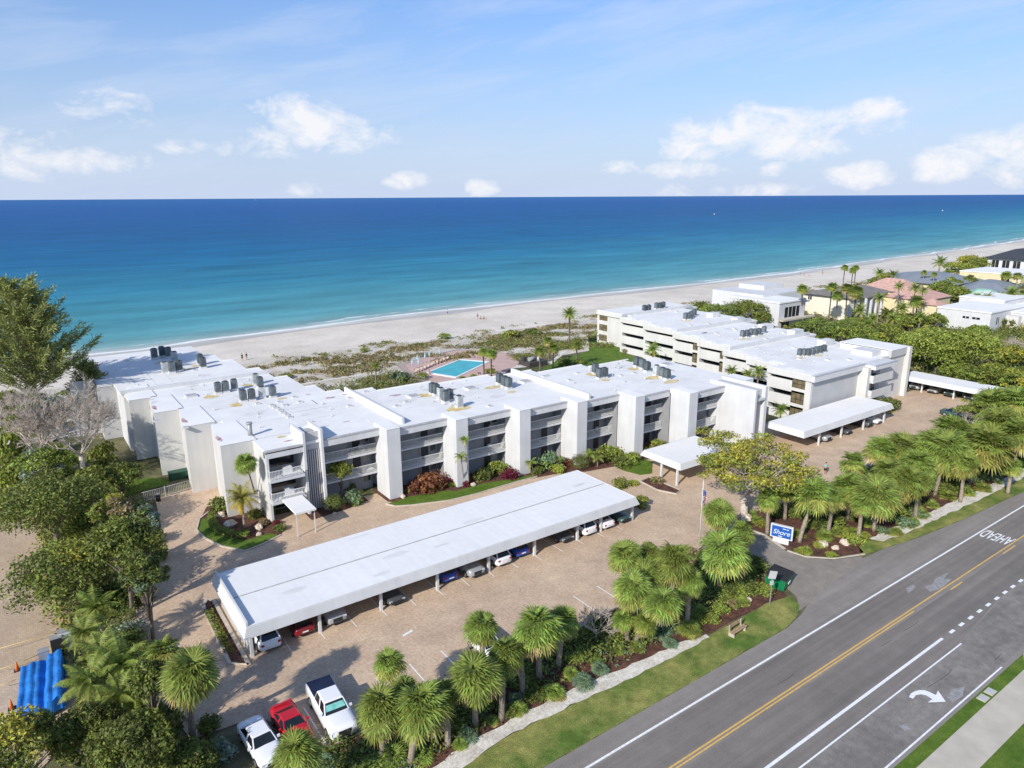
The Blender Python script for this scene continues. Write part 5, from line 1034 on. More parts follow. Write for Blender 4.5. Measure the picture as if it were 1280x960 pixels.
def person(px, py, pose, top, bottom, label, rz=0, z0=0.0):
    a, b = g(px, py); t = empty('person', (a,b,z0), R(rz), label, 'person')
    if pose == 'stand':
        hip = (0,0,.93,.13); body = [[hip,(0,0,1.12,.125),(0,0,1.35,.15),(0,0,1.47,.06),(0,-.01,1.55,.055),(0,-.01,1.62,.09),(0,-.01,1.70,.09)],
            [hip,(.09,0,.86,.10),(.10,-.02,.48,.06),(.10,.02,.10,.04),(.10,-.12,.04,.035)],[hip,(-.09,0,.86,.10),(-.10,.04,.48,.06),(-.10,.08,.10,.04),(-.10,-.05,.04,.035)],
            [(0,0,1.35,.15),(.18,0,1.38,.06),(.24,.02,1.12,.045),(.22,-.08,.86,.032),(.22,-.12,.76,.03)],[(0,0,1.35,.15),(-.18,0,1.38,.06),(-.25,.02,1.12,.045),(-.24,-.05,.86,.032),(-.24,-.08,.76,.03)]]
        shirt = [[(0,0,.98,.15),(0,0,1.14,.145),(0,0,1.36,.165)],[(0,0,1.36,.165),(.19,0,1.37,.075),(.23,.01,1.2,.06)],[(0,0,1.36,.165),(-.19,0,1.37,.075),(-.24,.01,1.2,.06)]]
        pants = [[(0,0,.92,.15),(.09,0,.84,.115),(.10,-.01,.52,.08)],[(0,0,.92,.15),(-.09,0,.84,.115),(-.10,.03,.52,.08)]]; hz = 1.72; hy = .01
    else:
        hip = (0,.1,.20,.14); body = [[hip,(0,.14,.42,.125),(0,.10,.62,.15),(0,.06,.74,.06),(0,.05,.82,.055),(0,.05,.88,.09),(0,.05,.95,.09)],
            [hip,(.10,.0,.22,.10),(.14,-.34,.46,.065),(.14,-.60,.12,.045),(.14,-.72,.05,.035)],[hip,(-.10,.0,.22,.10),(-.14,-.34,.46,.065),(-.14,-.60,.12,.045),(-.14,-.72,.05,.035)],
            [(0,.10,.62,.15),(.18,.08,.64,.06),(.24,-.08,.46,.045),(.14,-.28,.46,.032)],[(0,.10,.62,.15),(-.18,.08,.64,.06),(-.24,-.08,.46,.045),(-.14,-.28,.46,.032)]]
        shirt = [[(0,.12,.26,.155),(0,.14,.44,.145),(0,.10,.62,.165)],[(0,.10,.62,.165),(.19,.08,.64,.075)],[(0,.10,.62,.165),(-.19,.08,.64,.075)]]
        pants = [[(0,.1,.20,.155),(.10,.0,.24,.115),(.13,-.22,.38,.09)],[(0,.1,.20,.155),(-.10,.0,.24,.115),(-.13,-.22,.38,.09)]]; hz = .97; hy = .06
    skin_obj('body', body, M_skin, t); skin_obj('shirt', shirt, CL[top], t); skin_obj('trousers', pants, CL[bottom], t)
    MB().tube([(0,hy,hz-.06),(0,hy+.01,hz),(0,hy+.01,hz+.05)],[.105,.10,.05],8).build('hair', M_hair, t)
person(303,451,'stand','black','black','left one of two people in dark clothes on the sand behind the left building', 20)
person(308.5,450,'stand','black','tan','right one of two people in dark clothes on the sand behind the left building', 200)
person(559.5,393.3,'stand','white','black','person in a white top standing alone at the water edge', 40)
person(597,399,'stand','black','tan','person standing left of the seated group on the sand in the middle of the beach', 0)
person(601,399,'sit','tan','black','person seated nearest the standing one on the middle of the beach', 0)
person(605,399,'sit','black','black','dark clothed person seated rightmost on the middle of the beach', 0)
person(1000,345,'stand','blue','tan','leftmost person of the far group on the beach at right', 0)
person(1005,345,'stand','pink','blue','person in pink in the far group on the beach at right', 90)
person(1011,345,'sit','pink','tan','person seated rightmost in the far group on the beach at right', 0)
person(1028,343,'stand','black','black','person alone on the sand right of the far beach group', 0)
person(1031,593,'stand','teal','black','person in a pale teal top on the pavers beside the tree shadow', 160)
person(537,468,'sit','pink','blue','person sitting at the near left corner of the pool', 0, .05)
# ---------------------------------------------------------------- vegetation
def fan_crown_mesh(name, seed, nf=52, rad=1.0, mats=None, dead=.10, low=-34):
    """cabbage palm head of unit radius: costapalmate fans on petioles"""
    r = np.random.default_rng(seed); mb = MB(); Q = []; MI = []
    for f in range(nf):
        u = (f+.5)/nf; el = R(86) + (R(low)-R(86))*u**.9 + r.normal(0,.10); az = f*2.39996 + r.normal(0,.2)
        d = np.array([math.cos(el)*math.cos(az), math.cos(el)*math.sin(az), math.sin(el)])
        side = np.cross(d, [0,0,1]); side /= np.linalg.norm(side)+1e-6; up = np.cross(side, d)
        pet = rad*r.uniform(.42,.60); bl = rad*r.uniform(.44,.56); tl = R(r.uniform(22,48)); dB = d*math.cos(tl)-up*math.sin(tl); c0 = d*pet; yellow = u > .62
        mi = 0 if not yellow else (1 if r.random() < .62 else 0)
        if u > 1-dead: mi = 2 if r.random() < .6 else 1
        nl = 19
        for k in range(nl):
            t = (k-(nl-1)/2)/((nl-1)/2); an = t*R(118); ll = bl*(1-.22*abs(t))*r.uniform(.88,1.1)
            dd = dB*math.cos(an)+side*math.sin(an); wv = -math.sin(an)*dB+math.cos(an)*side; w = ll*.056
            b0 = c0 - d*.03*rad; m1 = b0+dd*ll*.58 + up*ll*.05; droop = np.array([0,0,-1])*ll*.10
            e1 = b0+dd*ll + droop; fold = up*w*.55*(1 if k % 2 else -1)
            Q.append([b0-wv*w*.18, b0+wv*w*.18, m1+wv*w+fold, m1-wv*w-fold]); MI.append(mi)
            Q.append([m1-wv*w-fold, m1+wv*w+fold, e1+wv*w*.12, e1-wv*w*.12]); MI.append(mi)
        pw = side*rad*.012; Q.append([-pw, pw, c0+pw, c0-pw]); MI.append(1)
    mb.quads(np.array(Q), MI); return mb.mesh(name, mats or [M_pg, M_py, M_pd])
def feather_crown_mesh(name, seed, nf=22, rad=1.0, mats=None, lo=-30, hi=78, arch=.55, leaf=.28, yl=.25):
    r = np.random.default_rng(seed); mb = MB(); Q = []; MI = []
    for f in range(nf):
        u = (f+.5)/nf; el = R(hi)+(R(lo)-R(hi))*u + r.normal(0,.08); az = f*2.39996+r.normal(0,.15); L_ = rad*r.uniform(.88,1.08); ns = 13
        h = np.array([math.cos(az), math.sin(az), 0]); pts = []; p = np.zeros(3); e = el
        for s in range(ns+1):
            pts.append(p.copy()); st = L_/ns; p = p + (h*math.cos(e)+np.array([0,0,math.sin(e)]))*st; e -= arch*2.3/ns*(.4+s/ns)
        mi = 1 if u > 1-yl else 0; sd = np.cross(h,[0,0,1])
        for s in range(1, ns+1):
            t = s/ns; ll = leaf*rad*math.sin(math.pi*min(.97,(.12+.86*t)))**.7; dr = pts[s]-pts[s-1]; dr /= np.linalg.norm(dr)
            for sg_ in (-1, 1):
                for q_ in (0,.5):
                    b0 = pts[s-1]+(pts[s]-pts[s-1])*q_; dd = sd*sg_*.86+dr*.42+np.array([0,0,-.30-.25*r.random()]); dd /= np.linalg.norm(dd); w = dr*rad*.019
                    Q.append([b0-w, b0+w, b0+dd*ll+w*.15, b0+dd*ll-w*.15]); MI.append(mi)
            wv = sd*rad*.010; Q.append([pts[s-1]-wv, pts[s-1]+wv, pts[s]+wv, pts[s]-wv]); MI.append(1)
    mb.quads(np.array(Q), MI); return mb.mesh(name, mats or [M_pg, M_py])
def leaf_quads(P, Nrm, size, r, jit=.9, asp=.6):
    n = len(P); d = Nrm + r.normal(0, jit, (n,3)); d /= np.linalg.norm(d, axis=1)[:,None]; t = r.normal(0,1,(n,3)); a = np.cross(d, t); a /= np.linalg.norm(a, axis=1)[:,None]+1e-9; b = np.cross(d, a)
    s = size*r.uniform(.6,1.35,(n,1)); a *= s; b *= s*asp
    return np.stack([P-a, P-b*.9, P+a, P+b*.9], axis=1)
def clump_crown_mesh(name, seed, clumps, n, size, mats, mixp=None, flat=1.0, jit=.9, asp=.6, inner=.35):
    """clumps: (x,y,z,rx,rz). leaves lie on ragged shells of each clump"""
    r = np.random.default_rng(seed); mb = MB(); tot = sum(c[3]**2 for c in clumps)
    for c in clumps:
        k = max(6, int(n*c[3]**2/tot)); v = r.normal(0,1,(k,3)); v /= np.linalg.norm(v, axis=1)[:,None]; v[:,2] = np.where(v[:,2] < -.35, -v[:,2]*.6, v[:,2])
        rr = np.where(r.random(k) < inner, r.uniform(.45,.9,k), r.uniform(.86,1.12,k))*(1+.16*np.sin(v[:,0]*6+c[0])*np.sin(v[:,1]*7+c[1]*2))
        P = v*rr[:,None]*np.array([c[3],c[3],c[4]])+np.array(c[:3]); q = leaf_quads(P, v, size, r, jit, asp)
        mi = r.choice(len(mats), p=mixp) if mixp is not None else 0
        mis = np.full(k, mi) if mixp is None else np.where(r.random(k) < .8, mi, r.choice(len(mats), size=k, p=mixp))
        mb.quads(q, [int(x) for x in mis])
    return mb.mesh(name, mats)
def rand_clumps(seed, n, R_, H_, cr, z0=0.0, dome=True):
    r = np.random.default_rng(seed); out = []
    for i in range(n):
        th_ = i*2.39996+r.normal(0,.3); rho = R_*math.sqrt((i+.5)/n)*r.uniform(.85,1.05); z = z0+H_*(1-(rho/R_)**2*.8 if dome else 1)*r.uniform(.75,1.05)
        c_ = cr*r.uniform(.75,1.25); out.append((rho*math.cos(th_), rho*math.sin(th_), z, c_, c_*.72))
        if rho > R_*.45: out.append((rho*math.cos(th_)*.93, rho*math.sin(th_)*.93, z-c_*.9, c_*.8, c_*.5))
    return out
def limbs(mb, seed, h0, targets, r0, mi=0):
    r = random.Random(seed)
    for t in targets:
        mid_ = (t[0]*.35+r.uniform(-.1,.1), t[1]*.35+r.uniform(-.1,.1), h0+(t[2]-h0)*.45)
        mb.tube([(0,0,h0*.75), mid_, (t[0],t[1],t[2])], [r0*.6, r0*.38, r0*.08], 5, mi)
SAB = [fan_crown_mesh('crown', s, nf=n, low=l, dead=d) for s, n, l, d in ((1,62,-34,.08),(2,74,-42,.12),(3,50,-26,.04),(4,66,-48,.18),(5,56,-30,.10))]
SABD = [fan_crown_mesh('crown', s+20, nf=n, low=-52, dead=.2) for s, n in ((1,72),(2,64))]
PALMETTO = [fan_crown_mesh('fronds', 40+s, nf=26, low=2, dead=.06) for s in range(3)]
PALSIL = [fan_crown_mesh('fronds', 50+s, nf=24, low=5, dead=0, mats=[M_g6, M_g5, M_pd]) for s in range(2)]
FEA = [feather_crown_mesh('crown', 60+s) for s in range(3)]
DATE = feather_crown_mesh('crown', 70, nf=44, lo=-42, hi=82, arch=.42, leaf=.20, yl=.12); YDATE = feather_crown_mesh('crown', 71, nf=30, lo=-45, hi=75, arch=.6, mats=[M_py, mat('golden_fronds',(.50,.34,.03),.6,.2,2,island=.3,trans=.3)], yl=.4)
ADON = feather_crown_mesh('crown', 72, nf=10, lo=5, hi=70, arch=.95, leaf=.34)
def trunk_mesh(h, r0, lean=(0,0), bulge=.25):
    n = 9; pts = []; rd = []
    for i in range(n+1):
        t = i/n; pts.append((lean[0]*t**1.3, lean[1]*t**1.3, h*t)); rd.append(r0*(1.18-.28*t+.05*math.sin(i*2.3)) if i < n-1 else r0*1.15)
    return MB().tube(pts, rd, 8)
def palm(px, py, h, rpx, label, group=None, kind='sab', base=None, seed=None, name=None, tr=.17, cat='palm tree'):
    rpx *= .97
    """px,py: where the head is seen; h: height of the head; rpx: apparent radius"""
    a, b = g(px, py, h); rad = rpx*mpp(px, py, h)
    if base: a0, b0 = g(*base)
    else: a0, b0 = a+random.uniform(-.25,.25), b+random.uniform(-.25,.25)
    dmax = h*.75; dl = math.hypot(a-a0, b-b0)
    if dl > dmax: a0 = a+(a0-a)*dmax/dl; b0 = b+(b0-b)*dmax/dl
    s = seed if seed is not None else int(px*7+py)
    t = empty(name or {'sab':'cabbage_palm','sabd':'cabbage_palm'}.get(kind,'feather_palm'), (a0,b0,0), 0, label, cat, group)
    trunk_mesh(h, tr, (a-a0,b-b0)).build('trunk', M_trunk, t)
    me = {'sab':lambda: SAB[int(s*2654435761)//7%5],'sabd':lambda: SABD[s%2],'fea':lambda: FEA[s%3],'date':lambda: DATE,'ydate':lambda: YDATE,'adon':lambda: ADON}[kind]()
    o = bpy.data.objects.new('crown', me); link(o, t); o.location = (a-a0,b-b0,h); k = rad*random.uniform(.90,1.10); o.scale = (k,k,k*random.uniform(.9,1.1)); o.rotation_euler = (random.uniform(-.26,.26),random.uniform(-.26,.26),random.uniform(0,6.28))
    return t
def bushobj(me, px, py, z, rpx, label, name, cat, group=None, zs=1.0, part='leaves', asp=1.0):
    """shrub standing on the ground, its middle seen at px,py when z high"""
    a, b = g(px, py, z); s = rpx*mpp(px, py, z)
    o = bpy.data.objects.new(name, me); link(o); o.location = (a,b,0); o.scale = (s*asp,s,s*zs); o.rotation_euler = (0,0,random.uniform(0,6.28) if asp == 1 else 0)
    return tag(o, label, cat, group)
def shrub_mesh(name, seed, mats, mixp=None, n=900, size=.10):
    cl = rand_clumps(seed, 7, .72, .55, .42, .22); return clump_crown_mesh(name, seed, cl, n, size, mats, mixp)
SHR = {k: shrub_mesh('shrub', 90+i, m_, p) for i, (k, m_, p) in enumerate([('g',[M_g1,M_g3],[.7,.3]),('d',[M_g2,M_g1],[.75,.25]),('b',[M_g3,M_g1],[.8,.2]),('r',[M_red,M_org],[.85,.15]),('o',[M_org,M_red],[.85,.15]),('y',[M_yg,M_g3],[.6,.4]),('s',[M_g5,M_g6],[.8,.2]),('c',[M_g6,M_g1],[.6,.4]),('w',[M_dry,M_g1],[.7,.3])])}
BALL = clump_crown_mesh('clipped_bush', 120, [(0,0,.72,.95,.82)], 2600, .05, [M_g1,M_g2], [.6,.4], jit=.35, inner=.05)

# --- cabbage palms along the road, in front of the pavers
GA = 'cabbage palms in the bed between the pavers and the road'
for p in [
 (487,832,4.6,27,'lone round cabbage palm standing highest in the lower left group, above the crown pair',None,'sab'),
 (478,890,4.4,38,'left cabbage palm of the crown pair beside the white pickup truck',(478,950),'sab'),
 (527,888,4.6,38,'right cabbage palm of the crown pair beside the white pickup, with a leaning trunk',(513,955),'sab'),
 (595,848,5.0,39,'broad cabbage palm with a clear straight trunk, below the half hidden white car',(594,908),'sab'),
 (601,785,5.0,27,'cabbage palm right above the half hidden white car',None,'sab'),
 (630,822,4.8,28,'narrow cabbage palm between the broad one and the largest one',(627,900),'sabd'),
 (672,788,5.6,40,'largest cabbage palm of the middle group, its crown standing out over the pavers',(674,850),'sab'),
 (704,778,4.4,24,'darker cabbage palm tucked behind the right side of the largest one',(698,835),'sab'),
 (781,697,5.6,29,'cabbage palm at the upper left of the dense cluster on the paver corner',None,'sab'),
 (812,694,5.0,18,'small cabbage palm at the top between two larger crowns of the dense cluster',None,'sab'),
 (842,705,5.8,33,'cabbage palm at the upper right of the dense cluster on the paver corner',None,'sab'),
 (791,738,5.2,33,'cabbage palm at the lower left of the dense cluster on the paver corner',(792,775),'sab'),
 (828,757,5.0,32,'cabbage palm at the lower right of the dense cluster on the paver corner',(812,775),'sab'),
 (778,777,2.6,17,'left one of two short cabbage palms with forked bare stems in the mulch',(785,802),'sab'),
 (806,781,2.6,18,'right one of two short cabbage palms with forked bare stems in the mulch',(795,803),'sab'),
 (906,693,5.0,37,'large cabbage palm left of the driveway mouth, below the flagpole palm',(897,742),'sab'),
 (927,668,4.2,20,'small bright cabbage palm head tucked behind the large one at the driveway',(920,700),'sab'),
 (899,642,4.4,23,'cabbage palm with dark trunk right of the flagpole, casting a thin shadow',(896,672),'sabd'),
 (558,868,4.0,20,'small dark palm head tucked left of the broad straight trunked palm',None,'sab'),
 (650,806,4.2,20,'small palm head tucked left of the largest crown, above the narrow one',None,'sab'),
 (505,862,3.8,18,'small palm head between the lone high palm and the crown pair',None,'sab'),
 (862,728,4.4,22,'palm head filling the right side of the dense cluster',None,'sab'),
 (808,722,4.8,24,'palm head in the very middle of the dense cluster',None,'sab'),
 (372,942,4.4,34,'cabbage palm at the bottom edge between the white sedan and the pickup',None,'sab'),
 (237,845,6.6,37,'tall cabbage palm with orange trunk base in the lower left trees',(241,925),'sabd'),
 (204,818,5.6,27,'cabbage palm just behind and left of the tall one in the lower left trees',None,'sab'),
]: palm(*p[:5], GA, p[6], p[5], tr=.20)
GB = 'cabbage palms in the bed right of the driveway'
for p in [
 (1017,622,4.6,30,'strongly leaning cabbage palm behind the blue sign',(999,678),'sab'),
 (1061,612,4.4,25,'cabbage palm with a short straight trunk right of the leaning one',(1059,650),'sab'),
 (1094,622,4.6,31,'cabbage palm standing nearest the shell path at the right of the driveway',(1092,664),'sab'),
 (1131,605,4.6,26,'bright round cabbage palm right of the one nearest the shell path',(1108,652),'sab'),
 (1066,580,5.0,18,'small round cabbage palm head behind, standing out against the pavers',None,'sab'),
 (1099,565,5.0,22,'cabbage palm at the upper left of the dense right clump against the pavers',None,'sab'),
 (1127,562,5.0,23,'cabbage palm second along the upper edge of the dense right clump',None,'sab'),
 (1146,585,5.0,27,'cabbage palm in the middle of the dense right clump',None,'sab'),
 (1110,590,4.6,22,'cabbage palm between the small round one and the middle of the dense right clump',None,'sab'),
 (1163,560,5.4,24,'cabbage palm high in the dense right clump above the leaning pale trunks',(1155,612),'sab'),
 (1184,565,5.4,33,'broad cabbage palm over the pair of leaning pale trunks',(1168,620),'sabd'),
 (1190,545,5.4,26,'cabbage palm just under the bare grey tree',None,'sab'),
 (1236,563,5.6,33,'broad cabbage palm with a bent trunk, rightmost above the shell path',(1211,607),'sab'),
 (1216,548,5.4,24,'cabbage palm between the bare grey tree and the rightmost broad one',None,'sab'),
 (1250,532,5.6,28,'cabbage palm right of the bare grey tree near the right edge',None,'sab'),
 (1275,548,5.4,26,'cabbage palm cut by the right edge of the view',None,'sab'),
 (1272,505,6.0,26,'cabbage palm highest at the right edge, below the far carport end',None,'sab'),
 (982,612,4.0,17,'thin yellowing cabbage palm with an orange trunk, right one behind the blue sign',(981,650),'sabd'),
 (960,625,3.6,18,'thin dull cabbage palm, left one behind the blue sign',(959,668),'sabd'),
 (1042,626,4.0,16,'small palm head between the leaning palm and the short straight one',None,'sab'),
 (1078,632,4.0,17,'small palm head low between the straight palm and the one nearest the path',None,'sab'),
 (1148,604,4.4,20,'palm head filling the gap left of the pale leaning trunks',None,'sab'),
 (1206,582,4.6,20,'palm head low between the pale leaning trunks and the bent one',None,'sab'),
 (1240,510,5.0,24,'cabbage palm in the rear row below the end of the far right carport',None,'sab'),
 (1265,585,3.4,14,'low cabbage palm at the right edge over the mulch',None,'sab'),
]: palm(*p[:5], GB, p[6], p[5], tr=.20)
# --- low palmettos and plants in the two road beds
LM = [(520,905,'the leaning trunked palm beside the pickup'),(478,930,'the palm nearest the pickup'),(594,890,'the palm with the clear straight trunk'),(630,870,'the narrow palm beside the largest one'),(674,840,'the trunk of the largest palm'),(700,800,'the dark palm behind the largest one'),(745,810,'the small bare shaded tree'),(788,800,'the forked short palm pair'),
 (828,775,'the lowest palm of the dense cluster'),(850,730,'the right hand palm of the dense cluster'),(905,725,'the big palm at the driveway mouth'),(962,740,'the grass tip sign post'),(973,715,'the green dumpster'),(936,751,'the small pale stone by the grass'),(874,685,'the foot of the flagpole'),(920,790,'the wooden bench'),(440,925,'the front bumper of the pickup'),(548,915,'the bottom edge palm gap'),
 (975,668,'the blue sign'),(1005,670,'the foot of the strongly leaning palm'),(1028,683,'the left boulder'),(1055,680,'the right boulder'),(1060,645,'the short straight trunked palm'),(1092,660,'the palm nearest the shell path'),(1131,625,'the bright round palm'),(1163,612,'the left pale leaning trunk'),(1178,612,'the right pale leaning trunk'),(1211,605,'the bent trunk of the rightmost palm'),(1240,580,'the rightmost broad palm'),(1272,560,'the right edge palm'),(1205,540,'the bare grey tree at right'),(935,650,'the tall pale boulder'),(960,650,'the thin dull palm'),
 (60,850,'the blue tarp'),(90,925,'the violet tarp'),(157,782,'the silver bush by the drive'),(241,910,'the orange based palm'),(98,675,'the bright lime bush'),(150,690,'the layered tree trunk on the strip'),(185,640,'the bend of the left drive'),(320,930,'the white sedan'),(60,600,'the big dark layered tree'),(120,760,'the upper feathery palm clump')]
USED = set()
def near_label(what, px, py):
    best = None
    for (x, y, nm_) in LM:
        d = math.hypot(px-x, py-y); rel = ('left of' if px < x else 'right of') if abs(px-x) > abs(py-y) else ('just above' if py < y else 'just below')
        alts = [rel] + ['some way ' + rel if rel[0] != 'j' else rel.replace('just','well')]
        for j, r_ in enumerate(alts):
            key = (what, r_, nm_); sc_ = d + (18 if j else 0)
            if key not in USED and (best is None or sc_ < best[0]): best = (sc_, key)
    USED.add(best[1]); return '%s %s %s' % best[1]
def low(kind, pts, group, where, cat='shrub', name=None, z=.5, zs=.8):
    nm = name or ('palmetto' if kind in ('pal','sil') else 'shrub')
    pos = {}
    for i, (px, py, rp) in enumerate(pts):
        lab = near_label(where(i).split('|')[1], px, py) if '|' in where(i) else where(i)
        me = PALMETTO[i%3] if kind == 'pal' else PALSIL[i%2] if kind == 'sil' else SHR[kind]
        bushobj(me, px, py, z, rp, lab, nm, cat, group, zs if kind not in ('pal','sil') else .9)
NUM = ['first','second','third','fourth','fifth','sixth','seventh','eighth','ninth','tenth','eleventh','twelfth','thirteenth','fourteenth','fifteenth','sixteenth','seventeenth','eighteenth','nineteenth','twentieth','twenty first','twenty second','twenty third','twenty fourth','twenty fifth','twenty sixth','twenty seventh','twenty eighth','twenty ninth','thirtieth']+['%dth' % i for i in range(31,120)]
low('pal', sorted([(692,862,19),(648,882,15),(654,852,12),(616,895,11),(490,945,26),(524,940,20),(566,902,16),(575,925,12),(715,838,14),(772,808,12),(797,805,12),(862,784,20),(876,760,13),(907,745,12),(928,748,12),(888,722,13),(938,712,12),(930,690,12),(855,745,14),(745,800,12),(460,955,18),(720,815,14),(745,822,11)]), 'low palmettos in the bed by the road', lambda i: '|low green palmetto', 'palmetto')
low('sil', sorted([(729,848,18),(750,832,14),(583,915,17),(826,785,18),(838,800,12),(893,735,15),(872,735,14),(585,868,14),(404,950,20),(272,935,18),(600,880,12),(560,880,14),(645,868,12)]), 'silvery palmettos in the bed by the road', lambda i: '|silvery blue palmetto', 'palmetto')
low('d', sorted([(722,802,20),(742,792,18),(735,812,16),(708,812,15),(540,860,15),(560,905,18),(615,870,18),(650,850,16),(700,815,18),(725,800,17),(755,790,15),(745,775,14),(815,770,18),(850,730,18),(880,700,16),(920,725,20),(945,705,17),(860,715,14),(905,735,16),(940,735,14),(635,885,13),(575,890,16),(505,925,20),(440,950,16),(535,905,15),(770,790,14),(670,865,15)]), 'dark shrubs in the bed by the road', lambda i: '|dark green shrub')
low('g', sorted([(925,735,13),(900,758,11),(955,735,12),(870,772,12),(890,770,10),(553,890,12)]), 'mid green shrubs in the bed by the road', lambda i: '|mid green shrub')
low('w', sorted([(860,690,15),(873,700,12),(960,720,10),(915,752,9),(448,938,13),(730,790,11)]), 'greyish dry shrubs in the road bed', lambda i: '|greyish dry shrub')
low('pal', sorted([(1000,665,11),(1008,690-5,10),(1031,668,14),(1045,662,12),(1012,652,10),(1070,665,14),(1085,652,10),(975,640,9),(948,648,11),(940,640,10),(1150,640,13),(1140,650,11),(1165,628,10),(1120,662,11),(1185,618,12),(1207,612,12),(1230,608,11),(1200,590,10),(1275,572,12),(1010,640,12)]), 'low palmettos right of the driveway', lambda i: '|low green palmetto', 'palmetto')
low('y', sorted([(1068,672,12),(1058,662,9),(1080,668,9),(1003,686,8),(952,652,8),(1040,690,7),(1025,678,8)]), 'lime shrubs right of the driveway', lambda i: '|lime coloured shrub')
low('d', sorted([(1035,635,16),(1045,650,14),(1075,645,12),(1118,640,17),(1135,630,15),(1160,600,17),(1175,610,14),(1195,605,13),(1215,595,14),(1240,590,14),(1255,580,14),(1025,655,13),(1185,590,15),(1120,620,14),(1262,560,16),(1270,540,16),(990,640,12),(970,640,10),(1160,575,14),(1230,540,15),(1250,560,15),(1205,560,14)]), 'dark shrubs right of the driveway', lambda i: '|dark green shrub')
low('c', sorted([(1128,652,13),(1145,640,10),(1102,660,9),(1220,600,10),(1245,597,10),(1272,568,10)]), 'blue green shrubs by the right shell path', lambda i: '|blue green shrub')

# --- the big yellow-green tree with partly bare branches by the canopy
def branchy(mb, p, d, L_, r_, depth, rnd, tips, spread=.55, up=.12, n=3):
    q = p + d*L_; mid_ = (p+q)/2 + Vector((rnd.uniform(-.06,.06),rnd.uniform(-.06,.06),rnd.uniform(-.03,.05)))*L_
    mb.tube([p, mid_, q], [r_, r_*.82, r_*.6], 5 if depth > 2 else 3, 0, True, False)
    if depth == 0: tips.append(q); return
    for i in range(n if depth > 1 else n+1):
        nd = (d + Vector((rnd.gauss(0,spread),rnd.gauss(0,spread),rnd.gauss(up,spread*.5)))).normalized(); branchy(mb, q if i else mid_.lerp(q,.6), nd, L_*rnd.uniform(.66,.9), max(.026, r_*.60), depth-1, rnd, tips, spread, up, n)
    if depth <= 1: tips.append(q)
def big_tree(label, a, b, h, R_, seed, mats, mixp, nleaf, size, barkm, depth=5, trunk=.45, L0=2.8, spread=.6, nclump=26, name='broadleaf_tree', frac=.75, cr=1.1, flat=.7, group=None, cat='tree', lead=(0,0)):
    rnd = random.Random(seed); t = empty(name, (a,b,0), 0, label, cat, group); mb = MB(); tips = []
    mb.tube([(0,0,0),(lead[0]*.2,lead[1]*.2,h*.16),(lead[0]*.4,lead[1]*.4,h*.28)], [trunk*1.25,trunk,trunk*.85], 8)
    p0 = Vector((lead[0]*.4,lead[1]*.4,h*.28))
    for k in range(5):
        an = k*1.257+rnd.uniform(-.3,.3); branchy(mb, p0, Vector((math.cos(an)*.75,math.sin(an)*.75,.75)).normalized(), L0, trunk*.5, depth-1, rnd, tips, spread, .10)
    # squeeze tips into the crown
    mx = max(math.hypot(v.x,v.y) for v in tips); mz = max(v.z for v in tips); fx, fz = R_*.95/mx, (h*.93)/mz
    mb.v = [(x*(1+(fx-1)*min(1,max(0,z)/(h*.4))), y*(1+(fx-1)*min(1,max(0,z)/(h*.4))), z*(1+(fz-1)*min(1,max(0,z)/(h*.4)))) for x,y,z in mb.v]
    mb.build('trunk', barkm, t)
    rnd.shuffle(tips); cl = []
    for v in tips[:nclump]:
        v2 = Vector((v.x*fx, v.y*fx, v.z*fz)); c_ = cr*rnd.uniform(.6,1.2); cl.append((v2.x,v2.y,v2.z,c_,c_*flat*.6))
    if nleaf: link(bpy.data.objects.new('crown', clump_crown_mesh('crown', seed, cl, nleaf, size, mats, mixp, asp=.55)), t)
    return t
a, b = g(930,648); a2, b2 = g(935,560,6.5)
big_tree('big spreading olive and yellow leaved tree with bare grey twigs beside the entrance canopy', a, b, 10.2, 9.4, 11, [M_g4,M_g1,M_yg,M_g3], [.52,.26,.14,.08], 12500, .17, M_twig, depth=5, trunk=.42, nclump=115, cr=1.15, L0=2.8, lead=((a2-a)*.5-.8,(b2-b)*.5))
# bare grey tree at left beside the white wall, with vines low down
a, b = g(105,612)
big_tree('large leafless grey tree in front of the far left end of the left building', 4.4, 101.5, 16.0, 7.6, 21, [M_g1], None, 0, .2, M_twig, depth=7, trunk=.35, nclump=1, L0=2.7, name='bare_tree', spread=.5)
big_tree('second leafless grey tree, further left at the edge of the view', 0.0, 104.2, 15.0, 7.2, 22, [M_g1,M_g5], [.6,.4], 1200, .2, M_twig, depth=7, trunk=.35, nclump=14, L0=2.8, name='bare_tree', spread=.55)
a, b = g(1205,560)
big_tree('leafless pale grey tree with one green side before the far right carport', *g(1212,548), 6.6, 4.8, 23, [M_g1,M_g3], [.7,.3], 1600, .2, M_twig, depth=5, trunk=.25, nclump=12, L0=2.0, name='bare_tree', spread=.6, cr=.9)
big_tree('small leafless grey tree in deep shade right of the silver car', *g(745,805), 3.8, 2.6, 24, [M_g1], None, 0, .2, M_twig, depth=5, trunk=.1, nclump=1, L0=1.2, name='bare_tree', spread=.5)
big_tree('bare brown tree by the right edge in front of the white modern house', *g(1262,455), 6.5, 5.0, 25, [M_g4], None, 300, .2, M_twig, depth=6, trunk=.25, nclump=6, L0=2.3, name='bare_tree', spread=.6)

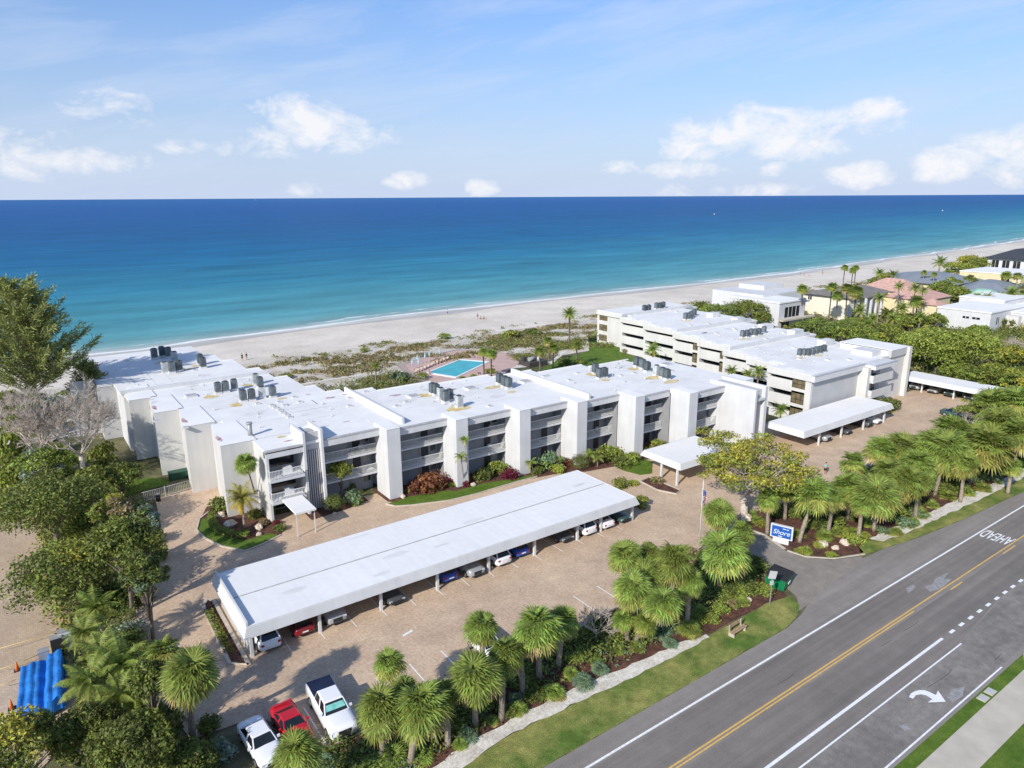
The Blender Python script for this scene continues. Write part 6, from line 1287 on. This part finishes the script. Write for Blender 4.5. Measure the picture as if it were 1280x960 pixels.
# --- casuarinas at far left: feathery plumes swept outward
def casuarina(label, a, b, h, R_, seed, n=260):
    rnd = random.Random(seed); r = np.random.default_rng(seed); t = empty('casuarina_tree', (a,b,0), 0, label, 'tree'); tb = MB(); tb.tube([(0,0,0),(.2,.1,h*.4),(.1,0,h*.75),(0,0,h*.97)], [.5,.38,.2,.05], 8); Q = []
    for i in range(n):
        z = h*(.34+.62*(i/n)); prof = min(1,1.18*(1-(z/h-.34)/.66)**.75+.05); L_ = R_*prof*rnd.uniform(.5,1.1)+.6; an = rnd.uniform(0,6.28)
        d = np.array([math.cos(an), math.sin(an), .55+.5*z/h]); d /= np.linalg.norm(d); st = np.array([0,0,z-.3*L_*.5]); e = st + d*L_
        if L_ > 1.5: tb.tube([tuple(st), tuple(st+d*L_*.55), tuple(e)], [.09,.05,.01], 3, 0, True, False)
        k = int(16+L_*15); s = r.uniform(.20,1.05,k)**.8; P = st + d*(s*L_)[:,None] + r.normal(0,1,(k,3))*np.array([.30,.30,.22])*(.5+.9*(1-s))[:,None]
        dd = d + r.normal(0,.5,(k,3)); dd[:,2] -= .1; dd /= np.linalg.norm(dd,axis=1)[:,None]; sd_ = np.cross(dd, r.normal(0,1,(k,3))); sd_ /= np.linalg.norm(sd_,axis=1)[:,None]; ll = r.uniform(.45,.95,k)[:,None]; w = .055
        Q.append(np.stack([P-sd_*w*.6, P+sd_*w*.6, P+dd*ll+sd_*w, P+dd*ll-sd_*w], axis=1))
    tb.build('trunk', M_bark, t); mb = MB(); mb.quads(np.concatenate(Q)); mb.build('crown', M_cas, t); return t
casuarina('tall feathery casuarina at far left, branches reaching over the left building', .8, 125, 24.8, 10.2, 31, 210)
casuarina('casuarina cut by the left edge of the view, left of the tall one', -10, 135, 20.5, 5.0, 32, 170)
casuarina('small feathery casuarina between the tall one and the shaded white roof', 8.2, 128, 11.0, 3.2, 33, 90)

# --- trees and shrubs of the left planting strip
def cedar(label, px, py, z, rpx, hgt, seed, mats=(None,), mixp=None, n=5200, size=.19, flatc=.5, nc=20, name='broadleaf_tree', group='trees on the left planting strip', cr=.27):
    """tree whose crown middle is seen at px,py at height z; rpx apparent half width; hgt: crown thickness"""
    a, b = g(px, py, z); R_ = rpx*mpp(px, py, z); t = empty(name, (a,b,0), 0, label, 'tree', group); cl = rand_clumps(seed, nc, R_*.82, hgt*.6, R_*cr, z-hgt*.35)
    tb = MB(); z_b = max(.6, (z-hgt*.35)*.5); tb.tube([(0,0,0),(.15,.1,z_b),(0,0,z)], [.10+R_*.035,.08+R_*.028,.05], 7); limbs(tb, seed, z_b, [c_ for c_ in cl[::2]], .06+R_*.028); tb.build('trunk', M_bark, t)
    link(bpy.data.objects.new('crown', clump_crown_mesh('crown', seed, cl, n, size, list(mats), mixp, asp=.5)), t); return t
DK = (M_g2, M_g1, M_g4)
cedar('big dark layered tree at the left edge over the small lawn', 60, 620, 6.0, 58, 3.4, 41, DK, [.62,.33,.05], 9000, .18, nc=30)
cedar('dark spreading tree reaching over the left lot, lowest of the layered ones', 78, 705, 5.0, 60, 3.2, 42, DK, [.55,.4,.05], 8500, .17, nc=30)
cedar('dark layered tree right of the lime bush on the planting strip', 150, 668, 8.0, 40, 4.0, 43, DK, [.45,.45,.10], 7000, .17, nc=24)
cedar('dull green tree with a brown dry top above the lime bush', 140, 632, 7.2, 26, 3.2, 44, (M_g1,M_dry,M_g4), [.5,.35,.15], 3800, .16, nc=14)
cedar('leafy mid green tree below the leafless one at left', 112, 598, 4.0, 26, 3.4, 45, (M_g1,M_g3,M_g2), [.5,.2,.3], 3800, .2, nc=16)
cedar('pale green vine covered tree beneath the leafless tree at left', 50, 575, 4.5, 34, 3.6, 46, (M_g1,M_g5,M_g3), [.55,.2,.25], 4200, .2, nc=16)
cedar('green tree at the left edge just below the casuarina', 8, 500, 7.5, 24, 5, 47, (M_g3,M_g1), [.5,.5], 2600, .2, nc=12)
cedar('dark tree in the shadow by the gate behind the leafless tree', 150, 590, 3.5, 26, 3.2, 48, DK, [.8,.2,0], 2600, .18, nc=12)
cedar('dark bushy tree along the kerb in the middle of the strip', 178, 712, 6.6, 26, 4.2, 49, (M_g2,M_g6,M_g1), [.7,.15,.15], 4200, .16, nc=16)
cedar('grey green tree leaning to the drive near the top of the strip', 178, 645, 6.4, 20, 3.4, 50, (M_g5,M_g2,M_g6), [.35,.35,.3], 2600, .15, nc=12)
cedar('yellow green tree at the bottom left corner of the view', 20, 925, 5.0, 48, 4.0, 51, (M_g4,M_g1,M_g2), [.3,.45,.25], 7500, .13, nc=24)
cedar('dark green tree at the bottom edge left of the tall orange based palm', 165, 922, 4.6, 45, 3.0, 52, (M_g2,M_g1), [.7,.3], 7500, .13, nc=24)
cedar('dark tree between the blue tarp and the bottom edge', 110, 905, 4.0, 38, 3.5, 53, (M_g2,M_g1), [.6,.4], 5500, .13, nc=20)
cedar('dark green tree at the bottom edge below the tall orange based palm', 232, 948, 2.2, 34, 2.6, 54, (M_g2,M_g1,M_g3), [.45,.35,.2], 4800, .13, nc=18)
cedar('dark bushy tree tucked between the fern like palms and the drive', 185, 846, 5.4, 24, 3.6, 55, (M_g2,M_g1), [.7,.3], 3800, .13, nc=14)
for i, (px, py, h, rp, lab) in enumerate([(120,760,4.5,32,'upper feathery palm clump at the left lot edge, above the silver bush'),(105,790,4.2,24,'feathery palm beside the short yellow posts'),(150,830,4.6,34,'feathery palm left of the tall cabbage palm, middle of the fern like group'),(112,850,4.6,34,'feathery palm overhanging the blue tarp'),(150,868,4.2,30,'lower feathery palm of the fern like group right of the blue tarp'),(125,815,4.8,28,'feathery palm right of the white panel behind the tarp'),(170,870,3.6,26,'low feathery palm with an orange stem beside the tall cabbage palm')]):
    palm(px, py, h, rp, lab, 'feathery palms on the left planting strip', 'fea', tr=.09)
low('y', [(98,675,17)], 'bright lime bush', lambda i: 'bright lime yellow bush glowing between the dark layered trees at left')
low('s', [(157,782,20)], 'silver bush', lambda i: 'silver grey bush beside the drive on the left planting strip', z=1.2)
low('s', [(272,930,20)], 'silver bush low', lambda i: 'silver green bush at the bottom left of the white sedan', z=1.0)
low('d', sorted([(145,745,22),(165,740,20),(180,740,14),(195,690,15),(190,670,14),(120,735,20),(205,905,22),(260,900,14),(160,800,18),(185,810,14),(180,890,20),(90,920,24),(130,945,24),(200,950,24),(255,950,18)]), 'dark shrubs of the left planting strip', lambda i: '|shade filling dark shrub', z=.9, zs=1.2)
low('g', sorted([(15,560,24),(30,530,22),(8,600,18),(70,575,18),(130,565,16),(95,640,16),(110,640,14)]), 'green shrubs of the left planting strip', lambda i: '|loose green shrub', z=2.2, zs=1.7)
low('c', sorted([(180,655,13),(188,668,10),(175,632,11)]), 'grey green shrubs by the gate drive', lambda i: '|grey green shrub', z=1, zs=1.2)

# --- entrance garden and the planting along the facades
palm(307,580,7.4,16,'slim palm with a round head against the blank wall of the left building',None,'sab',(322,633),name='cabbage_palm',tr=.09)
palm(302,622,3.2,21,'golden feathery palm in the entrance garden',None,'ydate',(306,662),tr=.12)
palm(580,549,6.4,12,'upper head of the slim twin palm in front of the second white column',None,'adon',(586,606),tr=.06)
palm(576,571,4.6,13,'lower head of the slim twin palm in front of the second white column',None,'adon',(580,606),tr=.06)
def single(kind, px, py, z, rp, lab, name='shrub', cat='shrub', zs=1.0, asp=1.0): 
    me = BALL if kind == 'ball' else PALMETTO[int(px)%3] if kind == 'pal' else SHR[kind]
    return bushobj(me, px, py, z, rp, lab, name, cat, None, zs, asp=asp)
single('d',274,627,1.2,13,'dark upright shrub at the back left of the entrance garden',zs=1.3)
single('ball',416,628,1.0,13,'round clipped bush in front of the slatted stair tower','clipped_bush',zs=.95)
single('c',444,620,.8,15,'low rounded grey green bush right of the round clipped one')
single('d',432,608,1.0,14,'dark shrub under the small bright tree by the gallery')
cedar('small bright green tree with a grey trunk beside the round clipped bush', 425, 585, 4.2, 15, 2.0, 61, (M_g3,M_yg), [.8,.2], 1800, .14, nc=10, group=None, cr=.36)
for p in [('o',540,602,1.0,22,'wide russet hedge in front of the first gallery bay'),('r',556,598,1.0,10,'crimson shrub at the left foot of the second white column'),('r',582,603,.5,6,'small crimson tuft in front of the second white column'),('o',520,606,.9,14,'russet shrub left part of the hedge by the first white column'),
 ('d',604,590,1.0,14,'dark green shrub left in front of the second gallery bay'),('g',622,584,1.0,16,'mid green shrub in front of the second gallery bay'),('r',638,587,1.2,12,'tall crimson shrub at the left foot of the third white column'),('c',690,575,1.0,18,'grey green hedge in front of the third gallery bay'),('r',708,572,1.2,9,'crimson shrub at the right end of the grey green hedge'),
 ('y',697,585,.6,10,'yellow green low shrub below the grey green hedge'),('d',672,585,.8,9,'dark shrub right of the small palm at the third column'),('g',762,560,1.8,18,'tall bushy green shrub at the foot of the fourth white column'),('d',777,575,1.0,13,'dark shrub below the tall bushy one near the fourth column'),('g',791,568,1.2,13,'rounded green shrub by the fifth white column'),
 ('o',815,553,1.0,9,'russet shrub in front of the fourth gallery bay'),('g',822,553,1.0,12,'green shrub in front of the fifth gallery bay'),('r',838,551,1.2,7,'crimson shrub right of the fifth white column'),('d',860,556,1.0,14,'dark shrub behind the entrance canopy'),('w',822,596,.8,9,'thin twiggy shrub in the island under the entrance canopy'),
 ('d',800,580-22,1.0,10,'dark shrub between the fourth and fifth white columns'),('w',330,650,.6,8,'dull russet shrub in the entrance garden mulch'),('d',318,640,.7,10,'dark shrub in the middle of the entrance garden'),('d',305,665,.4,7,'small dark green shrub low in the entrance garden'),('r',345,650,.6,6,'small crimson shrub by the entrance awning'),('g',335,632,.9,10,'green shrub beside the left post of the entrance awning'),('d',350,658,.5,8,'dark shrub at the foot of the awning post'),
 ('y',792,602,.5,7,'yellow green shrub beside the right end of the long carport roof'),('g',802,617,1.6,13,'green bushy shrub near the right end of the long carport'),('g',775,600,1.0,12,'green shrub just behind the long carport roof'),('d',1100-0,508,.8,14,'dark clipped hedge at the foot of the white tower of the right building'),('d',1112,506,.8,13,'right end of the dark clipped hedge at the foot of the white tower')]:
    single(*p)
single('ball',725,578,1.0,12,'round clipped bush beside the fourth white column','clipped_bush')
palm(664,578,1.6,13,'small low palm at the foot of the third white column',None,'adon',tr=.06); palm(738,568,1.8,13,'small palm right of the round clipped bush near the fourth column',None,'adon',tr=.06); palm(747,572,1.3,11,'low palm nearest the garden path by the fourth column',None,'adon',tr=.06)
for i, px in enumerate((512,522,532,542,552,563,575)): bushobj(SHR['y'], px, 612-i*1.6, .4, 6, '%s small yellow green tuft from the left in the low row along the facade lawn' % NUM[i], 'shrub', 'shrub', 'low yellow green row along the facade')
# hedge ring of the entrance garden
def hedge(label, pts, w, h, m_, seed=1, n=260):
    r = np.random.default_rng(seed); Q = []
    for (x0,y0),(x1,y1) in zip(pts, pts[1:]):
        L_ = math.hypot(x1-x0,y1-y0); k = int(n*L_); s = r.random(k); off = r.uniform(-w/2,w/2,k); z = np.where(r.random(k)<.6, h*r.uniform(.9,1.05,k), h*r.random(k)); edge = z < h*.88; off = np.where(edge, np.sign(off)*w/2*r.uniform(.85,1.05,k), off)
        dx, dy = (x1-x0)/L_, (y1-y0)/L_; P = np.stack([x0+(x1-x0)*s-dy*off, y0+(y1-y0)*s+dx*off, z], axis=1); nr = np.stack([-dy*np.sign(off)*edge, dx*np.sign(off)*edge, ~edge*1.0], axis=1); Q.append(leaf_quads(P, nr, .10, r, .5))
    mb = MB(); mb.quads(np.concatenate(Q)); return tag(mb.build('hedge', m_), label, 'hedge')
hedge('low clipped hedge curving around the left side of the entrance garden', [(15.4,82.6),(14.9,80),(15.1,77.6),(16.2,75.6),(17.4,74.6)], .8, .7, M_g1)
hedge('ground cover in the narrow kerbed planter at the left end of the long carport', [(10.35,62.3),(10.3,54.6)], .7, .25, M_g1, 3, 110)
hedge('dark low hedge along the kerb of the left drive', [(5.9,74),(4.3,65),(3.2,60)], 1.1, .9, M_g2, 5, 200)

# --- dunes and beach scrub
r = np.random.default_rng(5); Q = []
def scrub(name, label, region, n, size, mats, hmax, seed):
    """ragged low scrub: mounded leaf clumps over an uneven area"""
    r = np.random.default_rng(seed); mb = MB(); cen = []
    while len(cen) < n:
        a = r.uniform(region[0], region[1]); b = r.uniform(region[2], region[3]); f = math.sin(a*.21+1.3*math.sin(b*.3))*math.sin(b*.37+a*.05)+.35*math.sin(a*.9+b*.7)
        if f + region[4] > r.uniform(-.2,.6): cen.append((a,b))
    for (a,b) in cen:
        R_ = r.uniform(.5,1.7); h = hmax*r.uniform(.35,1.1); k = int(r.uniform(14,40)*region[5]); v = r.normal(0,1,(k,3)); v /= np.linalg.norm(v,axis=1)[:,None]; v[:,2] = np.abs(v[:,2]); P = v*np.array([R_,R_,h])*r.uniform(.7,1.05,(k,1))+np.array([a,b,0])
        mb.quads(leaf_quads(P, v, size, r, .9, .45), [int(r.random() < .3) if r.random() < .85 else 1]*k)
    return tag(mb.build(name, mats), label, 'scrub', kind='stuff')
scrub('dune_scrub','brown and green dune scrub between the beach and the gardens',(38,330,137,157,.12,1.1),3400,.26,[M_dry,M_ol],.9,81)
scrub('dune_scrub','sparse green tufts scattered over the pale dune sand',(30,330,150,165,-.25,1.0),500,.24,[M_g1,M_dry],.7,82)
scrub('garden_scrub','dense green scrub behind the middle building, left of the pool deck',(38,65,110,133,.25,1.0),620,.22,[M_ol,M_g1],1.2,83)
scrub('garden_scrub','dense green scrub and hedges between the pool and the right building',(92,124,126,150,.15,1.0),760,.22,[M_ol,M_g1],1.1,84)
scrub('garden_scrub','bright mixed undergrowth along the left planting strip',(-1,4.2,44,100,.5,1.1),420,.17,[M_g1,M_g3],1.6,91)
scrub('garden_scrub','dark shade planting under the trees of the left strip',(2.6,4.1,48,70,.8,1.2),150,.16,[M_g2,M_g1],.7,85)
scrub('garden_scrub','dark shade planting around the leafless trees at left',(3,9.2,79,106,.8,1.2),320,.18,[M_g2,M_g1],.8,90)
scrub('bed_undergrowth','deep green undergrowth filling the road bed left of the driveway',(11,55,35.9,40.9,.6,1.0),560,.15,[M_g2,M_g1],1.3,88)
scrub('bed_undergrowth','mixed bright and silvery undergrowth near the path in the left road bed',(14,54,35.4,38.5,.2,.8),150,.15,[M_g6,M_g3],.8,92)
scrub('bed_undergrowth','deep green undergrowth filling the road bed right of the driveway',(70,140,36.0,46,.6,1.0),900,.17,[M_g2,M_g1],1.4,89)
scrub('ground_cover','undergrowth covering the earth between the far houses',(140,420,60,150,.8,1.0),5200,.32,[M_g2,M_ol],2.0,86)
scrub('ground_cover','dry brown and lime patches in the undergrowth between the far houses',(140,300,60,125,.0,1.0),700,.32,[M_dry,M_yg],2.3,93)
scrub('ground_cover','green undergrowth behind the far right carport',(142,225,34,80,.9,1.0),1600,.27,[M_g2,M_g1],1.6,87)
for i, (px, py, rp, k, lab) in enumerate([(357,470,9,'g','green bush on the sand at the corner of the left roof'),(420,445,5,'w','lone dark bush left on the pale dune sand'),(385,446,4,'d','small dark bush on the open beach right of the two walkers'),(501,472,14,'c','blue green bushes left of the pool deck'),(528,470,10,'g','green bushes at the near left corner of the pool deck'),(455,437,7,'b','bright green bush on the pale dune crest'),(556,421,9,'g','rounded green dune bush at the beach edge behind the pool'),(640,421,14,'g','broad green dune scrub mound at the beach edge'),(665,417,12,'d','dark green dune scrub mound right of the broad one'),
   (750,418,9,'g','small green tree like bush at the far left corner of the right building'),(705,453,12,'d','dark hedge clump left of the lawn by the right building'),(725,452,9,'d','right half of the dark hedge clump left of the lawn'),(743,455,6,'d','dark round bush on the lawn edge'),(800,432,9,'g','green shrubs by the left side of the right building'),(785,438,8,'w','brownish shrub under the windows of the right building'),(824,452,9,'b','bright shrub beside the fluffy palm at the right building'),(838,450,10,'g','green shrub right of the fluffy palm at the right building'),(578,470,6,'pal','low palm at the near edge of the pool'),(592,469,6,'g','green bush at the near edge of the pool'),(613,463,8,'y','yellow green bush under the twin palms at the pool')]):
    me = PALMETTO[0] if k == 'pal' else SHR[k]; bushobj(me, px, py, .6, rp, lab, 'shrub', 'shrub', None, .8)
for p in [(712,392,9.0,13,'tall date palm standing alone against the beach','date',(712,420),.22),(604,441,5.6,9,'left palm of the twin pair at the right side of the pool','sab',(605,466),.16),(614,443,5.6,9.5,'right palm of the twin pair at the right side of the pool','sab',(613,463),.16),
  (470,458,4.2,10,'palm standing in the scrub left of the pool','fea',(470,482),.14),(674,440,5.0,9,'palm at left of the garden row between the pool and the right building','sab',(676,461),.15),(692,436,5.2,9,'second palm of the garden row between the pool and the right building','sab',(691,460),.15),(685,427,5.2,8,'rear palm of the garden row, nearest the dunes','sab',(686,452),.14),(721,431,5.0,11,'broad palm right of the garden row, on the lawn','fea',(721,447),.15),
  (816,437,5.2,14,'fluffy palm in front of the long side of the right building','fea',(816,458),.15),(935,467,6.2,11,'palm rising behind the end of the middle roof, left one','fea',None,.14),(948,465,6.8,11,'palm rising behind the end of the middle roof, right one','fea',None,.14),(915,463,6.0,10,'low palm head behind the middle roof near the right building','fea',None,.14),(976,512,3.6,13,'bright feathery palm between the middle and right buildings','fea',None,.12)]:
    palm(p[0],p[1],p[2],p[3],p[4],None,p[5],p[6],tr=p[7])
# --- trees among the far houses
for i_, p in enumerate([(1085,405,4,10,'low arching palm in the scrub right of the wide grove'),(1117,398,5,10,'arching palm between the cream house and the tall bare trunk'),(1150,396,4,9,'arching palm just right of the tall bare trunk'),(1060,402,4,9,'low palm at the near foot of the cream house'),(1165,418,4,10,'feathery palm left of the big bright green crown'),(1248,425,5,10,'feathery palm right of the big bright green crown')]):
    palm(p[0],p[1],p[2],p[3],p[4],'garden palms among the far houses','fea',tr=.14)
GT = 'garden palms among the far houses'
for p in [(1003,362,11,9,'palm between the white modern house and the cream house','sab',(1003,400)),(1040,360,11,9,'left one of the two tall palms before the cream house','sab',(1036,397)),(1047,370,10,8,'palm head just right of and below the left tall one at the cream house','sab',(1048,398)),(1059,361,11,10,'right one of the two tall palms before the cream house','sab',(1058,400)),(1070,366,10,10,'full palm head right of the tall pair at the cream house','sab',(1068,398)),
  (1056,335,8,5,'tiny palm silhouetted against the beach, leftmost of three','sab',(1055,349)),(1066,338,7,5,'tiny palm silhouetted against the beach, middle of three','sab',(1066,350)),(1070,335,8,5,'tiny palm silhouetted against the beach, rightmost of three','sab',(1069,350)),(1099,341,8,9,'bushy palm behind the pink roof, left','fea',None),(1117,343,8,9,'bushy palm behind the pink roof, right','fea',None),(1175,328,9,10,'coconut palm standing over the beach scrub at right','fea',(1175,345)),
  (1124,358,9,9,'palm in front of the pink roof, left one','fea',None),(1144,360,9,9,'palm in front of the pink roof, middle one','fea',None),(1154,363,9,8,'palm in front of the pink roof, right one','fea',None),(1100,372,8,10,'palm at the right corner of the cream house','fea',None),(1146,378,8,10,'palm with a tall bare trunk before the yellow house','sab',(1146,408)),(1155,341,7,4,'small palm by the long metal roof, left','sab',None),(1168,343,7,4,'small palm by the long metal roof, right','sab',None),
  (1258,345,7,6,'palm beside the flat white roof at right, left one','sab',None),(1272,346,7,6,'palm beside the flat white roof at right, right one','sab',None),(1266,366,7,10,'feathery palm right of the pale green roof','fea',None),(1235,372,6,8,'feathery palm below the pale green roof','fea',None),(1222,371,6,7,'feathery palm left below the pale green roof','fea',None),(1075,388,5,11,'feathery palm before the columns of the cream house','fea',None),(1110,392,5,12,'arching palm below the cream house columns','fea',None),(1090,398,4,9,'low arching palm below the cream house','fea',None),(1128,385,6,10,'arching palm left of the tall bare trunk','fea',None)]:
    palm(p[0],p[1],p[2],p[3],p[4],GT,p[5],p[6],tr=.16)
GTT = 'trees among the far houses'
mixes = {'d':((M_g2,M_g1),[.6,.4]),'m':((M_g1,M_g2,M_g3),[.55,.25,.2]),'b':((M_g3,M_g1),[.7,.3]),'o':((M_g4,M_g1),[.4,.6])}
far = [(900,389,6.5,30,5.5,'m','left half of the dark green grove behind the right building',24),(935,386,6.5,30,6,'m','right half of the dark green grove behind the right building',22),(878,384,5,16,4,'m','low grove edge nearest the beach behind the right building',12),(955,396,5,14,4,'d','dark tree at the right end of the grove by the white modern house',10),
 (1020,408,6,28,5,'d','wide dark tree behind the roof hatches of the right building',24),(1055,411,6,26,5,'m','wide tree right of the dark one below the cream house',22),(1000,408,3,13,3,'d','small dark tree under the terrace of the white modern house',10),(1085,420,3.5,22,4,'o','olive tree behind the nearest roof of the right building',20),(1110,412,3.5,18,3.5,'m','tree between the olive one and the yellow house',16),(1140,425,4,20,4,'b','bright green tree left of the big flat crown',18),
 (1175,424,8,36,5,'b','left half of the big flat bright green crown at right',30),(1215,428,8,36,5,'b','right half of the big flat bright green crown at right',30),(1190,445,5,24,3.5,'b','front part of the bright green crown nearest the far carport',20),(1160,440,3,20,3.5,'m','green tree just behind the far right carport roof, left',18),(1200,462,3,22,3.5,'m','green tree just behind the far right carport roof, middle',20),(1240,465,3,24,4,'m','green tree just behind the far right carport roof, right',20),(1272,470,3.5,20,4,'o','olive tree at the right edge behind the far carport',16),(1262,440,3,20,3.5,'o','olive scrub tree by the bare brown one at the right edge',16),
 (1125,400,3,16,3,'o','olive tree before the yellow house',14),(1168,398,3,14,3,'m','tree at the left wall of the sprawling white house',12),(1180,358,4,16,4,'m','tree mass behind the yellow house, left',16),(1200,366,4,18,4,'m','tree mass between the pale green roof and the white house, left',16),(1245,374,4,16,3.5,'b','bright tree right of the pale green roof',14),(1275,376,4,14,3.5,'m','tree at the right edge above the white house',12),(1165,350,4,12,4,'d','dark tree before the long metal roof, left',12),(1190,352,4,12,4,'m','tree before the long metal roof, middle',12),(1212,350,4,10,4,'d','dark tree before the long metal roof, right',10),
 (1100,350,3,12,3,'m','low trees behind the cream house roof',12),(1200,333,3,18,3,'o','olive scrub trees on the dune edge right of the coconut palm',14),(1230,330,3,18,3,'m','green scrub trees on the dune edge at right',14),(1215,325,3,16,2.5,'o','far dune scrub beyond the flat white roof',12),(1245,325,3,14,3,'m','dark trees left of the dark hipped roof',12),(1138,398,3,13,3,'m','small tree beside the tall bare palm trunk',12),(1155,415,3,14,3,'o','olive tree left of the sprawling white house garden wall',12),(1222,412,2.5,14,2.5,'m','shrubby tree under the white house wall',10),(1072,402,3,12,3,'m','small tree at the foot of the cream house',10),
 (1245,500,3.5,20,4,'m','green tree beside the right end of the far carport',18),(1268,492,4,20,4,'m','green tree at the right edge beside the far carport',18),(1275,525,4,16,4,'d','dark tree at the right edge above the palms',14),(1225,485,2,12,2.5,'m','low tree behind the far carport near its right end',10),(1255,400,2.5,12,2,'m','low green tree before the white house at the right edge',8),(1108,345,3,10,3,'o','olive scrub on the beach side of the pink roof',10)]
for i, (px, py, z, rp, hg, k, lab, nc) in enumerate(far):
    ms, pr = mixes[k]; cedar(lab, px, py, z, rp, hg, 200+i, ms, pr, n=int(1400+rp*130), size=.20+.0007*max(0,(g(px,py,z)[0]-100))*1.2, nc=nc, name='broadleaf_tree', group=GTT, cr=.31 if k == 'b' else .26)
